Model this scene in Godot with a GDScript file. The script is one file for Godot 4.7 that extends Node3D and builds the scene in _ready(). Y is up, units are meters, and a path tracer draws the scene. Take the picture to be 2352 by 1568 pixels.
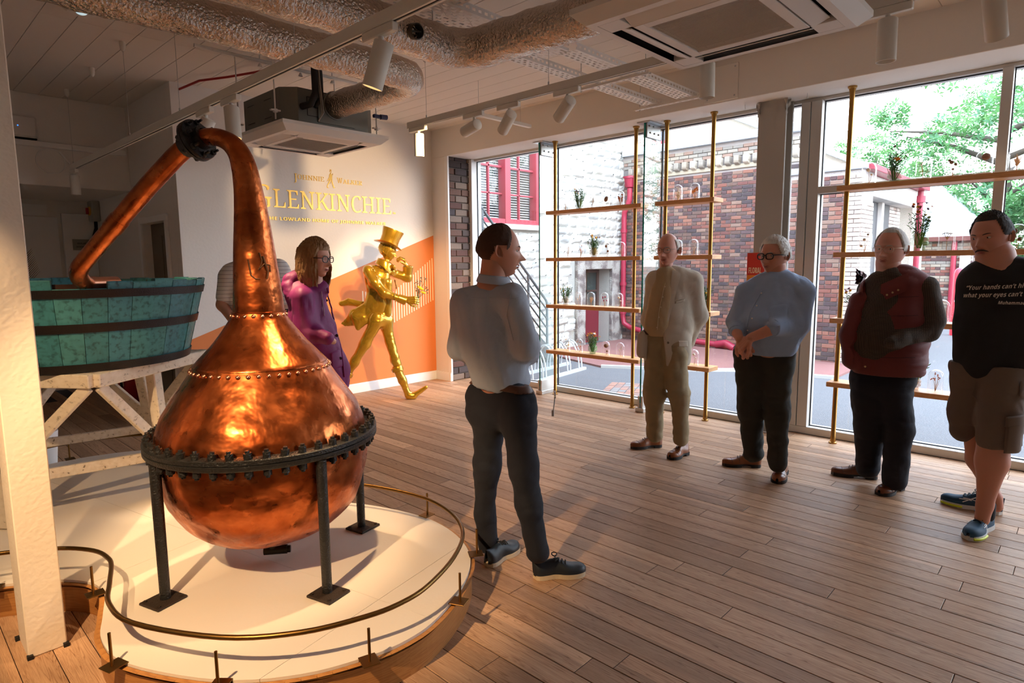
extends Node3D
# A distillery visitor room: copper pot still, tub, visitors and a glazed wall towards a courtyard.
# Axes: +x runs along the logo wall towards the glazing, -z runs along the glazing towards the logo wall, y is up; metres.

var M := {}
var used := {}
var rng := RandomNumberGenerator.new()

# ---------------------------------------------------------------- mesh builder
class MB:
	var v := PackedVector3Array()
	var n := PackedVector3Array()
	var uv := PackedVector2Array()
	var ix := PackedInt32Array()
	var col := PackedColorArray()

	func add(p: Vector3, nn: Vector3, t := Vector2.ZERO) -> int:
		v.append(p); n.append(nn); uv.append(t)
		return v.size() - 1

	func tri(a: int, b: int, c: int) -> void:
		# wound so that the front agrees with the vertex normals
		var f := (v[b] - v[a]).cross(v[c] - v[a])
		if f.dot(n[a] + n[b] + n[c]) > 0.0:
			ix.append(a); ix.append(c); ix.append(b)
		else:
			ix.append(a); ix.append(b); ix.append(c)

	func quad(a: Vector3, b: Vector3, c: Vector3, d: Vector3, nn := Vector3.ZERO, s := Vector2.ONE, o := Vector2.ZERO) -> void:
		var q := nn
		if q == Vector3.ZERO:
			q = (b - a).cross(d - a)
			if q.length_squared() < 1e-16:
				q = (c - b).cross(d - b)
			q = q.normalized()
		var w := a.distance_to(b) * s.x
		var h := a.distance_to(d) * s.y
		var i := add(a, q, o)
		add(b, q, o + Vector2(w, 0)); add(c, q, o + Vector2(w, h)); add(d, q, o + Vector2(0, h))
		tri(i, i + 1, i + 2); tri(i, i + 2, i + 3)

	func box(c: Vector3, s: Vector3, bs := Basis(), bev := 0.0, uvo := Vector2.ZERO) -> void:
		var h := s * 0.5
		var e := minf(bev, minf(h.x, minf(h.y, h.z)) * 0.8)
		for ax in 3:
			for sg in [-1.0, 1.0]:
				var u := (ax + 1) % 3
				var w := (ax + 2) % 3
				var nn := Vector3.ZERO
				nn[ax] = sg
				var ps := []
				for k in 4:
					var p := Vector3.ZERO
					p[ax] = sg * h[ax]
					p[u] = (-1.0 if k == 0 or k == 3 else 1.0) * (h[u] - e)
					p[w] = (-1.0 if k < 2 else 1.0) * (h[w] - e)
					ps.append(c + bs * p)
				# u of the texture follows the longer edge
				if h[u] >= h[w]:
					quad(ps[0], ps[1], ps[2], ps[3], bs * nn, Vector2.ONE, uvo)
				else:
					quad(ps[1], ps[2], ps[3], ps[0], bs * nn, Vector2.ONE, uvo)
		if e <= 0.0:
			return
		for ax in 3:
			var u := (ax + 1) % 3
			var w := (ax + 2) % 3
			for su in [-1.0, 1.0]:
				for sw in [-1.0, 1.0]:
					var ps := []
					for k in 4:
						var p := Vector3.ZERO
						p[ax] = (-1.0 if k == 0 or k == 3 else 1.0) * (h[ax] - e)
						p[u] = su * (h[u] if k < 2 else h[u] - e)
						p[w] = sw * (h[w] - e if k < 2 else h[w])
						ps.append(c + bs * p)
					var nn := Vector3.ZERO
					nn[u] = su; nn[w] = sw
					quad(ps[0], ps[1], ps[2], ps[3], (bs * nn).normalized(), Vector2.ONE, uvo)
		for sx in [-1.0, 1.0]:
			for sy in [-1.0, 1.0]:
				for sz in [-1.0, 1.0]:
					var nn := (bs * Vector3(sx, sy, sz)).normalized()
					var i := add(c + bs * Vector3(sx * h.x, sy * (h.y - e), sz * (h.z - e)), nn, uvo)
					add(c + bs * Vector3(sx * (h.x - e), sy * h.y, sz * (h.z - e)), nn, uvo)
					add(c + bs * Vector3(sx * (h.x - e), sy * (h.y - e), sz * h.z), nn, uvo)
					tri(i, i + 1, i + 2)

	func box2(lo: Vector3, hi: Vector3, bev := 0.0) -> void:
		box((lo + hi) * 0.5, (hi - lo).abs(), Basis(), bev)

	func bar(a: Vector3, b: Vector3, w: float, d: float, up := Vector3.UP, bev := 0.0) -> void:
		# a rectangular bar from a to b, w across, d along «up»
		var z := (b - a).normalized()
		var x := up.cross(z)
		if x.length() < 1e-4:
			x = Vector3.RIGHT.cross(z)
		x = x.normalized()
		var y := z.cross(x)
		box((a + b) * 0.5, Vector3(w, d, a.distance_to(b)), Basis(x, y, z), bev)

	func tube(ps: Array, rs, sides := 12, caps := true, squash := Vector2.ONE, up := Vector3.UP) -> void:
		var k := ps.size()
		var x := Vector3.ZERO
		var prev := -1
		var along := 0.0
		for i in k:
			var t: Vector3 = (ps[mini(i + 1, k - 1)] - ps[maxi(i - 1, 0)]).normalized()
			if i == 0:
				x = up.cross(t)
				if x.length() < 0.01:
					x = Vector3.RIGHT.cross(t)
			x = (x - t * x.dot(t)).normalized()
			var y := t.cross(x)
			var r: float = rs if rs is float else rs[i]
			if i > 0:
				along += ps[i].distance_to(ps[i - 1])
			var start := v.size()
			for j in sides + 1:
				var a := TAU * j / sides
				var d := x * cos(a) * squash.x + y * sin(a) * squash.y
				var nn := (x * cos(a) / squash.x + y * sin(a) / squash.y).normalized()
				add(ps[i] + d * r, nn, Vector2(float(j) / sides, along))
			if prev >= 0:
				for j in sides:
					tri(prev + j, prev + j + 1, start + j + 1)
					tri(prev + j, start + j + 1, start + j)
			prev = start
			if caps and (i == 0 or i == k - 1):
				var nn := -t if i == 0 else t
				var c := add(ps[i], nn)
				var f := v.size()
				for j in sides + 1:
					add(v[start + j], nn)
				for j in sides:
					tri(c, f + j, f + j + 1)

	func cyl(a: Vector3, b: Vector3, r: float, sides := 14, r2 := -1.0) -> void:
		tube([a, b], [r, r2 if r2 >= 0.0 else r], sides)

	func lathe(pr: Array, seg := 32, xf := Transform3D(), a0 := 0.0, a1 := TAU, sharp := 0.7) -> void:
		# pr: Vector2(radius, height) from bottom to top on the outside
		var k := pr.size()
		var ns := []
		for i in k - 1:
			var d: Vector2 = pr[i + 1] - pr[i]
			ns.append(Vector2(d.y, -d.x).normalized())
		var along := 0.0
		for i in k - 1:
			var na: Vector2 = ns[i]
			var nb: Vector2 = ns[i]
			if i > 0 and ns[i - 1].dot(ns[i]) > sharp:
				na = (ns[i - 1] + ns[i]).normalized()
			if i < k - 2 and ns[i + 1].dot(ns[i]) > sharp:
				nb = (ns[i + 1] + ns[i]).normalized()
			var l: float = pr[i].distance_to(pr[i + 1])
			if l < 1e-7:
				continue
			var s := v.size()
			for j in seg + 1:
				var a := a0 + (a1 - a0) * j / seg
				var cs := cos(a)
				var sn := sin(a)
				add(xf * Vector3(pr[i].x * cs, pr[i].y, pr[i].x * sn), (xf.basis * Vector3(na.x * cs, na.y, na.x * sn)).normalized(), Vector2(float(j) / seg, along))
				add(xf * Vector3(pr[i + 1].x * cs, pr[i + 1].y, pr[i + 1].x * sn), (xf.basis * Vector3(nb.x * cs, nb.y, nb.x * sn)).normalized(), Vector2(float(j) / seg, along + l))
			along += l
			for j in seg:
				tri(s + 2 * j, s + 2 * j + 1, s + 2 * j + 3)
				tri(s + 2 * j, s + 2 * j + 3, s + 2 * j + 2)

	func grid(nu: int, nv: int, f: Callable, out_from := Vector3.INF, flip := false) -> void:
		# a smooth sheet of points f(u, v), u and v from 0 to 1
		var s := v.size()
		for i in nu + 1:
			for j in nv + 1:
				add(f.call(float(i) / nu, float(j) / nv), Vector3.ZERO, Vector2(float(i) / nu, float(j) / nv))
		var w := nv + 1
		for i in nu + 1:
			for j in nv + 1:
				var a := v[s + mini(i + 1, nu) * w + j] - v[s + maxi(i - 1, 0) * w + j]
				var b := v[s + i * w + mini(j + 1, nv)] - v[s + i * w + maxi(j - 1, 0)]
				var q := a.cross(b)
				if q.length_squared() < 1e-16:
					q = v[s + i * w + j] - (out_from if out_from != Vector3.INF else Vector3.ZERO)
				q = q.normalized() * (-1.0 if flip else 1.0)
				n[s + i * w + j] = q
		if out_from != Vector3.INF:
			var m := s + (nu / 2) * w + nv / 2
			if n[m].dot(v[m] - out_from) < 0.0:
				for i in range(s, v.size()):
					n[i] = -n[i]
		for i in nu:
			for j in nv:
				var a := s + i * w + j
				tri(a, a + 1, a + w + 1); tri(a, a + w + 1, a + w)

	func weld_seam(s: int, nu: int, nv: int) -> void:
		# makes the normals agree where a grid closes on itself along u
		var w := nv + 1
		for j in w:
			var q := (n[s + j] + n[s + nu * w + j]).normalized()
			n[s + j] = q
			n[s + nu * w + j] = q

	func ball(c: Vector3, r: Vector3, seg := 12, rings := 8, bs := Basis()) -> void:
		var s := v.size()
		for i in rings + 1:
			var p := PI * i / rings
			for j in seg + 1:
				var a := TAU * j / seg
				var d := Vector3(sin(p) * cos(a), cos(p), sin(p) * sin(a))
				add(c + bs * (d * r), (bs * (d / r)).normalized(), Vector2(float(j) / seg, float(i) / rings))
		for i in rings:
			for j in seg:
				var a := s + i * (seg + 1) + j
				if i > 0:
					tri(a, a + 1, a + seg + 2)
				if i < rings - 1:
					tri(a, a + seg + 2, a + seg + 1)

	func prism(poly: PackedVector2Array, depth: float, xf: Transform3D, bottom := true) -> void:
		# a flat outline in xy pushed along z from 0 to depth
		var ids := Geometry2D.triangulate_polygon(poly)
		for side in ([0, 1] if bottom else [1]):
			var nn := (xf.basis * Vector3(0, 0, 1 if side == 1 else -1)).normalized()
			var s := v.size()
			for p in poly:
				add(xf * Vector3(p.x, p.y, depth if side == 1 else 0.0), nn, p)
			for i in range(0, ids.size(), 3):
				tri(s + ids[i], s + ids[i + 1], s + ids[i + 2])
		var k := poly.size()
		var area := 0.0
		for i in k:
			area += poly[i].cross(poly[(i + 1) % k])
		for i in k:
			var a := poly[i]
			var b := poly[(i + 1) % k]
			var e := (b - a) * signf(area)
			var nn := (xf.basis * Vector3(e.y, -e.x, 0)).normalized()
			quad(xf * Vector3(a.x, a.y, 0), xf * Vector3(b.x, b.y, 0), xf * Vector3(b.x, b.y, depth), xf * Vector3(a.x, a.y, depth), nn)

	func join(o: MB, xf := Transform3D()) -> void:
		var s := v.size()
		for i in o.v.size():
			add(xf * o.v[i], (xf.basis * o.n[i]).normalized(), o.uv[i])
		for i in o.ix:
			ix.append(s + i)

	func mesh() -> ArrayMesh:
		var m := ArrayMesh.new()
		if ix.is_empty():
			return m
		var a := []
		a.resize(Mesh.ARRAY_MAX)
		a[Mesh.ARRAY_VERTEX] = v; a[Mesh.ARRAY_NORMAL] = n; a[Mesh.ARRAY_TEX_UV] = uv; a[Mesh.ARRAY_INDEX] = ix
		if col.size() == v.size():
			a[Mesh.ARRAY_COLOR] = col
		m.add_surface_from_arrays(Mesh.PRIMITIVE_TRIANGLES, a)
		return m

# ---------------------------------------------------------------- nodes
func numbered(called: String) -> String:
	if not used.has(called):
		used[called] = 0
		return called
	used[called] += 1
	return "%s_%03d" % [called, used[called]]

func tag(o: Node3D, label: String, category: String, group := "") -> Node3D:
	o.set_meta("label", label)
	o.set_meta("category", category)
	if group:
		o.set_meta("group", group)
	return o

func thing(called: String, label: String, category: String, at := Vector3.ZERO, turn := 0.0, group := "") -> Node3D:
	var o := Node3D.new()
	o.name = numbered(called)
	add_child(o, true)
	o.position = at
	o.rotation.y = turn
	return tag(o, label, category, group)

func part(parent: Node3D, called: String, b, m: Material, at := Vector3.ZERO) -> MeshInstance3D:
	var o := MeshInstance3D.new()
	o.name = called
	o.mesh = b.mesh() if b is MB else b
	o.material_override = m
	o.position = at
	parent.add_child(o, true)
	return o

func single(called: String, label: String, category: String, b, m: Material, group := "") -> MeshInstance3D:
	var o := part(self, numbered(called), b, m)
	tag(o, label, category, group)
	return o

func struct(called: String, b, m: Material, parent: Node3D = null) -> MeshInstance3D:
	var o := part(parent if parent else self, called, b, m)
	if parent == null:
		o.set_meta("kind", "structure")
	return o

func stuff(o: Node3D) -> Node3D:
	o.set_meta("kind", "stuff")
	return o

func swarm(parent: Node3D, called: String, me: Mesh, m: Material, xs: Array) -> MultiMeshInstance3D:
	var mm := MultiMesh.new()
	mm.transform_format = MultiMesh.TRANSFORM_3D
	mm.mesh = me
	mm.instance_count = xs.size()
	for i in xs.size():
		mm.set_instance_transform(i, xs[i])
	var o := MultiMeshInstance3D.new()
	o.name = called
	o.multimesh = mm
	o.material_override = m
	parent.add_child(o, true)
	stuff(o)
	return o

func dup(o: Node3D, label := "", at = null) -> Node3D:
	var c := o.duplicate()
	c.name = numbered(String(o.name).rstrip("0123456789").trim_suffix("_"))
	add_child(c, true)
	if label:
		c.set_meta("label", label)
	if at != null:
		c.position = at
	return c

# ---------------------------------------------------------------- materials
func mat(c: Color, rough := 0.6, metal := 0.0) -> StandardMaterial3D:
	var m := StandardMaterial3D.new()
	m.albedo_color = c
	m.roughness = rough
	m.metallic = metal
	return m

func rgb(r: int, g: int, b: int) -> Color:
	return Color(r / 255.0, g / 255.0, b / 255.0)

func noise(kind: int, freq: float, octaves := 4, sd := 1) -> FastNoiseLite:
	var f := FastNoiseLite.new()
	f.noise_type = kind
	f.frequency = freq
	f.fractal_octaves = octaves
	f.seed = sd
	return f

func ntex(f: FastNoiseLite, size := 256, ramp: Gradient = null, seamless := true) -> Texture2D:
	var t := NoiseTexture2D.new()
	t.noise = f
	t.width = size
	t.height = size
	t.seamless = seamless
	if ramp:
		t.color_ramp = ramp
	return t

func ramp(cs: Array, at: Array) -> Gradient:
	var g := Gradient.new()
	g.colors = PackedColorArray(cs)
	g.offsets = PackedFloat32Array(at)
	return g

func tri(m: StandardMaterial3D, s: float, world := true) -> StandardMaterial3D:
	m.uv1_triplanar = true
	m.uv1_world_triplanar = world
	m.uv1_scale = Vector3.ONE * s
	return m

func bump(m: StandardMaterial3D, t: Texture2D, cm: float) -> StandardMaterial3D:
	m.heightmap_enabled = true
	m.heightmap_texture = t
	m.heightmap_scale = cm
	return m

func glass(c: Color, a := 0.03) -> StandardMaterial3D:
	var m := mat(Color(c.r, c.g, c.b, a), 0.0)
	m.transparency = BaseMaterial3D.TRANSPARENCY_ALPHA
	m.cull_mode = BaseMaterial3D.CULL_DISABLED
	return m

func wood_image(w: int, h: int, light: Color, dark: Color, zones: int, sd: int) -> ImageTexture:
	# boards lying side by side along x; the year rings are nested arches
	var im := Image.create(w, h, false, Image.FORMAT_RGB8)
	var f1 := noise(FastNoiseLite.TYPE_SIMPLEX_SMOOTH, 0.004, 3, sd)
	var f2 := noise(FastNoiseLite.TYPE_SIMPLEX, 0.05, 2, sd + 1)
	var r := RandomNumberGenerator.new()
	r.seed = sd
	var zc := []
	for z in zones:
		zc.append([r.randf_range(0.2, 0.8), r.randf_range(2.0, 9.0) * (1 if r.randf() < 0.5 else -1), r.randf_range(4.0, 16.0), r.randf_range(0, 9), r.randf_range(0.92, 1.06)])
	for y in h:
		var zi := y * zones / h
		var z: Array = zc[zi]
		var q: float = float(y) / h * zones - zi - z[0]
		for x in w:
			var u := float(x) / w
			var nlow := f1.get_noise_2d(x * 0.7 + zi * 977, y * 4.0)
			var t: float = q * q * z[2] * 3.0 + u * z[1] + nlow * 2.6 + z[3]
			var fr := t * 2.2 - floorf(t * 2.2)
			var ring := smoothstep(0.55, 0.93, fr) * (1.0 - smoothstep(0.93, 1.0, fr))
			var pore := f2.get_noise_2d(x * 0.35, y * 9.0)
			var k := clampf(0.12 + ring * (0.55 + 0.35 * nlow) + maxf(0.0, pore - 0.1) * 0.55 + nlow * 0.12, 0.0, 1.0)
			var c: Color = light.lerp(dark, k) * z[4]
			im.set_pixel(x, y, Color(minf(c.r, 1), minf(c.g, 1), minf(c.b, 1)))
	return ImageTexture.create_from_image(im)

func _ready() -> void:
	rng.seed = 7
	setup_view()
	make_materials()
	build_shell()
	build_floor()
	build_ceiling()
	build_glazing()
	build_logo_wall()
	build_recess()
	build_platform()
	build_still()
	build_tub()
	build_shelving()
	build_services()
	build_lamps()
	build_people()
	build_outside()

func setup_view() -> void:
	var cam := Camera3D.new()
	cam.name = "camera"
	add_child(cam)
	cam.position = Vector3(0, 1.55, 0)
	cam.rotation = Vector3(-0.1229319, -0.8114708, -0.0090419)
	cam.fov = 57.815
	cam.near = 0.05
	cam.far = 300.0
	cam.current = true
	var e := Environment.new()
	var sky := Sky.new()
	var sm := ProceduralSkyMaterial.new()
	sm.sky_top_color = Color(0.80, 0.87, 0.96)
	sm.sky_horizon_color = Color(0.97, 0.98, 1.0)
	sm.sky_curve = 0.2
	sm.ground_bottom_color = Color(0.45, 0.45, 0.44)
	sm.ground_horizon_color = Color(0.6, 0.6, 0.6)
	sm.sky_energy_multiplier = 1.0
	sky.sky_material = sm
	e.background_mode = Environment.BG_SKY
	e.sky = sky
	e.background_energy_multiplier = 10.0
	e.tonemap_mode = Environment.TONE_MAPPER_LINEAR
	e.tonemap_exposure = 1.12
	e.sdfgi_enabled = true
	e.ssao_enabled = true
	e.ssil_enabled = true
	var w := WorldEnvironment.new()
	w.name = "world_environment"
	w.environment = e
	add_child(w)

func spot(called: String, at: Vector3, to: Vector3, energy: float, angle: float, c: Color, size := 0.03, soft := 0.5) -> void:
	var l := SpotLight3D.new()
	l.name = called
	add_child(l, true)
	l.look_at_from_position(at, to, Vector3.UP if absf((to - at).normalized().y) < 0.98 else Vector3.RIGHT)
	l.light_energy = energy
	l.spot_angle = angle
	l.spot_angle_attenuation = soft
	l.spot_range = 14.0
	l.spot_attenuation = 2.0
	l.light_color = c
	l.light_size = size
	l.shadow_enabled = true

func make_materials() -> void:
	var plaster := ntex(noise(FastNoiseLite.TYPE_SIMPLEX, 0.08, 3, 5), 256)
	M.wall = bump(tri(mat(rgb(232, 226, 218), 0.85), 1.2), plaster, 0.06)
	M.ceil = mat(rgb(226, 218, 208), 0.8)
	M.dark_gap = mat(rgb(96, 84, 74), 0.95)
	M.column = bump(tri(mat(rgb(224, 208, 188), 0.8), 1.6), plaster, 0.1)
	M.white_trim = mat(rgb(238, 236, 232), 0.5)
	M.orange = mat(rgb(224, 128, 62), 0.6)
	M.cream = mat(rgb(250, 226, 190), 0.6)
	M.gold_leaf = mat(rgb(196, 150, 74), 0.28, 1.0)
	var light := rgb(214, 174, 138)
	var dark := rgb(150, 108, 76)
	var wt := wood_image(1024, 512, light, dark, 4, 11)
	var wt2 := wood_image(1024, 512, rgb(204, 166, 132), rgb(142, 102, 72), 4, 23)
	M.planks = []
	for t in [wt, wt2]:
		for tint in [Color(1, 1, 1), Color(0.9, 0.885, 0.87)]:
			var m := mat(tint, 0.48)
			m.albedo_texture = t
			m.metallic_specular = 0.38
			M.planks.append(m)
	M.plank_gap = mat(rgb(52, 36, 26), 0.9)
	var oak := mat(rgb(228, 176, 120), 0.45)
	oak.albedo_texture = wood_image(512, 256, Color(1.0, 0.97, 0.92), Color(0.84, 0.74, 0.64), 2, 41)
	oak.uv1_scale = Vector3(0.5, 1.6, 1)
	M.oak = oak
	var veneer := mat(rgb(190, 138, 82), 0.42)
	veneer.albedo_texture = oak.albedo_texture
	veneer.uv1_scale = Vector3(0.4, 1.3, 1)
	M.veneer = veneer
	M.alu = mat(rgb(205, 200, 192), 0.42, 0.35)
	M.steel_paint = bump(tri(mat(rgb(176, 170, 160), 0.5), 3.0), plaster, 0.03)
	M.gasket = mat(rgb(30, 30, 32), 0.6)
	M.glass = glass(Color(0.93, 1.0, 0.97), 0.015)
	M.fin = glass(Color(0.8, 0.97, 0.92), 0.07)
	M.fin_edge = mat(rgb(20, 132, 118), 0.15)
	M.fin_edge.emission_enabled = false
	M.satin_steel = mat(rgb(190, 190, 188), 0.35, 0.85)
	M.brass = mat(rgb(170, 128, 68), 0.33, 1.0)
	M.brass_dark = mat(rgb(134, 100, 54), 0.36, 1.0)
	M.top_white = bump(tri(mat(rgb(226, 214, 198), 0.55), 2.0), plaster, 0.02)
	var cn := noise(FastNoiseLite.TYPE_SIMPLEX_SMOOTH, 0.012, 5, 9)
	var copper := mat(Color.WHITE, 0.3, 1.0)
	copper.albedo_texture = ntex(cn, 512, ramp([rgb(108, 50, 22), rgb(176, 90, 46), rgb(206, 116, 66), rgb(150, 74, 36)], [0.0, 0.42, 0.66, 1.0]))
	copper.roughness_texture = ntex(noise(FastNoiseLite.TYPE_SIMPLEX, 0.02, 4, 12), 512, ramp([Color(0.5, 0.5, 0.5), Color(0.85, 0.85, 0.85)], [0.2, 0.9]))
	copper.roughness = 0.46
	tri(copper, 0.9, false)
	bump(copper, ntex(noise(FastNoiseLite.TYPE_SIMPLEX_SMOOTH, 0.03, 3, 77), 512), 0.32)
	M.copper = copper
	M.copper_pale = tri(mat(rgb(214, 150, 120), 0.28, 1.0), 1.0, false)
	M.patina = mat(rgb(58, 52, 40), 0.7, 0.5)
	M.scar = mat(rgb(70, 44, 26), 0.55, 0.7)
	M.iron = bump(tri(mat(rgb(22, 21, 20), 0.42), 5.0), ntex(noise(FastNoiseLite.TYPE_SIMPLEX, 0.06, 4, 31), 256), 0.25)
	M.iron.metallic_specular = 0.55
	M.rust_iron = bump(tri(mat(rgb(56, 44, 34), 0.6, 0.4), 6.0), plaster, 0.2)
	M.teal = []
	for c in [rgb(72, 138, 140), rgb(62, 128, 134), rgb(82, 148, 150), rgb(66, 132, 144)]:
		var m := mat(c, 0.42)
		m.albedo_texture = ntex(noise(FastNoiseLite.TYPE_SIMPLEX, 0.05, 5, 3), 256, ramp([Color(0.55, 0.55, 0.55), Color(0.95, 0.95, 0.95), Color.WHITE], [0.12, 0.4, 1.0]))
		tri(m, 1.7)
		bump(m, M.iron.heightmap_texture, 0.12)
		M.teal.append(m)
	M.stave_inside = mat(rgb(64, 34, 22), 0.7)
	M.hoop = bump(tri(mat(rgb(22, 17, 16), 0.38), 6.0), M.iron.heightmap_texture, 0.15)
	M.old_white = mat(rgb(232, 220, 202), 0.6)
	M.old_white.albedo_texture = ntex(noise(FastNoiseLite.TYPE_SIMPLEX, 0.03, 5, 21), 512, ramp([rgb(96, 80, 62), rgb(236, 230, 220), Color.WHITE], [0.1, 0.2, 1.0]))
	tri(M.old_white, 1.3)
	bump(M.old_white, plaster, 0.12)
	M.gold = mat(rgb(206, 160, 42), 0.22, 0.72)
	M.gold.clearcoat_enabled = true
	M.gold.clearcoat = 0.8
	M.gold.clearcoat_roughness = 0.08
	var foil := mat(rgb(206, 190, 174), 0.22, 1.0)
	tri(foil, 2.2, true)
	bump(foil, ntex(noise(FastNoiseLite.TYPE_SIMPLEX, 0.035, 5, 88), 512), 1.1)
	M.foil = foil
	M.galv = bump(tri(mat(rgb(120, 120, 112), 0.5, 0.6), 4.0), plaster, 0.03)
	M.ac_white = mat(rgb(226, 220, 212), 0.5)
	M.ac_grille = mat(rgb(176, 166, 156), 0.6)
	M.dark = mat(rgb(24, 22, 20), 0.8)
	M.black = mat(rgb(14, 14, 14), 0.6)
	M.tray = mat(rgb(228, 222, 214), 0.5)
	M.lamp_body = mat(rgb(226, 220, 208), 0.5)
	M.glow = mat(rgb(255, 236, 200), 0.4)
	M.glow.emission_enabled = true
	M.glow.emission = rgb(255, 214, 150)
	M.glow.emission_energy_multiplier = 6.0
	M.red_cable = mat(rgb(160, 26, 24), 0.5)
	M.red = mat(rgb(168, 22, 24), 0.35)
	M.dome = glass(Color(1, 1, 1), 0.03)
	M.door_paint = mat(rgb(116, 104, 84), 0.6)

# ---------------------------------------------------------------- the shell
const CEIL := 3.315
const SOFFIT := 2.955

func build_shell() -> void:
	var b := MB.new()
	b.box2(Vector3(-2.7, -0.3, -10.0), Vector3(5.95, -0.014, 2.7))
	struct("floor", b, M.plank_gap)
	b = MB.new()
	b.box2(Vector3(-2.75, CEIL + 0.012, -10.0), Vector3(6.1, CEIL + 0.3, 2.75))
	struct("ceiling", b, M.dark_gap)
	# the end walls behind the camera
	b = MB.new()
	b.box2(Vector3(-2.75, 0, -10.0), Vector3(-2.6, CEIL + 0.02, 2.75))
	struct("wall_left", b, M.wall)
	b = MB.new()
	b.box2(Vector3(-2.6, 0, 2.6), Vector3(5.95, CEIL + 0.02, 2.75))
	struct("wall_rear", b, M.wall)
	# downstand over the glazing and the pier in the corner
	b = MB.new()
	b.box2(Vector3(5.40, SOFFIT, -6.57), Vector3(6.1, CEIL + 0.02, 2.6), 0.004)
	var beam := struct("wall_right", b, M.wall)
	b = MB.new()
	b.box2(Vector3(0, 0, 0), Vector3(0.012, 0.30, 0.31), 0.004)
	var hatch := part(beam, "access_panel", b, M.wall, Vector3(5.389, 2.967, -2.71))
	b = MB.new()
	for y in [0.03, 0.27]:
		for z in [0.03, 0.28]:
			b.lathe([Vector2(0.0, 0.0), Vector2(0.008, 0.0), Vector2(0.006, 0.004), Vector2(0, 0.005)], 10, Transform3D(Basis(Vector3.BACK, PI / 2), Vector3(0.0, y, z)))
	part(hatch, "screw", b, M.satin_steel)
	b = MB.new()
	b.box2(Vector3(5.40, 0, -6.80), Vector3(5.95, SOFFIT, -6.305), 0.003)
	struct("wall_pier", b, M.wall)
	b = MB.new()
	b.box2(Vector3(5.395, 0, -6.305), Vector3(5.425, SOFFIT, -6.25), 0.002)
	struct("trim_1", b, M.white_trim)
	# raw brick in the window reveal
	b = MB.new()
	b.box2(Vector3(5.425, 0, -6.305), Vector3(5.86, SOFFIT, -6.275))
	var reveal := struct("wall_reveal", b, mat(rgb(120, 108, 98), 0.95))
	var ms := []
	for c in [rgb(92, 62, 54), rgb(72, 62, 62), rgb(108, 78, 66), rgb(66, 56, 54), rgb(128, 108, 94), rgb(86, 72, 66)]:
		ms.append(bump(tri(mat(c, 0.9), 5.0), M.iron.heightmap_texture, 0.4))
	var r := 0
	var y := 0.0
	while y < SOFFIT - 0.01:
		var z := 5.425 if r % 2 == 0 else 5.425 - 0.11
		while z < 5.86:
			var lo := maxf(z, 5.427)
			var hi := minf(z + 0.205, 5.858)
			if hi - lo > 0.03:
				b = MB.new()
				b.box2(Vector3(lo, y + 0.006, -6.285), Vector3(hi, minf(y + 0.082, SOFFIT), -6.258 + rng.randf() * 0.012), 0.005)
				part(reveal, "brick", b, ms[rng.randi() % 6])
			z += 0.217
		y += 0.088
		r += 1
	# the column in the foreground
	b = MB.new()
	b.box2(Vector3(0.33, 0.0, -3.20), Vector3(0.46, CEIL, -3.0), 0.004)
	var colm := struct("column", b, M.column)
	b = MB.new()
	for p in [Vector3(0.335, 0.008, -2.995), Vector3(0.455, 0.008, -2.995), Vector3(0.325, 0.008, -3.195)]:
		b.box(p, Vector3(0.02, 0.016, 0.02))
	part(colm, "floor_fixing", b, M.black)

func seen_from_camera(p: Vector3) -> float:
	# distance to the viewer, or a large number outside the view
	var cam: Camera3D = get_node("camera")
	var q := cam.transform.affine_inverse() * p
	if q.z > -0.2:
		return 1e6
	var ty := tan(deg_to_rad(cam.fov / 2)) * 1.08
	if absf(q.y / q.z) > ty or absf(q.x / q.z) > ty * 1.5:
		return 1e5 + q.length()
	return q.length()

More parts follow.
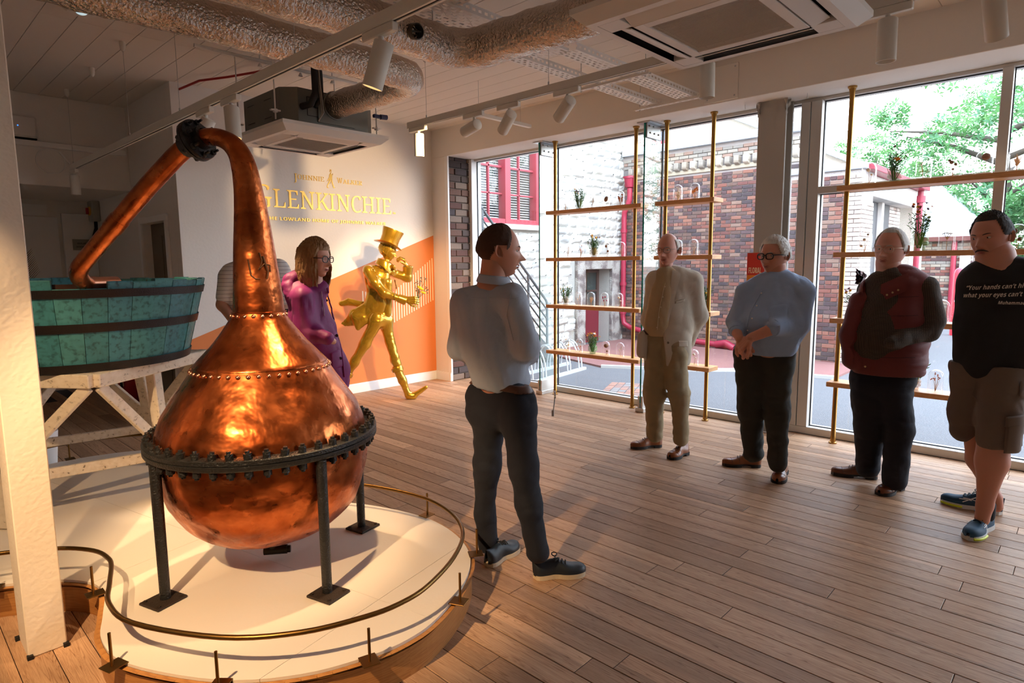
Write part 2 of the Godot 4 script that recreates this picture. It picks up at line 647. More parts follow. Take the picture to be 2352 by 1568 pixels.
func build_floor() -> void:
	var fl := get_node("floor")
	var w := 0.1215
	var list := []
	var i := 0
	var x := 2.111 - 38 * w
	while x < 5.80:
		var z := -9.9 + fposmod(i * 0.83, 1.7)
		if i % 3 == 0:
			z -= 0.5
		while z < 2.6:
			var l := 1.25 + rng.randf() * 0.75
			var z1 := minf(z + l, 2.6)
			if z1 > -9.9:
				list.append([x, maxf(z, -9.9), z1, 0.0])
			z = z1
		x += w
		i += 1
	for p in list:
		var best := 1e7
		for k in 5:
			best = minf(best, seen_from_camera(Vector3(p[0] + w / 2, 0, lerpf(p[1], p[2], k / 4.0))))
		p[3] = best
	list.sort_custom(func(a, b): return a[3] < b[3])
	var far := MB.new()
	for k in list.size():
		var p: Array = list[k]
		var b := MB.new()
		var l: float = p[2] - p[1]
		var g := 0.0012
		var hi := 0.0 - rng.randf() * 0.0004
		var uo := Vector2(rng.randf() * 0.45, rng.randf() * 0.75)
		var x0: float = p[0] + g
		var x1: float = minf(p[0] + w - g, 5.80)
		var c := 0.0022
		var zs := [p[1] + g, p[1] + g + c, p[2] - g - c, p[2] - g]
		var xs := [x0, x0 + c, x1 - c, x1]
		# top with a fine bevel, u along the plank
		var rows := [[0, 0, hi - 0.0016], [1, 1, hi], [2, 2, hi], [3, 3, hi - 0.0016]]
		for a in 3:
			for d in 3:
				var ya := hi if (a == 1 and d == 1) else 0.0
				var P := []
				for q in [[a, d], [a + 1, d], [a + 1, d + 1], [a, d + 1]]:
					var yy: float = hi if (q[0] in [1, 2] and q[1] in [1, 2]) else hi - 0.0016
					P.append(Vector3(xs[q[0]], yy, zs[q[1]]))
				var nn := (P[3] - P[0] as Vector3).cross(P[1] - P[0]).normalized()
				var s := b.v.size()
				for q in P:
					b.add(q, nn, uo + Vector2((q.z - p[1]) / 4.0, (q.x - p[0]) / 0.5))
				b.tri(s, s + 1, s + 2); b.tri(s, s + 2, s + 3)
		if k < 300:
			part(fl, "plank", b, M.planks[rng.randi() % 4])
		else:
			far.join(b)
	stuff(part(fl, "plank_field", far, M.planks[0]))

func build_ceiling() -> void:
	var ce := get_node("ceiling")
	var w := 0.2032
	var list := []
	var x := 1.045 - 18 * w
	var i := 0
	while x < 5.4:
		var z := -9.9 + (0.0 if i % 2 == 0 else 0.0)
		for cut in [-7.99, -5.48, -2.75]:
			list.append([x, z, cut])
			z = cut
		x += w
		i += 1
	var rest := MB.new()
	var k := 0
	for p in list:
		var b := MB.new()
		b.box2(Vector3(p[0] + 0.002, CEIL, p[1] + 0.0008), Vector3(minf(p[0] + w - 0.002, 5.4), CEIL + 0.012, p[2] - 0.0008), 0.001)
		part(ce, "ceiling_board", b, M.ceil)
	x = -2.6
	while x < 5.4:
		var z := -2.75
		while z < 2.6:
			var b := MB.new()
			b.box2(Vector3(x + 0.002, CEIL, z + 0.002), Vector3(minf(x + 1.198, 5.4), CEIL + 0.012, minf(z + 0.598, 2.6)), 0.001)
			part(ce, "ceiling_tile", b, M.ceil)
			z += 0.6
		x += 1.2

func pane(called: String, a: Vector3, b: Vector3, n: int) -> void:
	# a fixed pane in the plane x = const, from corner a to corner b, with a dark gasket round it
	var m := MB.new()
	m.quad(Vector3(a.x, a.y, a.z), Vector3(a.x, a.y, b.z), Vector3(a.x, b.y, b.z), Vector3(a.x, b.y, a.z), Vector3(-1, 0, 0))
	var o := struct("window_%d" % n, m, M.glass)
	m = MB.new()
	var t := 0.007
	m.box2(Vector3(a.x - 0.008, a.y, a.z), Vector3(a.x + 0.008, a.y + t, b.z))
	m.box2(Vector3(a.x - 0.008, b.y - t, a.z), Vector3(a.x + 0.008, b.y, b.z))
	m.box2(Vector3(a.x - 0.008, a.y + t, a.z), Vector3(a.x + 0.008, b.y - t, a.z + t))
	m.box2(Vector3(a.x - 0.008, a.y + t, b.z - t), Vector3(a.x + 0.008, b.y - t, b.z))
	part(o, "gasket", m, M.gasket)

func build_glazing() -> void:
	var X := 5.88
	var b := MB.new()
	b.box2(Vector3(5.805, 0.0, -6.27), Vector3(5.95, 0.068, 2.6), 0.004)
	struct("trim_2", b, M.alu)
	b = MB.new()
	b.box2(Vector3(5.83, SOFFIT - 0.028, -6.27), Vector3(5.95, SOFFIT, 2.6), 0.003)
	struct("trim_3", b, M.alu)
	b = MB.new()
	b.box2(Vector3(5.775, 0.068, -6.285), Vector3(5.95, SOFFIT - 0.002, -6.20), 0.003)
	struct("trim_4", b, M.white_trim)
	var n := 5
	for z in [[-2.005, -1.93], [-1.922, -1.835], [-0.625, -0.56], [0.72, 0.785], [2.05, 2.115]]:
		b = MB.new()
		b.box2(Vector3(5.80, 0.068, z[0]), Vector3(5.95, SOFFIT - 0.028, z[1]), 0.003)
		struct("trim_%d" % n, b, M.alu)
		n += 1
	b = MB.new()
	for z in [[-1.835, -0.625], [-0.56, 0.72], [0.785, 2.05]]:
		b.box2(Vector3(5.805, 2.14, z[0]), Vector3(5.95, 2.20, z[1]), 0.003)
	struct("trim_%d" % n, b, M.alu)
	var zs := [-6.20, -4.795, -3.40, -2.005]
	for i in 3:
		pane("window", Vector3(X, 0.068, zs[i]), Vector3(X, SOFFIT - 0.028, zs[i + 1]), i + 1)
	n = 4
	for z in [[-1.835, -0.625], [-0.56, 0.72], [0.785, 2.05]]:
		pane("window", Vector3(X, 0.068, z[0]), Vector3(X, 2.14, z[1]), n)
		pane("window", Vector3(X, 2.20, z[0]), Vector3(X, SOFFIT - 0.028, z[1]), n + 1)
		n += 2
	b = MB.new()
	b.box2(Vector3(5.80, 0.0, 2.115), Vector3(5.95, SOFFIT, 2.6))
	struct("wall_jamb", b, M.wall)
	# glass fins with their shoes and clamps
	var names := ["glass fin left of the first brass shelf unit, its inner edge glowing green", "glass fin between the two brass shelf units, green inner edge beside the beige suit"]
	var k := 0
	for z in [-4.81, -3.415]:
		var f := thing("glass_fin", names[k], "glass fin", Vector3(5.55, 0, z), 0.0, "glass fins stiffening the glazed wall")
		b = MB.new()
		b.box2(Vector3(0.002, 0.1, -0.008), Vector3(0.315, SOFFIT - 0.005, 0.008))
		part(f, "pane", b, M.fin)
		b = MB.new()
		b.box2(Vector3(-0.001, 0.1, -0.008), Vector3(0.002, SOFFIT - 0.005, 0.008))
		part(f, "polished_edge", b, M.fin_edge, Vector3.ZERO).set_meta("label", "green polished inner edge of the fin")
		b = MB.new()
		b.box2(Vector3(-0.02, 0.0, -0.05), Vector3(0.25, 0.045, 0.05), 0.004)
		b.box2(Vector3(-0.005, 0.045, -0.03), Vector3(0.25, 0.17, -0.009), 0.003)
		b.box2(Vector3(-0.005, 0.045, 0.009), Vector3(0.25, 0.17, 0.03), 0.003)
		part(f, "floor_shoe", b, M.alu)
		b = MB.new()
		b.box2(Vector3(-0.03, SOFFIT - 0.012, -0.075), Vector3(0.29, SOFFIT - 0.001, 0.075), 0.002)
		b.box2(Vector3(0.01, SOFFIT - 0.15, -0.022), Vector3(0.27, SOFFIT - 0.012, -0.009), 0.003)
		b.box2(Vector3(0.01, SOFFIT - 0.15, 0.009), Vector3(0.27, SOFFIT - 0.012, 0.022), 0.003)
		part(f, "head_clamp", b, M.satin_steel)
		b = MB.new()
		for q in [Vector2(0.05, 0.035), Vector2(0.13, 0.035), Vector2(0.07, 0.1), Vector2(0.15, 0.1), Vector2(0.23, 0.1)]:
			b.cyl(Vector3(q.x, SOFFIT - q.y, 0.02), Vector3(q.x, SOFFIT - q.y, 0.033), 0.010, 6)
		part(f, "bolt", b, M.satin_steel)
		k += 1
	# the steel column in front of the glass
	b = MB.new()
	b.box2(Vector3(5.64, 0.0, -2.315), Vector3(5.665, 2.955, -2.075), 0.002)
	b.box2(Vector3(5.80, 0.0, -2.315), Vector3(5.825, 2.955, -2.075), 0.002)
	b.box2(Vector3(5.66, 0.0, -2.26), Vector3(5.805, 2.955, -2.13), 0.002)
	var c := struct("column_steel", b, M.steel_paint)
	b = MB.new()
	for z in [-2.315, -2.085]:
		b.grid(10, 12, func(u, v): return Vector3(5.655 + (u - 0.5) * (0.10 - 0.06 * v) + 0.01 * sin(17.0 * u + 9.0 * v), 2.952 - v * 0.12, z + (0.03 - 0.022 * v) * cos(u * 6.0)), Vector3(5.655, 2.9, z))
	part(c, "capping_mortar", b, M.steel_paint)
	# the half-hidden sign on a stand
	var s := thing("floral_sign", "red and orange floral sign panel standing behind the man in the blue shirt", "sign", Vector3(5.60, 1.20, -2.24), -PI / 2)
	b = MB.new()
	b.box2(Vector3(-0.105, -0.1, 0.0), Vector3(0.19, 0.44, 0.012), 0.001)
	part(s, "board", b, mat(rgb(246, 140, 20), 0.5))
	b = MB.new()
	b.box2(Vector3(-0.105, 0.24, 0.012), Vector3(0.19, 0.44, 0.0135))
	part(s, "red_panel", b, mat(rgb(216, 50, 30), 0.5))
	var t := words("FLORAL", "Droid Sans", true, 0.05, 0.115, 0.002)
	part(s, "lettering", t[0], mat(rgb(250, 226, 180), 0.5)).transform = Transform3D(t[1], Vector3(-0.088, 0.258, 0.0135))
	b = MB.new()
	for q in 4:
		b.box2(Vector3(-0.02, 0.12 + q * 0.022, 0.012), Vector3(0.10 + 0.01 * (q % 2), 0.127 + q * 0.022, 0.0128))
	part(s, "small_print", b, mat(rgb(250, 190, 100), 0.5))
	b = MB.new()
	b.box2(Vector3(0.02, -1.2, -0.03), Vector3(0.06, -0.02, -0.001), 0.003)
	b.box2(Vector3(-0.1, -1.2, -0.02), Vector3(0.18, -1.19, -0.001))
	part(s, "stand", b, M.alu)

func words(s: String, face: String, bold: bool, cap: float, width: float, depth: float) -> Array:
	# lettering scaled so that its capitals are «cap» high and the line is «width» wide; [mesh, basis]
	var f := SystemFont.new()
	f.font_names = PackedStringArray([face])
	f.font_weight = 700 if bold else 400
	var t := TextMesh.new()
	t.font = f
	t.text = s
	t.font_size = 64
	t.pixel_size = 0.01
	t.depth = 0.1
	t.curve_step = 1.0
	t.horizontal_alignment = HORIZONTAL_ALIGNMENT_LEFT
	t.vertical_alignment = VERTICAL_ALIGNMENT_BOTTOM
	var arr := t.get_mesh_arrays()
	var vs: PackedVector3Array = arr[Mesh.ARRAY_VERTEX]
	var lo := Vector3.INF
	var hi := -Vector3.INF
	for p in vs:
		lo = lo.min(p)
		hi = hi.max(p)
	var h := TextMesh.new()
	h.font = f
	h.text = "H"
	h.font_size = 64
	h.pixel_size = 0.01
	h.depth = 0.1
	h.horizontal_alignment = HORIZONTAL_ALIGNMENT_LEFT
	h.vertical_alignment = VERTICAL_ALIGNMENT_BOTTOM
	var hl := INF
	var hh := -INF
	for p in h.get_mesh_arrays()[Mesh.ARRAY_VERTEX]:
		hl = minf(hl, p.y)
		hh = maxf(hh, p.y)
	for i in vs.size():
		vs[i] = Vector3(vs[i].x - lo.x, vs[i].y - hl, vs[i].z - lo.z)
	arr[Mesh.ARRAY_VERTEX] = vs
	var m := ArrayMesh.new()
	m.add_surface_from_arrays(Mesh.PRIMITIVE_TRIANGLES, arr)
	return [m, Basis.from_scale(Vector3(width / (hi.x - lo.x), cap / (hh - hl), depth / (hi.z - lo.z)))]

func write_on(parent: Node3D, s: String, face: String, bold: bool, x0: float, x1: float, y: float, z: float, cap: float, called := "lettering") -> void:
	var t := words(s, face, bold, cap, x1 - x0, 0.006)
	part(parent, called, t[0], M.gold_leaf).transform = Transform3D(t[1], Vector3(x0, y, z))

func build_logo_wall() -> void:
	var Z := -6.57
	var b := MB.new()
	b.box2(Vector3(2.22, 0, Z - 0.15), Vector3(5.42, CEIL + 0.01, Z), 0.003)
	struct("wall_logo", b, M.wall)
	var g := thing("wall_graphic", "orange wedge painted on the logo wall behind the gold statue, with cream stripes", "wall graphic", Vector3(0, 0, Z))
	b = MB.new()
	b.prism(PackedVector2Array([Vector2(2.221, 0.118), Vector2(5.399, 0.118), Vector2(5.399, 1.955), Vector2(2.221, 0.825)]), 0.002, Transform3D())
	part(g, "orange_field", b, M.orange)
	for i in 18:
		var x := 4.675 + i * 0.0402
		var q := i / 17.0
		var lo := 0.815 + 0.27 * q
		var hi := 1.20 + 0.45 * q
		b = MB.new()
		b.box2(Vector3(x, lo, 0.002), Vector3(x + 0.0135, hi, 0.0032))
		part(g, "stripe", b, M.cream)
	for i in 10:
		var x := 4.255 + i * 0.0415
		b = MB.new()
		b.box2(Vector3(x, 0.9, 0.002), Vector3(x + 0.016, 1.25 - 0.01 * i, 0.0032))
		part(g, "stripe", b, M.cream)
	var s := thing("wall_sign", "gold lettering with a small walking figure on the white logo wall", "sign", Vector3(0, 0, Z))
	write_on(s, "J", "Droid Serif", false, 3.438, 3.475, 2.502, 0, 0.077)
	write_on(s, "OHNNIE", "Droid Serif", false, 3.482, 3.805, 2.520, 0, 0.052)
	write_on(s, "W", "Droid Serif", false, 3.972, 4.045, 2.522, 0, 0.060)
	write_on(s, "ALKER", "Droid Serif", false, 4.052, 4.314, 2.520, 0, 0.050)
	write_on(s, "G", "Droid Serif", false, 2.985, 3.168, 2.190, 0, 0.235)
	write_on(s, "LENKINCHIE", "Droid Serif", false, 3.188, 4.722, 2.197, 0, 0.195)
	write_on(s, "TM", "Droid Sans", false, 4.745, 4.79, 2.205, 0, 0.022)
	write_on(s, "THE LOWLAND HOME OF JOHNNIE WALKER", "Droid Sans", true, 3.085, 4.637, 2.060, 0, 0.035)
	# the walking figure: hat, head, coat, tail, stick, legs and boots, cut from gold sheet
	var fig := MB.new()
	var X := Transform3D(Basis(), Vector3(3.838, 2.452, 0))
	var cut := func(a: Array) -> void:
		var p := PackedVector2Array()
		for q in a:
			p.append(Vector2(q[0], q[1]) * 0.001)
		fig.prism(p, 0.005, X)
	cut.call([[42, 196], [70, 188], [68, 182], [40, 189]])
	cut.call([[46, 198], [66, 193], [66, 212], [50, 216]])
	cut.call([[48, 182], [64, 178], [62, 164], [52, 164]])
	cut.call([[42, 164], [66, 162], [76, 140], [70, 112], [50, 112], [34, 128], [36, 150]])
	cut.call([[66, 160], [84, 150], [86, 172], [80, 173], [78, 158]])
	cut.call([[34, 128], [52, 112], [34, 92], [6, 74], [14, 92], [26, 112]])
	cut.call([[48, 112], [62, 112], [40, 64], [16, 34], [6, 14], [0, 16], [6, 36], [26, 70]])
	cut.call([[56, 112], [70, 112], [80, 60], [96, 18], [110, 14], [92, 4], [84, 8], [68, 56]])
	cut.call([[0, 18], [8, 16], [22, 4], [18, 0], [4, 4]])
	cut.call([[72, 118], [75, 118], [48, 52], [46, 54]])
	part(s, "walking_figure", fig, M.gold_leaf)
	# baseboards
	b = MB.new()
	b.box2(Vector3(2.22, 0, Z), Vector3(5.40, 0.105, Z + 0.018), 0.002)
	b.box2(Vector3(2.22, 0.105, Z), Vector3(5.40, 0.118, Z + 0.012), 0.002)
	struct("baseboard_logo", b, M.white_trim)
	b = MB.new()
	b.box2(Vector3(5.382, 0, Z + 0.018), Vector3(5.399, 0.105, -6.25), 0.002)
	b.box2(Vector3(5.386, 0.105, Z + 0.018), Vector3(5.399, 0.118, -6.25), 0.002)
	struct("baseboard_pier", b, M.white_trim)

func build_recess() -> void:
	var b := MB.new()
	# the return wall with its doorway, from the logo wall back
	b.box2(Vector3(2.22, 0, -6.935), Vector3(2.37, CEIL, -6.72))
	b.box2(Vector3(2.22, 2.03, -7.69), Vector3(2.37, CEIL, -6.935))
	b.box2(Vector3(2.22, 0, -10.0), Vector3(2.37, CEIL, -7.69))
	struct("wall_return", b, M.wall)
	b = MB.new()
	for z in [[-7.76, -7.69], [-6.935, -6.865]]:
		b.box2(Vector3(2.195, 0, z[0]), Vector3(2.22, 2.03, z[1]), 0.004)
	b.box2(Vector3(2.195, 2.03, -7.76), Vector3(2.22, 2.10, -6.865), 0.004)
	struct("trim_20", b, M.white_trim)
	b = MB.new()
	b.box2(Vector3(2.30, 0.01, -7.69), Vector3(2.34, 2.03, -6.935), 0.003)
	var door := struct("door_1", b, M.door_paint)
	b = MB.new()
	for z in [[-7.6, -7.34], [-7.28, -7.02]]:
		for y in [[0.2, 0.95], [1.1, 1.9]]:
			b.box2(Vector3(2.292, y[0], z[0]), Vector3(2.30, y[1], z[1]), 0.006)
	part(door, "door_panel", b, M.door_paint)
	# bulkhead and its soffit, the deep back wall behind
	b = MB.new()
	b.box2(Vector3(-2.6, 2.408, -10.0), Vector3(2.22, CEIL, -7.99), 0.003)
	struct("wall_bulkhead", b, M.wall)
	b = MB.new()
	b.box2(Vector3(-2.6, 0, -10.0), Vector3(2.22, 2.42, -9.65), 0.0)
	struct("wall_back", b, M.wall)
	# the panelled doors of the back wall
	var k := 0
	for p in [[0.2, 1.02, 0.1, 2.2], [1.03, 1.82, 0.1, 2.2], [0.2, 1.72, 2.21, 2.35]]:
		b = MB.new()
		b.box2(Vector3(p[0], p[2], -9.65), Vector3(p[1], p[3], -9.628), 0.003)
		part(get_node("wall_back"), "wall_panel", b, M.white_trim)
	b = MB.new()
	b.box2(Vector3(1.86, 0.08, -9.65), Vector3(2.215, 2.25, -9.60), 0.004)
	var db := struct("door_2", b, M.white_trim)
	b = MB.new()
	b.box2(Vector3(1.95, 1.79, -9.60), Vector3(2.19, 1.93, -9.597))
	var pl := single("warning_plate", "grey warning plate on the narrow white cupboard door, larger of two", "plate", b, mat(rgb(150, 146, 128), 0.5))
	b = MB.new()
	b.box2(Vector3(2.02, 1.68, -9.60), Vector3(2.16, 1.77, -9.597))
	var pl2 := single("warning_plate", "small grey plate under the larger warning plate on the cupboard door", "plate", b, mat(rgb(150, 146, 128), 0.5))
	for q in [["ISOLATOR", 2.0, 2.14, 1.868, pl], ["CAUTION MAINS SUPPLY", 1.985, 2.155, 1.825, pl], ["ALARM", 2.05, 2.13, 1.735, pl2], ["Room 28", 2.045, 2.135, 1.70, pl2]]:
		var t := words(q[0], "Droid Sans", true, 0.018, q[2] - q[1], 0.001)
		part(q[4], "lettering", t[0], M.black).transform = Transform3D(t[1], Vector3(q[1], q[3], -9.597))
	b = MB.new()
	b.box2(Vector3(-2.6, 0.0, -9.65), Vector3(2.2, 0.1, -9.632), 0.002)
	struct("baseboard_back", b, M.white_trim)
	# small things on the walls
	var bx := thing("isolator_switch", "grey isolator box with a red rotary knob high on the return wall", "switch", Vector3(2.22, 2.28, -9.42))
	b = MB.new()
	b.box2(Vector3(-0.09, -0.13, -0.11), Vector3(0, 0.13, 0.11), 0.01)
	part(bx, "box", b, mat(rgb(168, 164, 152), 0.5))
	b = MB.new()
	b.cyl(Vector3(-0.09, 0, 0), Vector3(-0.105, 0, 0), 0.055, 18)
	part(bx, "yellow_ring", b, mat(rgb(220, 160, 40), 0.5))
	b = MB.new()
	b.box2(Vector3(-0.135, -0.04, -0.014), Vector3(-0.105, 0.04, 0.014), 0.005)
	part(bx, "knob", b, M.red)
	b = MB.new()
	b.tube([Vector3(-0.04, -0.12, 0.02), Vector3(-0.045, -0.22, 0.03), Vector3(-0.07, -0.34, -0.04), Vector3(-0.1, -0.45, -0.15)], 0.02, 8)
	part(bx, "cable", b, M.black)
	var wb := thing("network_box", "white wireless box with a blue light on the bulkhead", "router", Vector3(1.28, 2.975, -7.99))
	b = MB.new()
	b.box2(Vector3(-0.13, -0.11, 0), Vector3(0.13, 0.11, 0.05), 0.02)
	part(wb, "casing", b, M.ac_white)
	b = MB.new()
	b.ball(Vector3(-0.03, -0.0, 0.05), Vector3(0.006, 0.006, 0.004), 8, 5)
	var led := mat(rgb(60, 140, 255), 0.4)
	led.emission_enabled = true
	led.emission = rgb(50, 130, 255)
	led.emission_energy_multiplier = 2.0
	part(wb, "indicator_light", b, led)
	b = MB.new()
	b.box2(Vector3(-0.13, -0.125, 0), Vector3(0.12, -0.108, 0.04), 0.004)
	part(wb, "socket_edge", b, M.dark)
	b = MB.new()
	b.box2(Vector3(-0.6, 2.79, -7.99), Vector3(2.19, 2.845, -7.945), 0.004)
	single("cable_trunking", "white cable trunking running along the bulkhead under the wireless box", "trunking", b, M.white_trim)
	b = MB.new()
	var loop := []
	for i in 25:
		var a := TAU * i / 24.0
		loop.append(Vector3(1.50 + 0.125 * cos(a), 2.66 + 0.125 * sin(a), -7.98))
	b.tube(loop, 0.005, 6, false)
	b.bar(Vector3(1.58, 2.76, -7.975), Vector3(1.66, 2.65, -7.975), 0.03, 0.015)
	single("cable_loop", "loop of thin white cable hanging below the trunking", "cable", b, M.white_trim)
	# extinguishers
	for i in 2:
		var f := thing("fire_extinguisher", ["red fire extinguisher nearer the doorway, seen between the legs of the tub stand", "red fire extinguisher further from the doorway, half hidden behind the first"][i], "extinguisher", Vector3(2.09, 0.0, -8.12 - i * 0.24), 0.0, "fire extinguishers by the return wall")
		b = MB.new()
		b.lathe([Vector2(0, 0), Vector2(0.075, 0.0), Vector2(0.082, 0.02), Vector2(0.082, 0.40), Vector2(0.06, 0.46), Vector2(0.025, 0.48), Vector2(0.025, 0.52), Vector2(0, 0.52)], 20)
		part(f, "cylinder", b, M.red)
		b = MB.new()
		b.box2(Vector3(-0.083, 0.2, -0.03), Vector3(-0.081, 0.32, 0.03))
		part(f, "paper_label", b, M.cream)
		b = MB.new()
		b.box2(Vector3(-0.06, 0.52, -0.012), Vector3(0.03, 0.545, 0.012), 0.004)
		b.tube([Vector3(-0.02, 0.50, 0), Vector3(-0.1, 0.46, 0.0), Vector3(-0.1, 0.25, 0), Vector3(-0.095, 0.12, 0)], 0.012, 8)
		part(f, "hose", b, M.black)
	# the frond behind the tub
	var fr := thing("palm_frond", "thin brown feather palm frond behind the rim of the tub", "plant", Vector3(0.82, 1.38, -5.75))
	b = MB.new()
	var rib := []
	for i in 9:
		var q := i / 8.0
		rib.append(Vector3(-0.02 + 0.03 * q, 0.26 * q, 0.05 * q * q))
	b.tube(rib, 0.003, 6)
	part(fr, "stem", b, mat(rgb(110, 78, 44), 0.8))
	for i in 14:
		var q := 0.15 + 0.85 * i / 13.0
		for sd in [-1.0, 1.0]:
			b = MB.new()
			var base := Vector3(-0.02 + 0.03 * q, 0.26 * q, 0.05 * q * q)
			var l := 0.15 * (1.15 - q * 0.6)
			b.tube([base, base + Vector3(sd * l * 0.5, l * 0.25, 0), base + Vector3(sd * l * 0.9, l * 0.75, 0.01)], [0.0035, 0.003, 0.0008], 5)
			part(fr, "leaflet", b, mat(rgb(104, 74, 42), 0.8))
	b = MB.new()
	b.lathe([Vector2(0, -1.38), Vector2(0.11, -1.38), Vector2(0.14, -1.05), Vector2(0.13, -1.05), Vector2(0.10, -1.1), Vector2(0, -1.1)], 20)
	b.tube([Vector3(0, -1.1, 0), Vector3(-0.01, -0.5, 0), Vector3(-0.02, 0.0, 0)], 0.004, 6)
	part(fr, "pot", b, M.white_trim)

# ---------------------------------------------------------------- the plinth with its rail
func smooth_loop(ps: Array, per := 6) -> PackedVector2Array:
	var out := PackedVector2Array()
	var k := ps.size()
	for i in k:
		var a: Vector2 = ps[(i + k - 1) % k]
		var b: Vector2 = ps[i]
		var c: Vector2 = ps[(i + 1) % k]
		var d: Vector2 = ps[(i + 2) % k]
		for j in per:
			out.append(b.cubic_interpolate(c, a, d, float(j) / per))
	return out

func flat_xf(y: float) -> Transform3D:
	# outlines drawn in (x, z) are pushed up along y
	return Transform3D(Basis(Vector3(1, 0, 0), Vector3(0, 0, 1), Vector3(0, 1, 0)), Vector3(0, y, 0))

func build_platform() -> void:
	var H := 0.15
	var o := [Vector2(0.51, -2.65), Vector2(0.535, -2.42), Vector2(0.72, -2.09), Vector2(0.93, -1.905), Vector2(1.155, -1.815), Vector2(1.31, -1.795), Vector2(1.466, -1.822), Vector2(1.70, -1.93),
		Vector2(1.90, -2.09), Vector2(2.02, -2.30), Vector2(2.07, -2.55), Vector2(2.045, -2.78), Vector2(1.97, -3.02), Vector2(1.865, -3.24), Vector2(1.77, -3.55), Vector2(1.74, -3.9), Vector2(1.76, -4.3), Vector2(1.765, -4.65), Vector2(1.66, -5.02), Vector2(1.39, -5.30), Vector2(1.15, -5.40), Vector2(0.966, -5.428), Vector2(0.8, -5.415),
		Vector2(0.45, -5.30), Vector2(0.1, -5.05), Vector2(-0.18, -4.6), Vector2(-0.22, -4.15), Vector2(-0.08, -3.78), Vector2(0.14, -3.56), Vector2(0.33, -3.46), Vector2(0.50, -3.335), Vector2(0.59, -3.205), Vector2(0.612, -3.09), Vector2(0.603, -3.0), Vector2(0.555, -2.83)]
	var line := smooth_loop(o, 5)
	var p := thing("display_plinth", "low white-topped plinth with a curved oak edge carrying the pot still and the tub", "plinth", Vector3.ZERO)
	# curved edge panels of veneer, with a thin upper lip
	var k := line.size()
	var seg := 25
	var i := 0
	while i < k:
		var b := MB.new()
		var run := 0.0
		for j in mini(seg, k - i):
			var a := line[(i + j) % k]
			var c := line[(i + j + 1) % k]
			var e := (c - a).normalized()
			var nn := Vector3(e.y, 0, -e.x)
			var l := a.distance_to(c)
			for band in [[0.0, 0.118, 0.004], [0.121, 0.138, 0.0]]:
				var off: Vector3 = -nn * band[2]
				var s := b.v.size()
				var sh := 0.002 if j == 0 else 0.0
				b.add(Vector3(a.x, band[0], a.y) + off, nn, Vector2(run + sh, band[0])); b.add(Vector3(c.x, band[0], c.y) + off, nn, Vector2(run + l, band[0]))
				b.add(Vector3(c.x, band[1], c.y) + off, nn, Vector2(run + l, band[1])); b.add(Vector3(a.x, band[1], a.y) + off, nn, Vector2(run, band[1]))
				b.tri(s, s + 1, s + 2); b.tri(s, s + 2, s + 3)
			b.quad(Vector3(a.x, 0.138, a.y), Vector3(c.x, 0.138, c.y), Vector3(c.x, 0.138, c.y) - nn * 0.02, Vector3(a.x, 0.138, a.y) - nn * 0.02, Vector3.UP)
			run += l
		part(p, "edge_panel", b, M.veneer)
		i += seg
	# core under the boards
	var inner: PackedVector2Array = Geometry2D.offset_polygon(line, -0.012)[0]
	var b := MB.new()
	b.prism(inner, 0.138, flat_xf(0.0), false)
	part(p, "core", b, M.veneer)
	# top boards, cut from the outline by a turned grid
	var top: PackedVector2Array = Geometry2D.offset_polygon(line, -0.001)[0]
	var d1 := Vector2(0.2172, 0.9761)
	var d2 := Vector2(d1.y, -d1.x)
	var at := Vector2(1.127, -3.304)
	for gx in range(-2, 2):
		for gy in range(-3, 3):
			var q0 := at + d2 * (gx * 1.22 + 0.0008) + d1 * (gy * 1.22 + 0.0008)
			var cell := PackedVector2Array([q0, q0 + d2 * 1.2184, q0 + d2 * 1.2184 + d1 * 1.2184, q0 + d1 * 1.2184])
			for piece in Geometry2D.intersect_polygons(top, cell):
				b = MB.new()
				b.prism(piece, H - 0.138, flat_xf(0.138))
				part(p, "top_board", b, M.top_white)
	# rail, posts and brackets
	var rail := thing("brass_rail", "low brass rail on short posts following the curved edge of the white plinth", "rail", Vector3.ZERO)
	var rl: PackedVector2Array = Geometry2D.offset_polygon(line, -0.035)[0]
	var pts := []
	for q in rl:
		pts.append(Vector3(q.x, 0.283, q.y))
	var sm := []
	for j in pts.size():
		sm.append(pts[j])
	sm.append(pts[0]); sm.append(pts[1])
	b = MB.new()
	b.tube(sm, 0.0095, 12, false)
	part(rail, "handrail", b, M.brass_dark)
	for q in [Vector2(0.737, -2.075), Vector2(1.14, -1.82), Vector2(1.60, -1.875), Vector2(1.93, -2.13), Vector2(2.055, -2.66), Vector2(1.845, -3.28), Vector2(0.535, -2.45), Vector2(0.613, -3.06), Vector2(0.30, -3.475), Vector2(0.964, -5.425), Vector2(1.45, -5.26), Vector2(1.75, -4.75), Vector2(1.74, -3.9), Vector2(0.45, -5.30), Vector2(-0.1, -4.75)]:
		var best := 1e9
		var e := Vector2.RIGHT
		var c := Vector2.ZERO
		for j in k:
			var m := Geometry2D.get_closest_point_to_segment(q, line[j], line[(j + 1) % k])
			if m.distance_to(q) < best:
				best = m.distance_to(q)
				c = m
				e = (line[(j + 1) % k] - line[j]).normalized()
		var nn := Vector3(e.y, 0, -e.x)
		var tt := Vector3(e.x, 0, e.y)
		var bs := Basis(tt, Vector3.UP, tt.cross(Vector3.UP))
		var cc := Vector3(c.x, 0, c.y)
		b = MB.new()
		b.cyl(cc - nn * 0.035 + Vector3(0, H, 0), cc - nn * 0.035 + Vector3(0, 0.278, 0), 0.0055, 10)
		part(rail, "post", b, M.brass_dark)
		b = MB.new()
		b.box(cc - nn * 0.030 + Vector3(0, H + 0.002, 0), Vector3(0.062, 0.004, 0.068), bs, 0.001)
		b.box(cc + nn * 0.0035 + Vector3(0, H - 0.031, 0), Vector3(0.062, 0.07, 0.005), bs, 0.001)
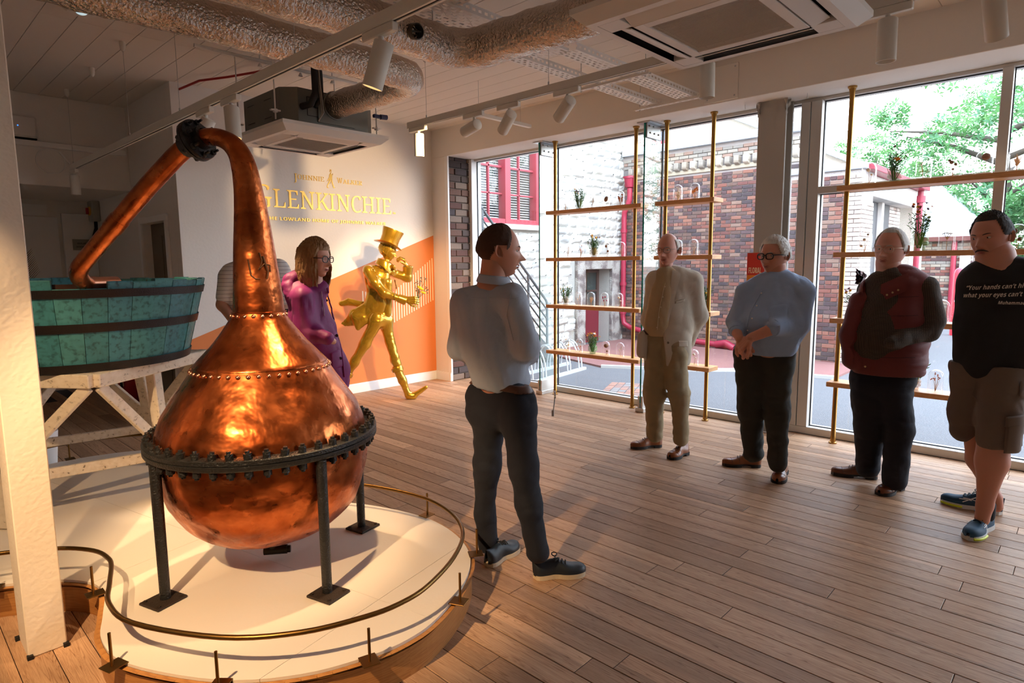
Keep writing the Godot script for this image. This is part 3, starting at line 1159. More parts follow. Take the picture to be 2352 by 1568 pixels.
		part(rail, "bracket", b, M.brass_dark)

# ---------------------------------------------------------------- the pot still
const AX := Vector3(1.26, 0, -2.80)

func rivet() -> MB:
	var b := MB.new()
	b.lathe([Vector2(0.0095, 0.0), Vector2(0.009, 0.003), Vector2(0.0065, 0.0065), Vector2(0.003, 0.0083), Vector2(0, 0.0087)], 8)
	return b

func build_still() -> void:
	var t := thing("pot_still", "large copper pot still with a swan neck, bolted black ring and four black legs", "pot still", Vector3(AX.x, 0.15, AX.z))
	var dn := noise(FastNoiseLite.TYPE_SIMPLEX_SMOOTH, 3.2, 3, 14)
	var body := func(pr: Array, amp: float) -> MB:
		# a lathed copper shell with hand-beaten unevenness
		var c := Curve2D.new()
		for i in pr.size():
			var tn: Vector2 = (pr[mini(i + 1, pr.size() - 1)] - pr[maxi(i - 1, 0)]) / 6.0
			c.add_point(pr[i], -tn, tn)
		var l := c.get_baked_length()
		var m := MB.new()
		var shell := func(u: float, v: float) -> Vector3:
			var q := c.sample_baked(v * l, true)
			var a := -TAU * u
			var p := Vector3(cos(a) * q.x, q.y, sin(a) * q.x)
			return p + Vector3(cos(a), 0, sin(a)) * amp * clampf(q.x * 4.0, 0.0, 1.0) * dn.get_noise_3dv(p)
		m.grid(96, 60, shell, Vector3(0, 0.75, 0))
		m.weld_seam(0, 96, 60)
		return m
	part(t, "bowl", body.call([Vector2(0.001, 0.122), Vector2(0.10, 0.127), Vector2(0.22, 0.156), Vector2(0.32, 0.212), Vector2(0.40, 0.300), Vector2(0.445, 0.41), Vector2(0.462, 0.53), Vector2(0.466, 0.615)], 0.016), M.copper)
	part(t, "pot", body.call([Vector2(0.460, 0.64), Vector2(0.452, 0.685), Vector2(0.43, 0.74), Vector2(0.402, 0.785), Vector2(0.35, 0.865), Vector2(0.292, 0.955), Vector2(0.287, 0.968)], 0.010), M.copper)
	part(t, "shoulder", body.call([Vector2(0.2895, 0.960), Vector2(0.284, 0.972), Vector2(0.24, 1.02), Vector2(0.197, 1.068), Vector2(0.15, 1.132), Vector2(0.123, 1.175), Vector2(0.114, 1.202)], 0.004), M.copper)
	# the neck sweeps over into the swan neck
	var dir := Vector3(-0.42147, 0, -0.90684)
	var P := func(s: float, y: float) -> Vector3: return dir * s + Vector3(0, y - 0.15, 0)
	var ks := [[0, 1.343, 0.1165], [0, 1.36, 0.112], [0.0, 1.45, 0.104], [0.003, 1.54, 0.0965], [0.006, 1.64, 0.0875], [0.008, 1.73, 0.079], [0.012, 1.82, 0.0695], [0.02, 1.905, 0.0605], [0.033, 1.99, 0.0545], [0.058, 2.058, 0.048], [0.098, 2.103, 0.0435], [0.148, 2.129, 0.040], [0.20, 2.141, 0.0385], [0.25, 2.141, 0.038], [0.30, 2.128, 0.038]]
	var c3 := Curve3D.new()
	var rr := []
	for i in ks.size():
		var a: Array = ks[maxi(i - 1, 0)]
		var e: Array = ks[mini(i + 1, ks.size() - 1)]
		var tn: Vector3 = (P.call(e[0], e[1]) - P.call(a[0], a[1])) / 6.0
		c3.add_point(P.call(ks[i][0], ks[i][1]), -tn, tn)
	var ps := []
	for i in (ks.size() - 1) * 5 + 1:
		var f := i / 5.0
		var j := mini(int(f), ks.size() - 2)
		ps.append(c3.sample(j, f - j))
		rr.append(lerpf(ks[j][2], ks[j + 1][2], f - j))
	var b := MB.new()
	b.tube(ps, rr, 40)
	part(t, "neck", b, M.copper)
	# seams and rivets
	b = MB.new()
	b.lathe([Vector2(0.115, 1.196), Vector2(0.1195, 1.197), Vector2(0.1195, 1.2), Vector2(0.1155, 1.202)], 48)
	b.lathe([Vector2(0.289, 0.961), Vector2(0.2925, 0.963), Vector2(0.2915, 0.966), Vector2(0.286, 0.9665)], 64)
	part(t, "seam", b, M.copper)
	var rv := rivet().mesh()
	for row in [[0.1185, 1.184, 20, 0.35], [0.3005, 0.944, 46, 0.75]]:
		for i in row[2]:
			var a: float = TAU * i / row[2]
			var d := Vector3(cos(a), row[3], sin(a)).normalized()
			var o := part(t, "rivet", rv, M.copper_pale)
			o.transform = Transform3D(Basis(Quaternion(Vector3.UP, d)), Vector3(cos(a) * row[0], row[1], sin(a) * row[0]))
	# scars on the neck and dark patina on the bowl
	var mark := func(a0: float, pts: Array, w: float, called: String, m: Material) -> void:
		var q := []
		var rs := []
		for e in pts:
			var y: float = e[1]
			var r := lerpf(0.1165, 0.079, clampf((y - 1.34) / 0.39, 0, 1))
			var a: float = a0 + e[0] / r
			q.append(Vector3(cos(a) * r, y - 0.15, sin(a) * r))
			rs.append(w * e[2])
		var mb := MB.new()
		mb.tube(q, rs, 8)
		part(t, called, mb, m)
	# angles as seen by a visitor: the neck faces the camera around 1.99 rad
	mark.call(2.35, [[0.0, 1.585, 0.8], [-0.006, 1.55, 1.0], [-0.012, 1.515, 1.0], [-0.03, 1.50, 0.9], [-0.05, 1.498, 0.4]], 0.0035, "scar", M.scar)
	mark.call(1.60, [[0.02, 1.615, 1.0], [0.012, 1.58, 1.0], [0.018, 1.56, 0.7], [0.03, 1.54, 0.9]], 0.0035, "scar", M.scar)
	mark.call(1.45, [[0.02, 1.60, 1.2], [0.012, 1.56, 1.2], [0.004, 1.53, 1.0], [0.012, 1.50, 0.9]], 0.0045, "scar", M.scar)
	mark.call(1.48, [[0.035, 1.545, 0.9], [0.015, 1.565, 1.1], [-0.012, 1.56, 0.7], [-0.012, 1.53, 0.6]], 0.0035, "scar", M.scar)
	# flange, lyne arm, elbow
	var ax: Vector3 = (P.call(0.33, 2.115) - P.call(0.25, 2.143)).normalized()
	var fx := Transform3D(Basis(Quaternion(Vector3.UP, ax)), P.call(0.292, 2.131))
	b = MB.new()
	b.lathe([Vector2(0.036, -0.055), Vector2(0.050, -0.053), Vector2(0.053, -0.02), Vector2(0.092, -0.018), Vector2(0.095, -0.014), Vector2(0.095, -0.003), Vector2(0.088, 0.0), Vector2(0.095, 0.003), Vector2(0.095, 0.014), Vector2(0.09, 0.018), Vector2(0.055, 0.02), Vector2(0.053, 0.055), Vector2(0.05, 0.075), Vector2(0.038, 0.08)], 40, fx)
	part(t, "flange", b, M.iron)
	for i in 8:
		var a := TAU * (i + 0.3) / 8
		b = MB.new()
		var q := Vector3(cos(a) * 0.078, 0, sin(a) * 0.078)
		b.cyl(fx * (q - Vector3(0, 0.055, 0)), fx * (q + Vector3(0, 0.035, 0)), 0.006, 8)
		b.cyl(fx * (q - Vector3(0, 0.032, 0)), fx * (q - Vector3(0, 0.018, 0)), 0.013, 6)
		b.cyl(fx * (q + Vector3(0, 0.018, 0)), fx * (q + Vector3(0, 0.032, 0)), 0.013, 6)
		part(t, "flange_bolt", b, M.iron)
	ps = []
	rr = []
	for e in [[0.33, 2.117, 0.042], [0.38, 2.093, 0.0435], [0.433, 2.061, 0.044], [0.60, 1.945, 0.044], [0.80, 1.795, 0.0435], [1.0, 1.641, 0.043], [1.10, 1.563, 0.042]]:
		ps.append(P.call(e[0], e[1]))
		rr.append(e[2])
	b = MB.new()
	b.tube(ps, rr, 28)
	part(t, "lyne_arm", b, M.copper)
	b = MB.new()
	var e0: Vector3 = P.call(0.80, 1.795)
	var e1: Vector3 = P.call(0.865, 1.745)
	b.tube([e0, e0.lerp(e1, 0.1), e0.lerp(e1, 0.9), e1], [0.045, 0.0475, 0.0475, 0.045], 28)
	part(t, "sleeve", b, M.copper)
	# the end turns level into the tub
	var k0: Vector3 = P.call(1.085, 1.575)
	var k1: Vector3 = P.call(1.165, 1.513)
	var k2: Vector3 = P.call(1.19, 1.482)
	var into := Vector3(1.02, 1.468, -4.10) - Vector3(AX.x, 0.15, AX.z)
	into.y = 1.468 - 0.15
	var m0: Vector3 = k2
	var mm: Vector3 = Vector3(k2.x, into.y, k2.z)
	b = MB.new()
	var bend := []
	for i in 9:
		var f := i / 8.0
		bend.append(k0.lerp(k1, f).lerp(k1.lerp(mm.lerp(into, 0.35), f), f))
	b.tube(bend, 0.0425, 24)
	part(t, "elbow", b, M.copper)
	b = MB.new()
	b.tube([bend[8], bend[8].lerp(into, 0.3), bend[8].lerp(into, 0.32), bend[8].lerp(into, 1.0)], [0.0415, 0.0415, 0.039, 0.039], 24)
	part(t, "outlet", b, M.copper_pale)
	# the bolted ring
	b = MB.new()
	b.lathe([Vector2(0.44, 0.600), Vector2(0.505, 0.602), Vector2(0.508, 0.606), Vector2(0.508, 0.622), Vector2(0.503, 0.625), Vector2(0.508, 0.628), Vector2(0.508, 0.645), Vector2(0.504, 0.648), Vector2(0.44, 0.650)], 96)
	part(t, "ring", b, M.iron)
	var nut := MB.new()
	nut.cyl(Vector3(0, -0.012, 0), Vector3(0, 0.017, 0), 0.017, 6)
	nut.cyl(Vector3(0, 0.017, 0), Vector3(0, 0.027, 0), 0.009, 8)
	var nm := nut.mesh()
	for i in 44:
		var a := TAU * i / 44
		var o := part(t, "bolt", nm, M.iron, Vector3(cos(a) * 0.485, 0.656, sin(a) * 0.485))
		o.rotation = Vector3(rng.randf_range(-0.12, 0.12), rng.randf() * 6.0, rng.randf_range(-0.12, 0.12))
		o = part(t, "bolt", nm, M.iron, Vector3(cos(a) * 0.482, 0.592, sin(a) * 0.482))
		o.rotation = Vector3(PI + rng.randf_range(-0.12, 0.12), rng.randf() * 6.0, 0)
	# dark stains left on the copper bowl
	for q in [[1.42, 0.205, 0.022], [1.50, 0.215, 0.018], [1.35, 0.225, 0.02], [1.30, 0.19, 0.024], [1.46, 0.178, 0.016], [1.22, 0.215, 0.018], [2.05, 0.26, 0.014], [1.98, 0.235, 0.02], [2.3, 0.34, 0.008], [1.38, 0.25, 0.014], [1.26, 0.245, 0.014]]:
		var f := noise(FastNoiseLite.TYPE_SIMPLEX, 0.9, 2, int(q[0] * 100))
		var r: float = sqrt(clampf(1.0 - pow((0.62 - q[1]) / 0.49, 2.0), 0.0, 1.0)) * 0.455
		var c := Vector3(cos(q[0]) * r, q[1], sin(q[0]) * r)
		var nn := Vector3(cos(q[0]) * r, (q[1] - 0.62), sin(q[0]) * r).normalized()
		b = MB.new()
		var bs := Basis(Quaternion(Vector3.BACK, nn))
		var poly := PackedVector2Array()
		for i in 18:
			var a := TAU * i / 18
			poly.append(Vector2(cos(a) * 1.5, sin(a)) * q[2] * (0.65 + 0.6 * f.get_noise_2d(i * 2.1, q[2] * 900)))
		b.prism(poly, 0.004, Transform3D(bs, c + nn * 0.004))
		part(t, "stain", b, M.patina)
	# legs with foot plates
	for a in [0.02, 1.556, PI - 0.05, -1.59]:
		var d := Vector3(cos(a), 0, sin(a))
		b = MB.new()
		b.tube([d * 0.487 + Vector3(0, 0.012, 0), d * 0.487 + Vector3(0, 0.60, 0)], [0.021, 0.0225], 18)
		var leg := part(t, "leg", b, M.iron)
		b = MB.new()
		b.box(d * 0.495 + Vector3(0, 0.006, 0), Vector3(0.135, 0.011, 0.125), Basis(Vector3.UP, -a + 0.25), 0.003)
		part(leg, "foot_plate", b, M.rust_iron)
		b = MB.new()
		for q in [Vector2(-0.05, -0.045), Vector2(0.05, -0.045), Vector2(0.05, 0.045), Vector2(-0.05, 0.045)]:
			var c: Vector3 = d * 0.495 + Basis(Vector3.UP, -a + 0.25) * Vector3(q.x, 0.011, q.y)
			b.cyl(c, c + Vector3(0, 0.006, 0), 0.008, 6)
		part(leg, "screw_head", b, M.rust_iron)
	# drain cock
	b = MB.new()
	b.cyl(Vector3(0, 0.125, 0), Vector3(0, 0.085, 0), 0.033, 16)
	b.cyl(Vector3(0, 0.098, 0), Vector3(0, 0.035, 0), 0.024, 14)
	b.cyl(Vector3(-0.034, 0.048, -0.02), Vector3(0.05, 0.048, 0.045), 0.022, 14)
	b.cyl(Vector3(0.04, 0.048, 0.038), Vector3(0.062, 0.048, 0.054), 0.017, 12)
	b.box(Vector3(-0.02, 0.085, 0.0), Vector3(0.03, 0.02, 0.06), Basis(), 0.004)
	part(t, "drain_cock", b, mat(rgb(40, 36, 28), 0.5, 0.6))

# ---------------------------------------------------------------- the tub on its stand
func build_tub() -> void:
	var C := Vector3(0.93, 0.0, -4.60)
	var t := thing("worm_tub", "teal painted wooden tub with dark iron hoops, under the end of the copper arm", "tub", C)
	var n := 36
	var y0 := 0.985
	for i in n:
		var a0 := TAU * i / n
		var a1 := TAU * (i + 1) / n
		var gap := 0.0012 + (0.003 if rng.randf() < 0.2 else 0.0)
		var mid := (a0 + a1) / 2
		var wp := Vector3(cos(mid), 0, sin(mid))
		var toE := Vector3(0.765 - C.x, 0, -3.86 - C.z).normalized()
		var top := 1.486 + rng.randf_range(-0.010, 0.008)
		if wp.dot(toE) > 0.985:
			top = 1.445
		var off := rng.randf_range(-0.004, 0.004)
		var b := MB.new()
		var ring := func(y: float, inset: float) -> Array:
			var r := lerpf(0.592, 0.718, (y - 0.985) / 0.5) + off
			var g := gap / r
			var out := []
			for q in [[a0 + g, r], [(a0 + a1) / 2, r * 1.0005 - 0.001], [a1 - g, r], [a1 - g, r - 0.034], [a0 + g, r - 0.034]]:
				var rad: float = q[1]
				if inset > 0.0:
					rad += -inset if rad > r - 0.01 else inset
				out.append(Vector3(cos(q[0]) * rad, y, sin(q[0]) * rad))
			return out
		var levels := [ring.call(y0, 0.0), ring.call(top - 0.006, 0.0), ring.call(top, 0.005)]
		for l in 2:
			for e in 5:
				var A: Array = levels[l]
				var B: Array = levels[l + 1]
				var pa: Vector3 = A[e]
				var pb: Vector3 = A[(e + 1) % 5]
				var nn: Vector3 = (pb - pa).cross(B[e] - pa).normalized()
				var cen := Vector3(cos(mid), 0, sin(mid)) * (lerpf(0.592, 0.718, (pa.y - 0.985) / 0.5) - 0.017)
				cen.y = pa.y
				if nn.dot((pa + pb) / 2 - cen) < 0.0:
					nn = -nn
				b.quad(pa, pb, B[(e + 1) % 5], B[e], nn)
		var T: Array = levels[2]
		b.quad(T[0], T[1], T[3], T[4], Vector3.UP)
		b.tri(b.add(T[1], Vector3.UP), b.add(T[2], Vector3.UP), b.add(T[3], Vector3.UP))
		part(t, "stave", b, M.teal[rng.randi() % 4])
	var b := MB.new()
	b.lathe([Vector2(0.684, 1.47), Vector2(0.62, 1.22), Vector2(0.56, 0.99), Vector2(0, 0.99)], 48)
	part(t, "lining", b, M.stave_inside)
	for h in [[0.985, 1.032], [1.208, 1.256], [1.396, 1.441]]:
		b = MB.new()
		var r0 := lerpf(0.592, 0.718, (h[0] - 0.985) / 0.5) + 0.004
		var r1 := lerpf(0.592, 0.718, (h[1] - 0.985) / 0.5) + 0.004
		b.lathe([Vector2(r0, h[0]), Vector2(r0 + 0.005, h[0]), Vector2(r1 + 0.005, h[1]), Vector2(r1, h[1])], 64)
		part(t, "hoop", b, M.hoop)
	var s := thing("tub_stand", "white painted timber trestle with splayed legs carrying the teal tub", "stand", C)
	var d1 := Vector3(0.8, 0, -0.6)
	var d2 := Vector3(0.6, 0, 0.8)
	var hs := 0.475
	var beams := [[-d1 + d2, d1 * 1.12 + d2], [-d1 - d2, -d1 + d2], [d1 * 1.12 - d2, -d1 * 1.05 - d2], [d1 + d2 * 1.0, d1 - d2]]
	for q in beams:
		b = MB.new()
		b.bar(q[0] * hs + Vector3(0, 0.945, 0), q[1] * hs + Vector3(0, 0.945, 0), 0.075, 0.075, Vector3.UP, 0.005)
		part(s, "beam", b, M.old_white)
	for q in [d2, -d2, d1, -d1]:
		var top: Vector3 = q * hs + Vector3(0, 0.91, 0)
		var foot: Vector3 = q * (hs + 0.14) + Vector3(0, 0.15, 0)
		if q == d2:
			foot = Vector3(1.187, 0.15, -4.015) - C
			top = Vector3(1.215, 0.91, -4.235) - C
		b = MB.new()
		b.bar(foot, top, 0.072, 0.06, q, 0.005)
		part(s, "leg", b, M.old_white)
		var along: Vector3 = Vector3.UP.cross(q)
		for sd in [-1.0, 1.0]:
			b = MB.new()
			b.bar(q * hs + along * sd * hs * 0.92 + Vector3(0, 0.91, 0), foot.lerp(top, 0.42), 0.062, 0.03, q, 0.004)
			part(s, "brace", b, M.old_white)
		b = MB.new()
	for q in [[d2, -d1], [d2, d1], [-d2, d1], [-d2, -d1]]:
		b = MB.new()
		b.bar(q[0] * (hs + 0.09) + Vector3(0, 0.40, 0), q[1] * (hs + 0.09) + Vector3(0, 0.40, 0), 0.03, 0.06, Vector3.UP, 0.004)
		part(s, "stretcher", b, M.old_white)

# ---------------------------------------------------------------- shelves with domes and vases
func dome_mesh(r: float, h: float) -> ArrayMesh:
	var b := MB.new()
	var pr := [Vector2(r * 1.03, 0.0), Vector2(r, 0.004), Vector2(r, h - r)]
	for i in range(1, 9):
		var a := PI / 2 * i / 8
		pr.append(Vector2(r * cos(a), h - r + r * sin(a)))
	b.lathe(pr, 28)
	return b.mesh()

func sprig(b: MB, base: Vector3, top: Vector3, r: float, lean := 0.0) -> void:
	var mid := base.lerp(top, 0.5) + Vector3(lean, 0, lean * 0.5)
	b.tube([base, mid, top], [r, r * 0.9, r * 0.6], 5, false)

func build_shelving() -> void:
	var X := 5.67
	var units := [
		["brass shelf unit nearest the corner, four oak shelves between two poles", [-4.67, -3.59], -4.73, -3.46],
		["narrow brass shelf unit behind the man in the beige suit, four short oak shelves", [-3.235, -2.745], -3.30, -2.675],
		["wide brass shelf unit at the right behind the man in the red gilet", [-1.57, 0.12], -1.62, 0.30]]
	for u in units:
		var t := thing("shelf_unit", u[0], "shelf unit", Vector3(X, 0, 0), 0.0, "brass pole shelf units along the glazing")
		for z in u[1]:
			var b := MB.new()
			b.lathe([Vector2(0, 0), Vector2(0.032, 0), Vector2(0.033, 0.01), Vector2(0.022, 0.014), Vector2(0.021, 0.06), Vector2(0.019, 0.065), Vector2(0.019, SOFFIT - 0.06), Vector2(0.026, SOFFIT - 0.018), Vector2(0.034, SOFFIT - 0.014), Vector2(0.035, SOFFIT - 0.001), Vector2(0, SOFFIT)], 18, Transform3D(Basis(), Vector3(0, 0, z)))
			part(t, "pole", b, M.brass)
		for y in [0.545, 1.085, 1.63, 2.165]:
			var b := MB.new()
			b.box2(Vector3(-0.10, y - 0.04, u[2]), Vector3(0.10, y, u[3]), 0.002)
			part(t, "shelf", b, M.oak)
	var straw := mat(rgb(196, 150, 100), 0.8)
	var dark_straw := mat(rgb(128, 84, 50), 0.85)
	var pale := mat(rgb(236, 216, 190), 0.8)
	var pink := mat(rgb(170, 60, 80), 0.8)
	var rust := mat(rgb(190, 96, 40), 0.8)
	var levels := [2.165, 1.63, 1.085, 0.545]
	# z, level, kind of dried plant, radius, height, label
	var D := [
		[-4.516, 0, 0, "glass dome over thin twigs, left end of the corner unit's top shelf"],
		[-4.148, 0, 1, "glass dome over small dark sprigs, right of the vase on the corner unit's top shelf"],
		[-3.957, 0, 2, "glass dome over a round brown seed disc on the corner unit's top shelf"],
		[-3.773, 0, 3, "glass dome over curled brown petals, right end of the corner unit's top shelf"],
		[-4.483, 1, 0, "faint glass dome over pale twigs, left end of the corner unit's second shelf"],
		[-4.301, 1, 4, "glass dome over tiny rust buds, left of the amber vase on the second shelf"],
		[-3.939, 1, 5, "glass dome over two brown teasel heads, right of the amber vase"],
		[-3.753, 1, 6, "glass dome over two wheat ears, right end of the corner unit's second shelf"],
		[-4.323, 2, 6, "glass dome over pale grass beside the vase on the corner unit's third shelf"],
		[-4.145, 2, 7, "glass dome over a fluffy plume, middle of the corner unit's third shelf"],
		[-3.961, 2, 8, "glass dome over dried pink flowers on the corner unit's third shelf"],
		[-3.773, 2, 9, "glass dome over a pale button flower, right end of the corner unit's third shelf"],
		[-4.493, 3, 10, "glass dome over yellow dried flowers, left end of the corner unit's lowest shelf"],
		[-4.308, 3, 4, "glass dome over brown beads on stalks, left of the lowest vase"],
		[-3.938, 3, 11, "glass dome over a round thistle head, right of the lowest vase"],
		[-3.748, 3, 6, "glass dome over one pale ear, right end of the corner unit's lowest shelf"],
		[-3.10, 0, 12, "glass dome over a white fern on the narrow unit's top shelf, left of two"],
		[-2.918, 0, 3, "glass dome over orange petals on the narrow unit's top shelf, right of two"],
		[-3.085, 1, 6, "glass dome just behind the beige-suited man's head on the narrow unit"],
		[-2.916, 1, 0, "glass dome over fine pale sprigs, right of the beige-suited man's head"],
		[-2.88, 3, 9, "small glass dome on the narrow unit's lowest shelf behind the beige jacket"],
		[-1.414, 0, 9, "glass dome over white curling petals, left end of the wide unit's top shelf"],
		[-1.043, 0, 1, "glass dome over bushy white sprigs, right of the marigold vase"],
		[-0.857, 0, 11, "glass dome over several small brown balls, middle of the wide unit's top shelf"],
		[-0.671, 0, 5, "glass dome over one large brown seed head before the window mullion"],
		[-0.487, 0, 7, "glass dome over a bushy tan plume right of the mullion on the top shelf"],
		[-1.414, 1, 13, "glass dome over three black-eyed white flowers left of the gilet man's head"],
		[-0.861, 1, 14, "glass dome over a flat dried umbel right of the tall flower vase"],
		[-0.714, 1, 6, "glass dome half hidden by the black T-shirt man's face"],
		[-0.45, 1, 5, "glass dome with an orange seed head behind the ear of the man in black"],
		[-0.862, 2, 7, "glass dome over a pale plume between the gilet man's elbow and the black T-shirt"],
		[-0.70, 2, 0, "glass dome close behind the elbow of the man in the black T-shirt"],
		[-0.864, 3, 4, "glass dome over small seed heads on stalks beside the gilet man's trousers"]]
	var dm := dome_mesh(0.047, 0.158)
	for d in D:
		var big := 1.12 if d[0] > -1.7 else 1.0
		if d[2] == 11 and d[1] == 3:
			big = 1.0
		var t := thing("glass_dome", d[3], "glass dome", Vector3(X, levels[d[1]], d[0]), 0.0, "glass domes over dried flowers")
		t.scale = Vector3.ONE * big
		part(t, "dome", dm, M.dome)
		var st := MB.new()
		var hd := MB.new()
		var m: Material = straw
		var m2: Material = dark_straw
		var k: int = d[2]
		var r := RandomNumberGenerator.new()
		r.seed = int(absf(d[0]) * 1000) + d[1]
		match k:
			0, 4, 1, 10, 12:
				var cnt := 7 if k != 12 else 11
				for i in cnt:
					var a := r.randf() * TAU
					var q := Vector3(cos(a) * 0.026 * r.randf(), 0.06 + r.randf() * 0.07, sin(a) * 0.03 * r.randf_range(0.4, 1.0))
					sprig(st, Vector3(0, 0.002, 0), q, 0.0012 if k != 12 else 0.004, 0.004)
					for j in 6 if k in [0, 1] else 2:
						hd.ball(q + Vector3(r.randf_range(-1, 1), r.randf_range(-1.6, 0.6), r.randf_range(-1, 1)) * 0.010, Vector3.ONE * (0.0022 if k in [0, 1] else 0.0045), 6, 4)
				if k == 12:
					m = pale
				m2 = [pale, null, null, null, rust, null, null, null, null, null, mat(rgb(226, 170, 50), 0.8), null, pale][k] if k != 1 else (dark_straw if d[0] < -3 else pale)
				if k == 10:
					m = mat(rgb(210, 180, 90), 0.8)
			2:
				sprig(st, Vector3(0, 0.002, 0), Vector3(0, 0.06, 0.0), 0.0015)
				hd.ball(Vector3(0, 0.085, 0), Vector3(0.010, 0.030, 0.024), 14, 8, Basis(Vector3.RIGHT, 0.5))
			3:
				for i in 9:
					var a := r.randf() * TAU
					var q := Vector3(cos(a) * 0.016, 0.05 + 0.07 * r.randf(), sin(a) * 0.022)
					sprig(st, Vector3(0, 0.002, 0), q, 0.001)
					hd.ball(q, Vector3(0.004, 0.014, 0.009), 8, 5, Basis(Vector3(1, 0, 0), r.randf_range(-1, 1)))
				m2 = rust if d[0] < -3.5 else mat(rgb(228, 140, 60), 0.8)
			5, 11, 9, 13:
				var lay := {5: [[0.012, 0.115, 0.013], [-0.012, 0.062, 0.011]], 11: [[0.010, 0.10, 0.013], [-0.012, 0.085, 0.010], [0.0, 0.055, 0.008], [0.022, 0.112, 0.009]], 9: [[0.005, 0.105, 0.014], [-0.016, 0.07, 0.008]], 13: [[-0.018, 0.125, 0.009], [0.004, 0.09, 0.012], [0.022, 0.045, 0.011]]}
				var list: Array = lay[k]
				if k == 5 and d[0] > -0.68 and d[1] == 0:
					list = [[-0.006, 0.115, 0.024]]
				if k == 11 and d[1] == 3:
					list = [[0.0, 0.105, 0.026], [-0.012, 0.045, 0.011]]
				for e in list:
					sprig(st, Vector3(0, 0.002, 0.0), Vector3(0, e[1], -e[0]), 0.0016, 0.006)
					hd.ball(Vector3(0, e[1], -e[0]), Vector3(e[2], e[2] * (1.25 if k == 5 and list.size() > 1 else 0.9), e[2]), 12, 8)
				if k == 13:
					m2 = pale
					var eye := MB.new()
					for e in list:
						eye.ball(Vector3(-e[2] * 0.8, e[1], -e[0]), Vector3(0.004, 0.004, 0.004), 8, 5)
					part(t, "flower_eye", eye, M.black)
				if k == 9:
					m2 = pale
			6:
				for e in [[0.012, 0.118], [-0.014, 0.085]] if r.randf() < 0.7 else [[0.0, 0.11]]:
					sprig(st, Vector3(0, 0.002, 0), Vector3(0, e[1] * 0.6, e[0] * 0.7), 0.0012)
					hd.ball(Vector3(0, e[1] * 0.82, e[0]), Vector3(0.004, e[1] * 0.24, 0.0045), 8, 6, Basis(Vector3.RIGHT, e[0] * 18))
				m2 = pale
			7:
				sprig(st, Vector3(0, 0.002, 0), Vector3(0, 0.05, 0), 0.003)
				for i in 46:
					var a := r.randf() * TAU
					var e := sqrt(r.randf()) * 0.028
					sprig(hd, Vector3(0, 0.035, 0), Vector3(cos(a) * e, 0.125 - e * 1.2 - r.randf() * 0.03, sin(a) * e), 0.0013)
				m2 = mat(rgb(222, 180, 136), 0.85)
			8:
				for i in 6:
					var q := Vector3(r.randf_range(-0.02, 0.02), r.randf_range(0.05, 0.11), r.randf_range(-0.025, 0.025))
					sprig(st, Vector3(0, 0.002, 0), q, 0.0013)
					hd.ball(q, Vector3(0.009, 0.006, 0.011), 8, 5, Basis(Vector3.RIGHT, r.randf() * 2))
				m2 = pink
			14:
				for i in 24:
					var a := r.randf() * TAU
					var e := sqrt(r.randf()) * 0.034
					var q := Vector3(cos(a) * e, 0.118 - e * e * 9.0, sin(a) * e)
					sprig(st, Vector3(0, 0.07, 0), q, 0.0007)
					hd.ball(q, Vector3.ONE * 0.0034, 6, 4)
				sprig(st, Vector3(0, 0.002, 0), Vector3(0, 0.072, 0), 0.0018)
				m2 = mat(rgb(214, 196, 166), 0.85)
		part(t, "stems", st, m)
		part(t, "dried_flower", hd, m2)
	# vases of fresh flowers
	var G := [mat(rgb(46, 92, 34), 0.6), mat(rgb(86, 130, 50), 0.6), mat(rgb(62, 96, 66), 0.6)]
	for g in G:
		g.backlight_enabled = true
		g.backlight = Color(0.25, 0.35, 0.1)
	var yellow := mat(rgb(246, 180, 28), 0.6)
	var orange := mat(rgb(248, 140, 20), 0.6)
	var plum := mat(rgb(124, 48, 84), 0.7)
	var white := mat(rgb(246, 240, 224), 0.7)
	var crimson := mat(rgb(110, 28, 34), 0.7)
	for g in [yellow, orange, plum, white, crimson]:
		g.backlight_enabled = true
		g.backlight = Color(0.3, 0.25, 0.15)
	var V := [
		[-4.323, 0, rgb(120, 140, 40), 1.0, [yellow, plum], 0.15, "green glass vase of yellow and plum flowers on the corner unit's top shelf"],
		[-4.114, 1, rgb(190, 150, 60), 1.0, [yellow, plum, yellow], 0.16, "amber glass vase of plum and yellow flowers on the corner unit's second shelf"],
		[-4.514, 2, rgb(200, 180, 150), 0.95, [yellow, white], 0.17, "clear ribbed vase of yellow and white flowers, left end of the third shelf"],
		[-4.122, 3, rgb(90, 160, 80), 1.1, [orange, white, yellow, yellow], 0.15, "green glass vase of orange and white flowers on the corner unit's lowest shelf"],
		[-2.80, 2, rgb(150, 150, 60), 1.0, [yellow], 0.17, "vase with a yellow tulip behind the beige-suited man's shoulder"],
		[-1.234, 0, rgb(96, 130, 34), 1.1, [orange, plum], 0.18, "olive green vase with one big orange marigold on the wide unit's top shelf"],
		[-1.037, 1, rgb(110, 160, 40), 1.32, [orange, crimson, yellow, plum], 0.25, "tall green glass vase of orange and crimson flowers behind the gilet man's ear"],
		[-1.472, 2, rgb(150, 150, 90), 1.0, [yellow, plum], 0.17, "vase of yellow and plum flowers behind the gilet man's collar"],
		[-1.005, 3, rgb(214, 150, 40), 1.0, [orange, plum, white], 0.22, "amber vase with drooping orange flower beside the gilet man's hip"],
		[-0.36, 1, rgb(120, 150, 50), 1.1, [orange, plum], 0.22, "vase of orange and plum flowers at the photo's right edge"]]
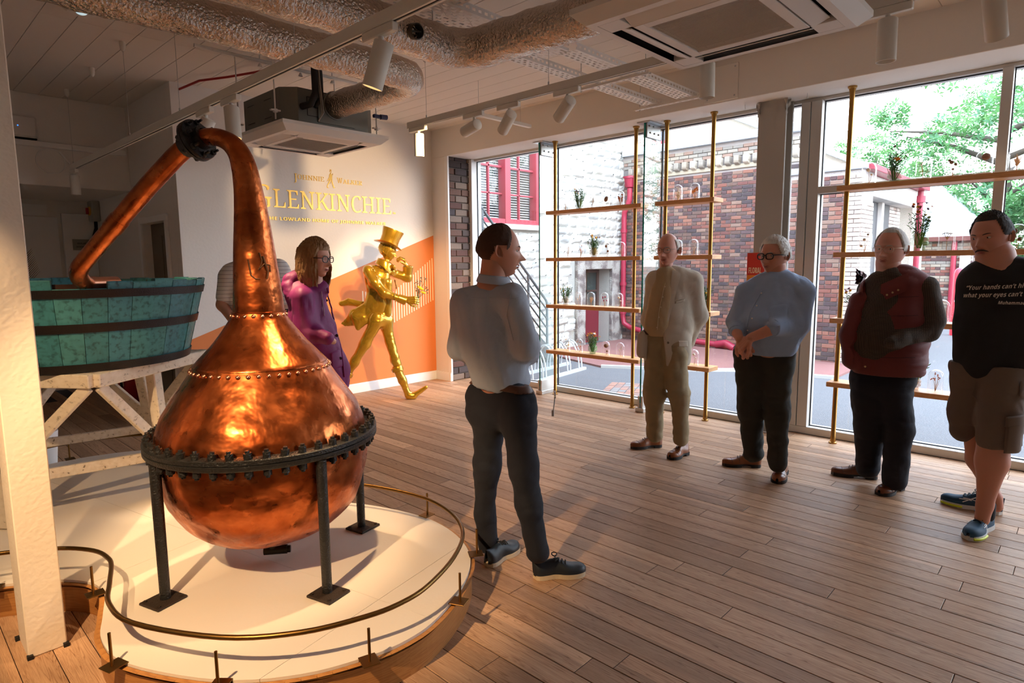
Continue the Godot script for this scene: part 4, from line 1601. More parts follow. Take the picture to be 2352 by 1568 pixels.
	for w in V:
		var t := thing("flower_vase", w[6], "vase", Vector3(X, levels[w[1]], w[0]), 0.0, "glass vases of fresh flowers")
		var s: float = w[3]
		var b := MB.new()
		b.lathe([Vector2(0.0, 0.001), Vector2(0.030, 0.001), Vector2(0.032, 0.006), Vector2(0.032, 0.026), Vector2(0.044, 0.030), Vector2(0.046, 0.036), Vector2(0.046, 0.052), Vector2(0.042, 0.056), Vector2(0.046, 0.060), Vector2(0.046, 0.074), Vector2(0.043, 0.079), Vector2(0.033, 0.082), Vector2(0.031, 0.104)], 24, Transform3D(Basis.from_scale(Vector3(s, s, s)), Vector3.ZERO))
		var gl := glass(w[2], 0.42)
		gl.roughness = 0.3
		part(t, "vase", b, gl)
		b = MB.new()
		b.lathe([Vector2(0, 0.004), Vector2(0.028, 0.004), Vector2(0.030, 0.026), Vector2(0.041, 0.032), Vector2(0.041, 0.046), Vector2(0, 0.046)], 16, Transform3D(Basis.from_scale(Vector3(s, s, s)), Vector3.ZERO))
		var r := RandomNumberGenerator.new()
		r.seed = int(absf(w[0]) * 977)
		var leafb := [MB.new(), MB.new(), MB.new()]
		var topy := 0.1 * s
		for i in 30:
			var a := r.randf() * TAU
			var e := r.randf_range(0.25, 1.0)
			var l: float = w[5] * r.randf_range(0.45, 0.95)
			var tip := Vector3(cos(a) * e * 0.075, topy + l * (1.0 - 0.35 * e), sin(a) * e * 0.085)
			var q := leafb[i % 3] as MB
			sprig(q, Vector3(cos(a) * 0.012, 0.02, sin(a) * 0.012), tip, 0.0015)
			for j in 5:
				var f := 0.45 + 0.13 * j
				var c := Vector3(cos(a) * 0.012, 0.02, sin(a) * 0.012).lerp(tip, f)
				var up := (tip - c).normalized() if f < 0.95 else Vector3.UP
				var aa := r.randf() * TAU
				var dirl := (up * 0.6 + Vector3(cos(aa), 0.1, sin(aa)) * 0.8).normalized()
				q.ball(c + dirl * 0.013, Vector3(0.0035, 0.015, 0.0012), 6, 5, Basis(Quaternion(Vector3.UP, dirl)) * Basis(Vector3.UP, aa))
		for q in 3:
			part(t, "foliage", leafb[q], G[q])
		var kinds: Array = w[4]
		for i in 3 * kinds.size() if w[5] > 0.16 or kinds.size() > 2 else 2 * kinds.size() + 1:
			var kk := i % kinds.size()
			var a := r.randf() * TAU
			var e := r.randf_range(0.3, 1.0) * 0.075
			var c := Vector3(cos(a) * e, topy + w[5] * r.randf_range(0.35, 0.92), sin(a) * e * 1.1)
			if i == 0 and w[1] == 0 and w[0] > -2.0:
				c = Vector3(-0.05, topy + 0.055, 0.02)
			var fm := MB.new()
			var rad := r.randf_range(0.011, 0.018) * (1.6 if i == 0 and w[0] > -2.0 and w[1] == 0 else 1.0)
			var tilt := Basis(Vector3(r.randf() - 0.5, 0, r.randf() - 0.5).normalized(), r.randf_range(0.3, 1.3))
			var petals := 7 if rad < 0.02 else 16
			for j in petals:
				var pa := TAU * j / petals
				var pb := tilt * Basis(Vector3.UP, pa) * Basis(Vector3.BACK, 0.5)
				fm.ball(c + pb * Vector3(rad * 0.55, 0, 0), Vector3(rad * 0.6, rad * 0.12, rad * 0.28), 6, 5, pb)
			fm.ball(c, Vector3.ONE * rad * 0.32, 6, 5)
			part(t, "flower", fm, kinds[kk])
			var stm := MB.new()
			sprig(stm, Vector3(0, 0.03, 0), c, 0.0014)
			part(t, "stem", stm, G[1])

# ---------------------------------------------------------------- ducts, trays, air conditioning
func duct(t: Node3D, called: String, ps: Array, r: float, amp := 0.009, sd := 3) -> void:
	# a foil-wrapped tube along a rounded path, dented and puffed
	var f := noise(FastNoiseLite.TYPE_SIMPLEX, 3.2, 4, sd)
	var f2 := noise(FastNoiseLite.TYPE_SIMPLEX_SMOOTH, 9.0, 3, sd + 9)
	var c := Curve3D.new()
	for i in ps.size():
		c.add_point(ps[i][0], ps[i][1], ps[i][2])
	c.bake_interval = 0.02
	var l := c.get_baked_length()
	var n := int(l / 0.022)
	var m := MB.new()
	var shell := func(u: float, v: float) -> Vector3:
		var p := c.sample_baked(v * l, true)
		var q := (c.sample_baked(minf(v * l + 0.01, l), true) - c.sample_baked(maxf(v * l - 0.01, 0.0), true)).normalized()
		var x := Vector3.UP.cross(q).normalized()
		var y := q.cross(x)
		var a := TAU * u
		var d := x * cos(a) + y * sin(a)
		var w := p + d * r
		var pleat: float = absf(f2.get_noise_3d(w.x * 1.0, w.y * 1.0, w.z)) * 0.010
		return p + d * (r + amp * f.get_noise_3dv(w) + pleat - 0.004)
	m.grid(44, n, shell, c.sample_baked(l * 0.5))
	m.weld_seam(0, 44, n)
	# make sure that it looks outwards
	part(t, called, m, M.foil)

func perforated(b: MB, o: Vector3, u: Vector3, w: Vector3, lu: float, lw: float, pitch: float, slot: float, rows: int, th := 0.0015) -> void:
	# a sheet with rows of oblong holes: strips and bridges of metal
	var n := u.cross(w)
	var bar := lw / (rows * 2 + 1)
	var bs := Basis(u, n, w)
	for i in rows + 1:
		b.box(o + u * lu / 2 + w * (bar * (2 * i + 0.5)), Vector3(lu, th, bar), bs)
	var k := int(lu / pitch)
	for j in k:
		var x := (j + 0.5) * pitch
		for i in rows:
			var sh := 0.0 if i % 2 == 0 else pitch * 0.5
			b.box(o + u * minf(x + sh, lu - 0.01) + w * (bar * (2 * i + 1.5)), Vector3(pitch - slot, th, bar), bs)

func build_services() -> void:
	var z0 := Vector3.ZERO
	var a := thing("foil_duct", "silver foil-wrapped duct that turns down to the far ceiling unit", "duct", Vector3.ZERO)
	var h := 0.11
	duct(a, "foil_wrap", [[Vector3(-1.5, 2.84, -3.50), z0, Vector3(0.3, 0, 0)], [Vector3(2.58, 2.83, -3.50), Vector3(-0.5, 0, 0), Vector3(h * 1.3, 0, 0)], [Vector3(2.80, 2.83, -3.74), Vector3(0, 0, h * 1.3), Vector3(0, 0, -0.1)], [Vector3(2.80, 2.845, -4.63), Vector3(0, 0, 0.2), z0]], 0.104, 0.010, 3)
	var b2 := thing("foil_duct", "silver foil-wrapped duct that turns right to the near ceiling unit", "duct", Vector3.ZERO)
	duct(b2, "foil_wrap", [[Vector3(-1.5, 2.86, -2.93), z0, Vector3(0.3, 0, 0)], [Vector3(2.50, 2.84, -2.93), Vector3(-0.5, 0, 0), Vector3(h * 0.9, 0, 0)], [Vector3(2.70, 2.84, -2.72), Vector3(0, 0, -h * 0.9), Vector3(0, 0, 0.1)], [Vector3(2.80, 2.86, -1.70), Vector3(0, 0, -0.2), z0]], 0.112, 0.011, 8)
	# the round port on the near duct
	var b := MB.new()
	var d := Vector3(-0.12, -0.25, 0.95).normalized()
	var px := Transform3D(Basis(Quaternion(Vector3.UP, d)), Vector3(2.22, 2.82, -2.83))
	b.lathe([Vector2(0.042, -0.03), Vector2(0.042, 0.045), Vector2(0.036, 0.05), Vector2(0.034, 0.0), Vector2(0, -0.005)], 24, px)
	b.box(px * Vector3(0, 0.03, 0), Vector3(0.066, 0.006, 0.008), px.basis)
	part(b2, "test_port", b, mat(rgb(52, 54, 46), 0.4))
	b = MB.new()
	for x in [0.55, 1.55]:
		b.tube([Vector3(x, CEIL, -3.51), Vector3(x, 2.95, -3.51)], 0.004, 6)
	part(a, "hanger", b, M.satin_steel)
	b = MB.new()
	for x in [0.75, 1.75, 2.45]:
		b.tube([Vector3(x, CEIL, -2.94), Vector3(x, 2.96, -2.94)], 0.004, 6)
	part(b2, "hanger", b, M.satin_steel)
	# cable trays
	var trays := [
		["wide perforated white cable tray crossing above the foil ducts", 1.15, 3.55, -3.06, -2.80, 7],
		["narrow perforated white cable tray nearest the logo wall, running to the beam", 1.25, 5.36, -3.235, -3.125, 3],
		["perforated white cable tray running to the beam beside the access panel", 3.56, 5.36, -2.90, -2.745, 4]]
	for q in trays:
		var t := thing("cable_tray", q[0], "cable tray", Vector3.ZERO, 0.0, "perforated cable trays under the ceiling")
		b = MB.new()
		perforated(b, Vector3(q[1], 3.02, q[3]), Vector3(1, 0, 0), Vector3(0, 0, 1), q[2] - q[1], q[4] - q[3], 0.062, 0.034, q[5])
		part(t, "base", b, M.tray)
		b = MB.new()
		for z in [q[3], q[4]]:
			perforated(b, Vector3(q[1], 3.02, z), Vector3(1, 0, 0), Vector3(0, 1, 0), q[2] - q[1], 0.05, 0.05, 0.026, 1)
		part(t, "side_flange", b, M.tray)
	var tt := thing("cable_tray", "short cable tray branching off toward the viewer beside the near duct", "cable tray", Vector3.ZERO, 0.0, "perforated cable trays under the ceiling")
	b = MB.new()
	perforated(b, Vector3(2.30, 3.025, -2.79), Vector3(0, 0, 1), Vector3(1, 0, 0), 1.9, 0.22, 0.062, 0.034, 6)
	part(tt, "base", b, M.tray)
	b = MB.new()
	for x in [2.30, 2.52]:
		perforated(b, Vector3(x, 3.025, -2.79), Vector3(0, 0, 1), Vector3(0, 1, 0), 1.9, 0.05, 0.05, 0.026, 1)
	part(tt, "side_flange", b, M.tray)
	var br := thing("tray_bracket", "slotted white cross channel carrying the trays just left of the near ceiling unit", "bracket", Vector3.ZERO, 0.0, "cross channels under the cable trays")
	for i in 2:
		if i == 1:
			br = thing("tray_bracket", "slotted white cross channel carrying the ends of the trays at the beam", "bracket", Vector3.ZERO, 0.0, "cross channels under the cable trays")
		var x: float = [4.35, 5.27][i]
		b = MB.new()
		perforated(b, Vector3(x - 0.02, 3.0, -3.36), Vector3(0, 0, 1), Vector3(1, 0, 0), 0.72, 0.04, 0.06, 0.03, 1)
		b.box2(Vector3(x - 0.021, 3.0, -3.36), Vector3(x - 0.019, 3.018, -2.64))
		b.box2(Vector3(x + 0.019, 3.0, -3.36), Vector3(x + 0.021, 3.018, -2.64))
		part(br, "channel", b, M.tray)
		b = MB.new()
		for z in [-3.30, -2.68]:
			b.cyl(Vector3(x, 2.985, z), Vector3(x, CEIL, z), 0.004, 6)
		part(br, "rod", b, M.satin_steel)
	# loose cable ties hanging below the wide tray
	b = MB.new()
	for i in 9:
		var p := Vector3(1.5 + i * 0.23, 3.015, -3.03 + 0.2 * rng.randf())
		b.tube([p, p + Vector3(0.01, -0.012, 0.01), p + Vector3(0.03, -0.02, 0.0), p + Vector3(0.04, -0.045, 0.01)], 0.0015, 5)
	part(get_node("cable_tray"), "cable_tie", b, M.tray)
	cassette("ceiling_unit", "white cassette air conditioner hung before the logo wall, grey body above", 2.315, -5.51, true)
	cassette("ceiling_unit", "big white cassette air conditioner with a slatted grille near the viewer", 2.265, -1.785, false)
	# sprinkler pipe, red cable and brackets behind the far unit
	var pp := thing("sprinkler_pipe", "thin white pipe on hangers under the ceiling above the far unit", "pipe", Vector3.ZERO)
	b = MB.new()
	b.tube([Vector3(1.9, 3.20, -5.05), Vector3(3.3, 3.20, -5.05)], 0.014, 10)
	part(pp, "pipe", b, M.tray)
	for x in [2.4, 2.75, 3.05]:
		b = MB.new()
		b.cyl(Vector3(x, 3.2, -5.05), Vector3(x, CEIL, -5.05), 0.005, 6)
		b.lathe([Vector2(0.0, 0), Vector2(0.02, 0.002), Vector2(0.012, 0.02), Vector2(0.006, 0.03)], 10, Transform3D(Basis(), Vector3(x, 3.15, -5.05)))
		part(pp, "hanger", b, M.tray)
	b = MB.new()
	b.tube([Vector3(2.30, 3.25, -6.55), Vector3(2.36, 3.27, -6.2), Vector3(2.5, 3.27, -5.9), Vector3(2.62, 3.26, -5.5), Vector3(2.70, 3.28, -5.1), Vector3(2.72, 3.30, -4.6)], 0.011, 8)
	single("red_cable", "red fire alarm cable looping under the ceiling behind the far unit", "cable", b, M.red_cable)
	# emergency light, sounder, pendants at the left
	var em := thing("emergency_light", "white square emergency downlight on the ceiling at upper left, lens lit", "emergency light", Vector3(1.22, CEIL, -5.15))
	b = MB.new()
	b.lathe([Vector2(0, -0.045), Vector2(0.085, -0.045), Vector2(0.105, -0.03), Vector2(0.115, 0.0)], 8, Transform3D(Basis(Vector3.UP, PI / 8), Vector3.ZERO), 0.0, TAU, 0.99)
	part(em, "casing", b, M.ac_white)
	b = MB.new()
	b.ball(Vector3(0.0, -0.045, 0.0), Vector3(0.032, 0.012, 0.032), 16, 8)
	var lens := mat(rgb(190, 210, 214), 0.1)
	lens.emission_enabled = true
	lens.emission = rgb(200, 225, 230)
	lens.emission_energy_multiplier = 0.7
	part(em, "lens_light", b, lens)
	var sn := thing("alarm_sounder", "white alarm casing low under the ceiling, cut by the column at left", "alarm", Vector3(0.62, 3.0, -5.0))
	b = MB.new()
	b.box2(Vector3(-0.13, -0.11, -0.08), Vector3(0.13, 0.11, 0.08), 0.035)
	part(sn, "casing", b, M.ac_white)
	b = MB.new()
	b.cyl(Vector3(0, 0.1, 0), Vector3(0, CEIL - 3.0, 0), 0.012, 8)
	part(sn, "stem", b, M.ac_white)
	var wp := thing("waste_pipe", "fat white pipe with a black clip in the top left corner", "pipe", Vector3.ZERO)
	b = MB.new()
	b.tube([Vector3(0.55, 3.18, -5.6), Vector3(0.75, 3.20, -4.3)], 0.045, 16)
	part(wp, "pipe", b, M.ac_white)
	b = MB.new()
	b.tube([Vector3(0.575, 3.24, -5.05), Vector3(0.53, 3.20, -5.05), Vector3(0.545, 3.13, -5.05), Vector3(0.60, 3.115, -5.04), Vector3(0.67, 3.13, -5.02)], 0.012, 8)
	part(wp, "clip", b, M.black)
	# hooks in the soffit
	for i in 2:
		b = MB.new()
		var z: float = [-2.43, -1.9][i]
		b.tube([Vector3(5.62, SOFFIT, z), Vector3(5.62, SOFFIT - 0.03, z), Vector3(5.612, SOFFIT - 0.045, z + 0.008), Vector3(5.604, SOFFIT - 0.03, z + 0.01)], 0.002, 5)
		single("hook", ["tiny white hook in the soffit left of the steel column", "tiny white hook in the soffit right of the steel column"][i], "hook", b, M.white_trim)

func cassette(called: String, label: String, x: float, z: float, far: bool) -> void:
	var t := thing(called, label, "air conditioner", Vector3(x, 2.59, z), 0.0, "ceiling cassette air conditioners")
	var W := 0.96
	var b := MB.new()
	# facia: a chamfered frame round the grille
	var fr := func(lo: float, y0: float, hi: float, y1: float) -> void:
		var A := [Vector3(lo, y0, lo), Vector3(W - lo, y0, lo), Vector3(W - lo, y0, W - lo), Vector3(lo, y0, W - lo)]
		var B := [Vector3(hi, y1, hi), Vector3(W - hi, y1, hi), Vector3(W - hi, y1, W - hi), Vector3(hi, y1, W - hi)]
		for i in 4:
			var nn: Vector3 = (A[(i + 1) % 4] - A[i]).cross(B[i] - A[i]).normalized()
			if nn.y > 0.01 and y1 <= y0 or nn.y > 0.5:
				nn = -nn
			b.quad(A[i], A[(i + 1) % 4], B[(i + 1) % 4], B[i], nn)
	fr.call(0.0, 0.07, 0.0, 0.045)
	fr.call(0.0, 0.045, 0.05, 0.0)
	fr.call(0.05, 0.0, 0.088, 0.0)
	# corner squares beside the louvres
	for q in [Vector2(0.088, 0.088), Vector2(W - 0.2, 0.088), Vector2(0.088, W - 0.2), Vector2(W - 0.2, W - 0.2)]:
		b.box2(Vector3(q.x, 0.0, q.y), Vector3(q.x + 0.112, 0.03, q.y + 0.112), 0.002)
	part(t, "facia", b, M.ac_white)
	b = MB.new()
	b.box2(Vector3(0.005, 0.05, 0.005), Vector3(W - 0.005, 0.07, W - 0.005))
	part(t, "inner_tray", b, M.dark)
	for i in 4:
		b = MB.new()
		var bs := Basis(Vector3.UP, PI / 2 * i)
		var c := Vector3(W / 2, 0, W / 2)
		b.box(c + bs * Vector3(0, 0.006, -W / 2 + 0.152), Vector3(0.55, 0.006, 0.075), bs * Basis(Vector3.RIGHT, 0.32), 0.002)
		part(t, "louvre", b, M.ac_white)
	b = MB.new()
	var g := 0.20
	for q in [[g, g, W - g, g + 0.05], [g, W - g - 0.05, W - g, W - g], [g, g + 0.05, g + 0.05, W - g - 0.05], [W - g - 0.05, g + 0.05, W - g, W - g - 0.05]]:
		b.box2(Vector3(q[0], -0.004, q[1]), Vector3(q[2], 0.02, q[3]), 0.002)
	part(t, "grille_frame", b, M.ac_white)
	for i in 34:
		b = MB.new()
		var q := g + 0.05 + (W - 2 * g - 0.1) * (i + 0.5) / 34
		b.box(Vector3(q, 0.006, W / 2), Vector3(0.0085, 0.004, W - 2 * g - 0.1), Basis(Vector3.BACK, 0.35))
		part(t, "grille_slat", b, M.ac_white)
	b = MB.new()
	b.box2(Vector3(g + 0.05, 0.022, g + 0.05), Vector3(W - g - 0.05, 0.03, W - g - 0.05))
	for i in 5:
		var q := g + 0.05 + (W - 2 * g - 0.1) * (i + 0.5) / 5
		b.box2(Vector3(g + 0.05, 0.009, q - 0.002), Vector3(W - g - 0.05, 0.014, q + 0.002))
	part(t, "filter", b, mat(rgb(96, 84, 74), 0.9))
	# maker's plate
	b = MB.new()
	b.box2(Vector3(0.225, -0.006, W - 0.235), Vector3(0.28, -0.004, W - 0.222))
	part(t, "name_plate", b, M.ac_grille)
	# the steel body above
	b = MB.new()
	var e := 0.065
	var k := 0.10
	var poly := PackedVector2Array([Vector2(e + k, e), Vector2(W - e - k, e), Vector2(W - e, e + k), Vector2(W - e, W - e - k), Vector2(W - e - k, W - e), Vector2(e + k, W - e), Vector2(e, W - e - k), Vector2(e, e + k)])
	b.prism(poly, 0.27, flat_xf(0.07))
	var body := part(t, "body", b, M.galv)
	b = MB.new()
	for s in [0.30, 0.60]:
		for zz in [e - 0.003, W - e + 0.003]:
			for yy in [0.14, 0.28]:
				b.box(Vector3(s, yy, zz), Vector3(0.12, 0.003, 0.004))
			for xx in [s - 0.06, s + 0.06]:
				b.box(Vector3(xx, 0.21, zz), Vector3(0.003, 0.14, 0.004))
			b.box(Vector3(zz, 0.14, s), Vector3(0.004, 0.003, 0.12))
			b.box(Vector3(zz, 0.28, s), Vector3(0.004, 0.003, 0.12))
	part(body, "knockout", b, M.dark)
	b = MB.new()
	for q in [Vector2(0.02, 0.15), Vector2(W - 0.02, 0.15), Vector2(0.02, W - 0.15), Vector2(W - 0.02, W - 0.15)]:
		b.cyl(Vector3(q.x, 0.09, q.y), Vector3(q.x, CEIL - 2.59, q.y), 0.006, 8)
		b.cyl(Vector3(q.x, 0.14, q.y), Vector3(q.x, 0.165, q.y), 0.018, 6)
		b.box(Vector3(q.x, 0.155, q.y), Vector3(0.075, 0.01, 0.03))
	part(t, "hanging_rod", b, M.tray)
	if far:
		b = MB.new()
		b.box2(Vector3(0.33, 0.10, W - e), Vector3(0.66, 0.33, W - e + 0.012))
		b.lathe([Vector2(0.104, 0.0), Vector2(0.112, 0.002), Vector2(0.112, 0.012), Vector2(0.104, 0.014)], 28, Transform3D(Basis(Vector3.RIGHT, PI / 2), Vector3(0.485, 0.25, W - e + 0.01)))
		part(body, "duct_collar", b, M.galv)
		b = MB.new()
		b.tube([Vector3(0.20, 0.20, W - e), Vector3(0.21, 0.20, W + 0.05), Vector3(0.235, 0.28, W + 0.08), Vector3(0.24, 0.42, W + 0.07), Vector3(0.25, 0.60, W + 0.05), Vector3(0.27, 0.725, W + 0.0)], 0.026, 12)
		b.tube([Vector3(0.31, 0.22, W - e), Vector3(0.31, 0.26, W + 0.03), Vector3(0.305, 0.4, W + 0.04), Vector3(0.30, 0.6, W + 0.03), Vector3(0.30, 0.725, W + 0.02)], 0.02, 12)
		part(t, "insulated_pipe", b, M.black)
		b = MB.new()
		for o in [Vector3(0.262, 0, W + 0.085), Vector3(0.272, 0, W + 0.088), Vector3(0.268, 0, W + 0.098)]:
			b.tube([Vector3(0.285, 0.09, W + 0.02), o + Vector3(0.02, 0.14, 0), o + Vector3(0, 0.35, 0), o + Vector3(0.0, 0.55, -0.02), o + Vector3(0.02, 0.725, -0.05)], 0.0055, 6)
		part(t, "grey_cable", b, mat(rgb(150, 146, 138), 0.5))
		b = MB.new()
		b.box2(Vector3(W - e - 0.02, 0.23, W - e - 0.05), Vector3(W - e + 0.06, 0.26, W - e - 0.02), 0.006)
		b.cyl(Vector3(W - e + 0.05, 0.245, W - e - 0.03), Vector3(W + 0.05, 0.25, W - e - 0.03), 0.022, 12)
		part(body, "drain_pipe", b, mat(rgb(40, 44, 84), 0.5))

# ---------------------------------------------------------------- tracks and spotlights
func track(called: String, label: String, x: float, y: float, za: float, zb: float, wires: Array, cups: Array) -> void:
	var t := thing(called, label, "lighting track", Vector3.ZERO, 0.0, "suspended white lighting tracks")
	var b := MB.new()
	b.box2(Vector3(x - 0.018, y - 0.012, za), Vector3(x + 0.018, y + 0.036, zb), 0.002)
	b.box2(Vector3(x - 0.018, y - 0.018, za), Vector3(x - 0.007, y - 0.011, zb))
	b.box2(Vector3(x + 0.007, y - 0.018, za), Vector3(x + 0.018, y - 0.011, zb))
	part(t, "track_profile", b, M.lamp_body)
	b = MB.new()
	b.box2(Vector3(x - 0.007, y - 0.0135, za + 0.02), Vector3(x + 0.007, y - 0.0121, zb))
	part(t, "contact_slot", b, M.dark)
	for z in wires:
		b = MB.new()
		b.cyl(Vector3(x, y + 0.03, z), Vector3(x, CEIL, z), 0.0018, 5)
		b.cyl(Vector3(x, y + 0.036, z), Vector3(x, y + 0.06, z), 0.006, 8)
		part(t, "suspension_wire", b, M.satin_steel)
	for z in cups:
		b = MB.new()
		b.lathe([Vector2(0.006, -0.075), Vector2(0.018, -0.06), Vector2(0.022, -0.03), Vector2(0.022, 0)], 14, Transform3D(Basis(), Vector3(x, CEIL, z)))
		part(t, "ceiling_cup", b, M.lamp_body)

func spotlight(label: String, p: Vector3, to: Vector3, energy: float, angle: float, lit := true, size := 1.0, c := Color(1.0, 0.84, 0.64)) -> void:
	# p is the point on the track from which the head hangs
	var t := thing("track_spotlight", label, "spotlight", p, 0.0, "white cylinder spotlights on the tracks")
	var b := MB.new()
	b.box2(Vector3(-0.017, -0.055, -0.12), Vector3(0.017, -0.018, 0.10), 0.004)
	part(t, "adapter", b, M.lamp_body)
	b = MB.new()
	b.cyl(Vector3(0, -0.055, 0.0), Vector3(0, -0.10, 0.0), 0.012, 10)
	part(t, "stem", b, M.lamp_body)
	var piv := Vector3(0, -0.12, 0)
	var d := (to - (p + piv)).normalized()
	var r := 0.043 * size
	var L := 0.19 * size
	var xf := Transform3D(Basis(Quaternion(Vector3.UP, d)), piv - d * 0.045)
	b = MB.new()
	b.lathe([Vector2(0, 0), Vector2(r - 0.004, 0), Vector2(r, 0.004), Vector2(r, L), Vector2(r - 0.004, L), Vector2(r - 0.006, L - 0.02), Vector2(r - 0.016, L - 0.045), Vector2(0, L - 0.047)], 28, xf)
	part(t, "cylinder_body", b, M.lamp_body)
	if lit:
		b = MB.new()
		b.lathe([Vector2(r - 0.012, L - 0.036), Vector2(0, L - 0.034)], 20, xf)
		part(t, "glowing_lens", b, M.glow)
		spot("spot_beam", p + xf * Vector3(0, L + 0.012, 0), to, energy * 0.3, angle, c, 0.025)

func build_lamps() -> void:
	track("lighting_track", "long white lighting track over the still and the tub, from lower left to the top", 1.61, 2.56, -7.66, 1.2, [-7.573, -5.712, -4.6, -3.0, -1.5], [-7.573, -6.624, -5.712])
	track("lighting_track", "white lighting track running along the glazing under the trays", 3.45, 2.755, -4.50, 2.2, [-4.25, -2.9, -1.2, 0.5], [-4.25, -2.9])
	spotlight("left of two spotlights above the swan neck, tilted to the tub", Vector3(1.61, 2.56, -4.17), Vector3(1.1, 0.9, -4.9), 16.0, 22.0)
	spotlight("right of two spotlights above the swan neck, pointing straight down", Vector3(1.61, 2.56, -3.78), Vector3(1.50, 0.3, -3.35), 12.0, 25.0)
	spotlight("big spotlight in front of the foil duct, seen from behind", Vector3(1.61, 2.56, -2.27), Vector3(1.35, 0.9, -2.75), 9.0, 24.0)
	spotlight("dim spotlight at the far end of the track before the bulkhead", Vector3(1.61, 2.56, -7.58), Vector3(1.62, 0.5, -7.6), 0.0, 20.0, false)
	spotlight("spotlight hanging at the left end of the glazing track", Vector3(3.45, 2.755, -4.36), Vector3(3.55, 0.5, -4.5), 0.0, 20.0, false)
	spotlight("second spotlight on the glazing track, tilted to the logo wall", Vector3(3.45, 2.755, -3.66), Vector3(3.9, 2.2, -6.57), 14.0, 26.0)
	spotlight("third spotlight on the glazing track, tilted to the gold statue", Vector3(3.45, 2.755, -3.28), Vector3(4.6, 0.9, -6.2), 22.0, 22.0)
	spotlight("spotlight on the glazing track just left of the near ceiling unit", Vector3(3.45, 2.755, -2.73), Vector3(4.9, 0.7, -6.3), 18.0, 22.0)
	spotlight("spotlight peeping out below the near corner of the ceiling unit", Vector3(3.45, 2.755, -1.72), Vector3(3.5, 0, -1.7), 0.0, 20.0, false)
	spotlight("spotlight peeping out at the right edge of the near ceiling unit", Vector3(3.45, 2.755, -0.82), Vector3(3.5, 0, -0.8), 0.0, 20.0, false)
	spotlight("spotlight at the top edge of the photo, right of the near ceiling unit", Vector3(3.45, 2.755, -0.42), Vector3(4.6, 1.0, -0.30), 0.0, 20.0, false)
	# another track behind the viewer lights the front of the plinth
	track("lighting_track", "white lighting track behind the viewer", -0.55, 2.56, -3.2, 1.2, [-2.4, 0.0], [-2.4])
	spotlight("spotlight behind the viewer aimed at the pot still", Vector3(-0.55, 2.56, -1.45), Vector3(1.2, 0.4, -2.7), 30.0, 26.0)
	spotlight("spotlight behind the viewer aimed at the plinth's left lobe", Vector3(-0.55, 2.56, -2.6), Vector3(0.7, 0.2, -4.0), 12.0, 28.0)
	# a small white bar under the ceiling at the corner
	var b := MB.new()
	b.box2(Vector3(4.15, 2.985, -4.52), Vector3(5.05, 3.02, -4.48), 0.003)
	var bar := single("ceiling_bar", "short white channel hanging beside the left end of the glazing track", "channel", b, M.lamp_body)
	b = MB.new()
	for x in [4.3, 4.9]:
		b.cyl(Vector3(x, 3.02, -4.5), Vector3(x, CEIL, -4.5), 0.002, 5)
	part(bar, "wire", b, M.satin_steel)

# ---------------------------------------------------------------- the courtyard
func soft_block(sd: int, bulge := 0.35) -> ArrayMesh:
	# a unit stone: a bulging, uneven face towards +z, sides going back
	var f := noise(FastNoiseLite.TYPE_SIMPLEX, 1.3, 3, sd)
	var m := MB.new()
	var g := func(u: float, v: float) -> Vector3:
		var x := u - 0.5
		var y := v - 0.5
		var edge := 1.0 - pow(absf(x) * 2, 4.0)
		var edge2 := 1.0 - pow(absf(y) * 2, 4.0)
		var wob := 0.09 * f.get_noise_2d(u * 3, v * 3 + 7)
		return Vector3(x * (0.97 + 0.14 * f.get_noise_2d(v * 2, 3)), y * (0.97 + 0.16 * f.get_noise_2d(u * 2, 9)), minf(edge, edge2) * (0.75 + bulge * f.get_noise_2d(u * 2.4 + 5, v * 2.4)) + wob)
	m.grid(7, 6, g, Vector3(0, 0, -2))
	return m.mesh()

func brick_field(parent: Node3D, o: Vector3, u: Vector3, n: Vector3, lu: float, y0: float, y1: float, ms: Array, called := "brick", holes := [], cl := 0.068, bl := 0.196, keep := 300) -> void:
	var meshes := []
	for k in 3:
		var b := MB.new()
		b.box(Vector3.ZERO, Vector3(1, 1, 1), Basis(), 0.0)
		var q := MB.new()
		var s := Vector3(bl - 0.010, cl - 0.010, 0.03)
		q.box(Vector3.ZERO, s, Basis(), 0.004)
		for i in q.v.size():
			q.v[i] += Vector3(sin(q.v[i].y * 90 + k), sin(q.v[i].x * 70 + k * 2), 0) * 0.0014
		meshes.append(q.mesh())
	var list := []
	var r := RandomNumberGenerator.new()
	r.seed = int(lu * 1000 + y1 * 77)
	var row := 0
	var y := y0
	while y + cl <= y1 + 0.001:
		var x := -bl * 0.5 * (row % 2)
		var header := row % 4 == 3
		var w := bl * 0.5 if header else bl
		while x < lu:
			var a := maxf(x, 0.0)
			var e := minf(x + w, lu)
			if e - a > 0.03:
				var c := (a + e) / 2
				var ok := true
				for h in holes:
					if c > h[0] and c < h[1] and y + cl / 2 > h[2] and y + cl / 2 < h[3]:
						ok = false
				if ok:
					var bs := Basis(u, Vector3.UP, n) * Basis(Vector3.UP, r.randf_range(-0.015, 0.015)) * Basis.from_scale(Vector3((e - a - 0.010) / (bl - 0.010), 1, 1))
					var p := o + u * c + Vector3(0, y + cl / 2, 0) + n * r.randf_range(-0.003, 0.004)
					list.append([seen_from_camera(p), Transform3D(bs, p), r.randi() % ms.size(), r.randi() % 3])
			x += w
		y += cl
		row += 1
	list.sort_custom(func(p, q): return p[0] < q[0])
	var far := {}
	for i in list.size():
		var q: Array = list[i]
		if i < keep:
			part(parent, called, meshes[q[3]], ms[q[2]]).transform = q[1]
		else:
			if not far.has(q[2]):
				far[q[2]] = []
			far[q[2]].append(q[1])
	for k in far:
		swarm(parent, called + "_field", meshes[0], ms[k], far[k])

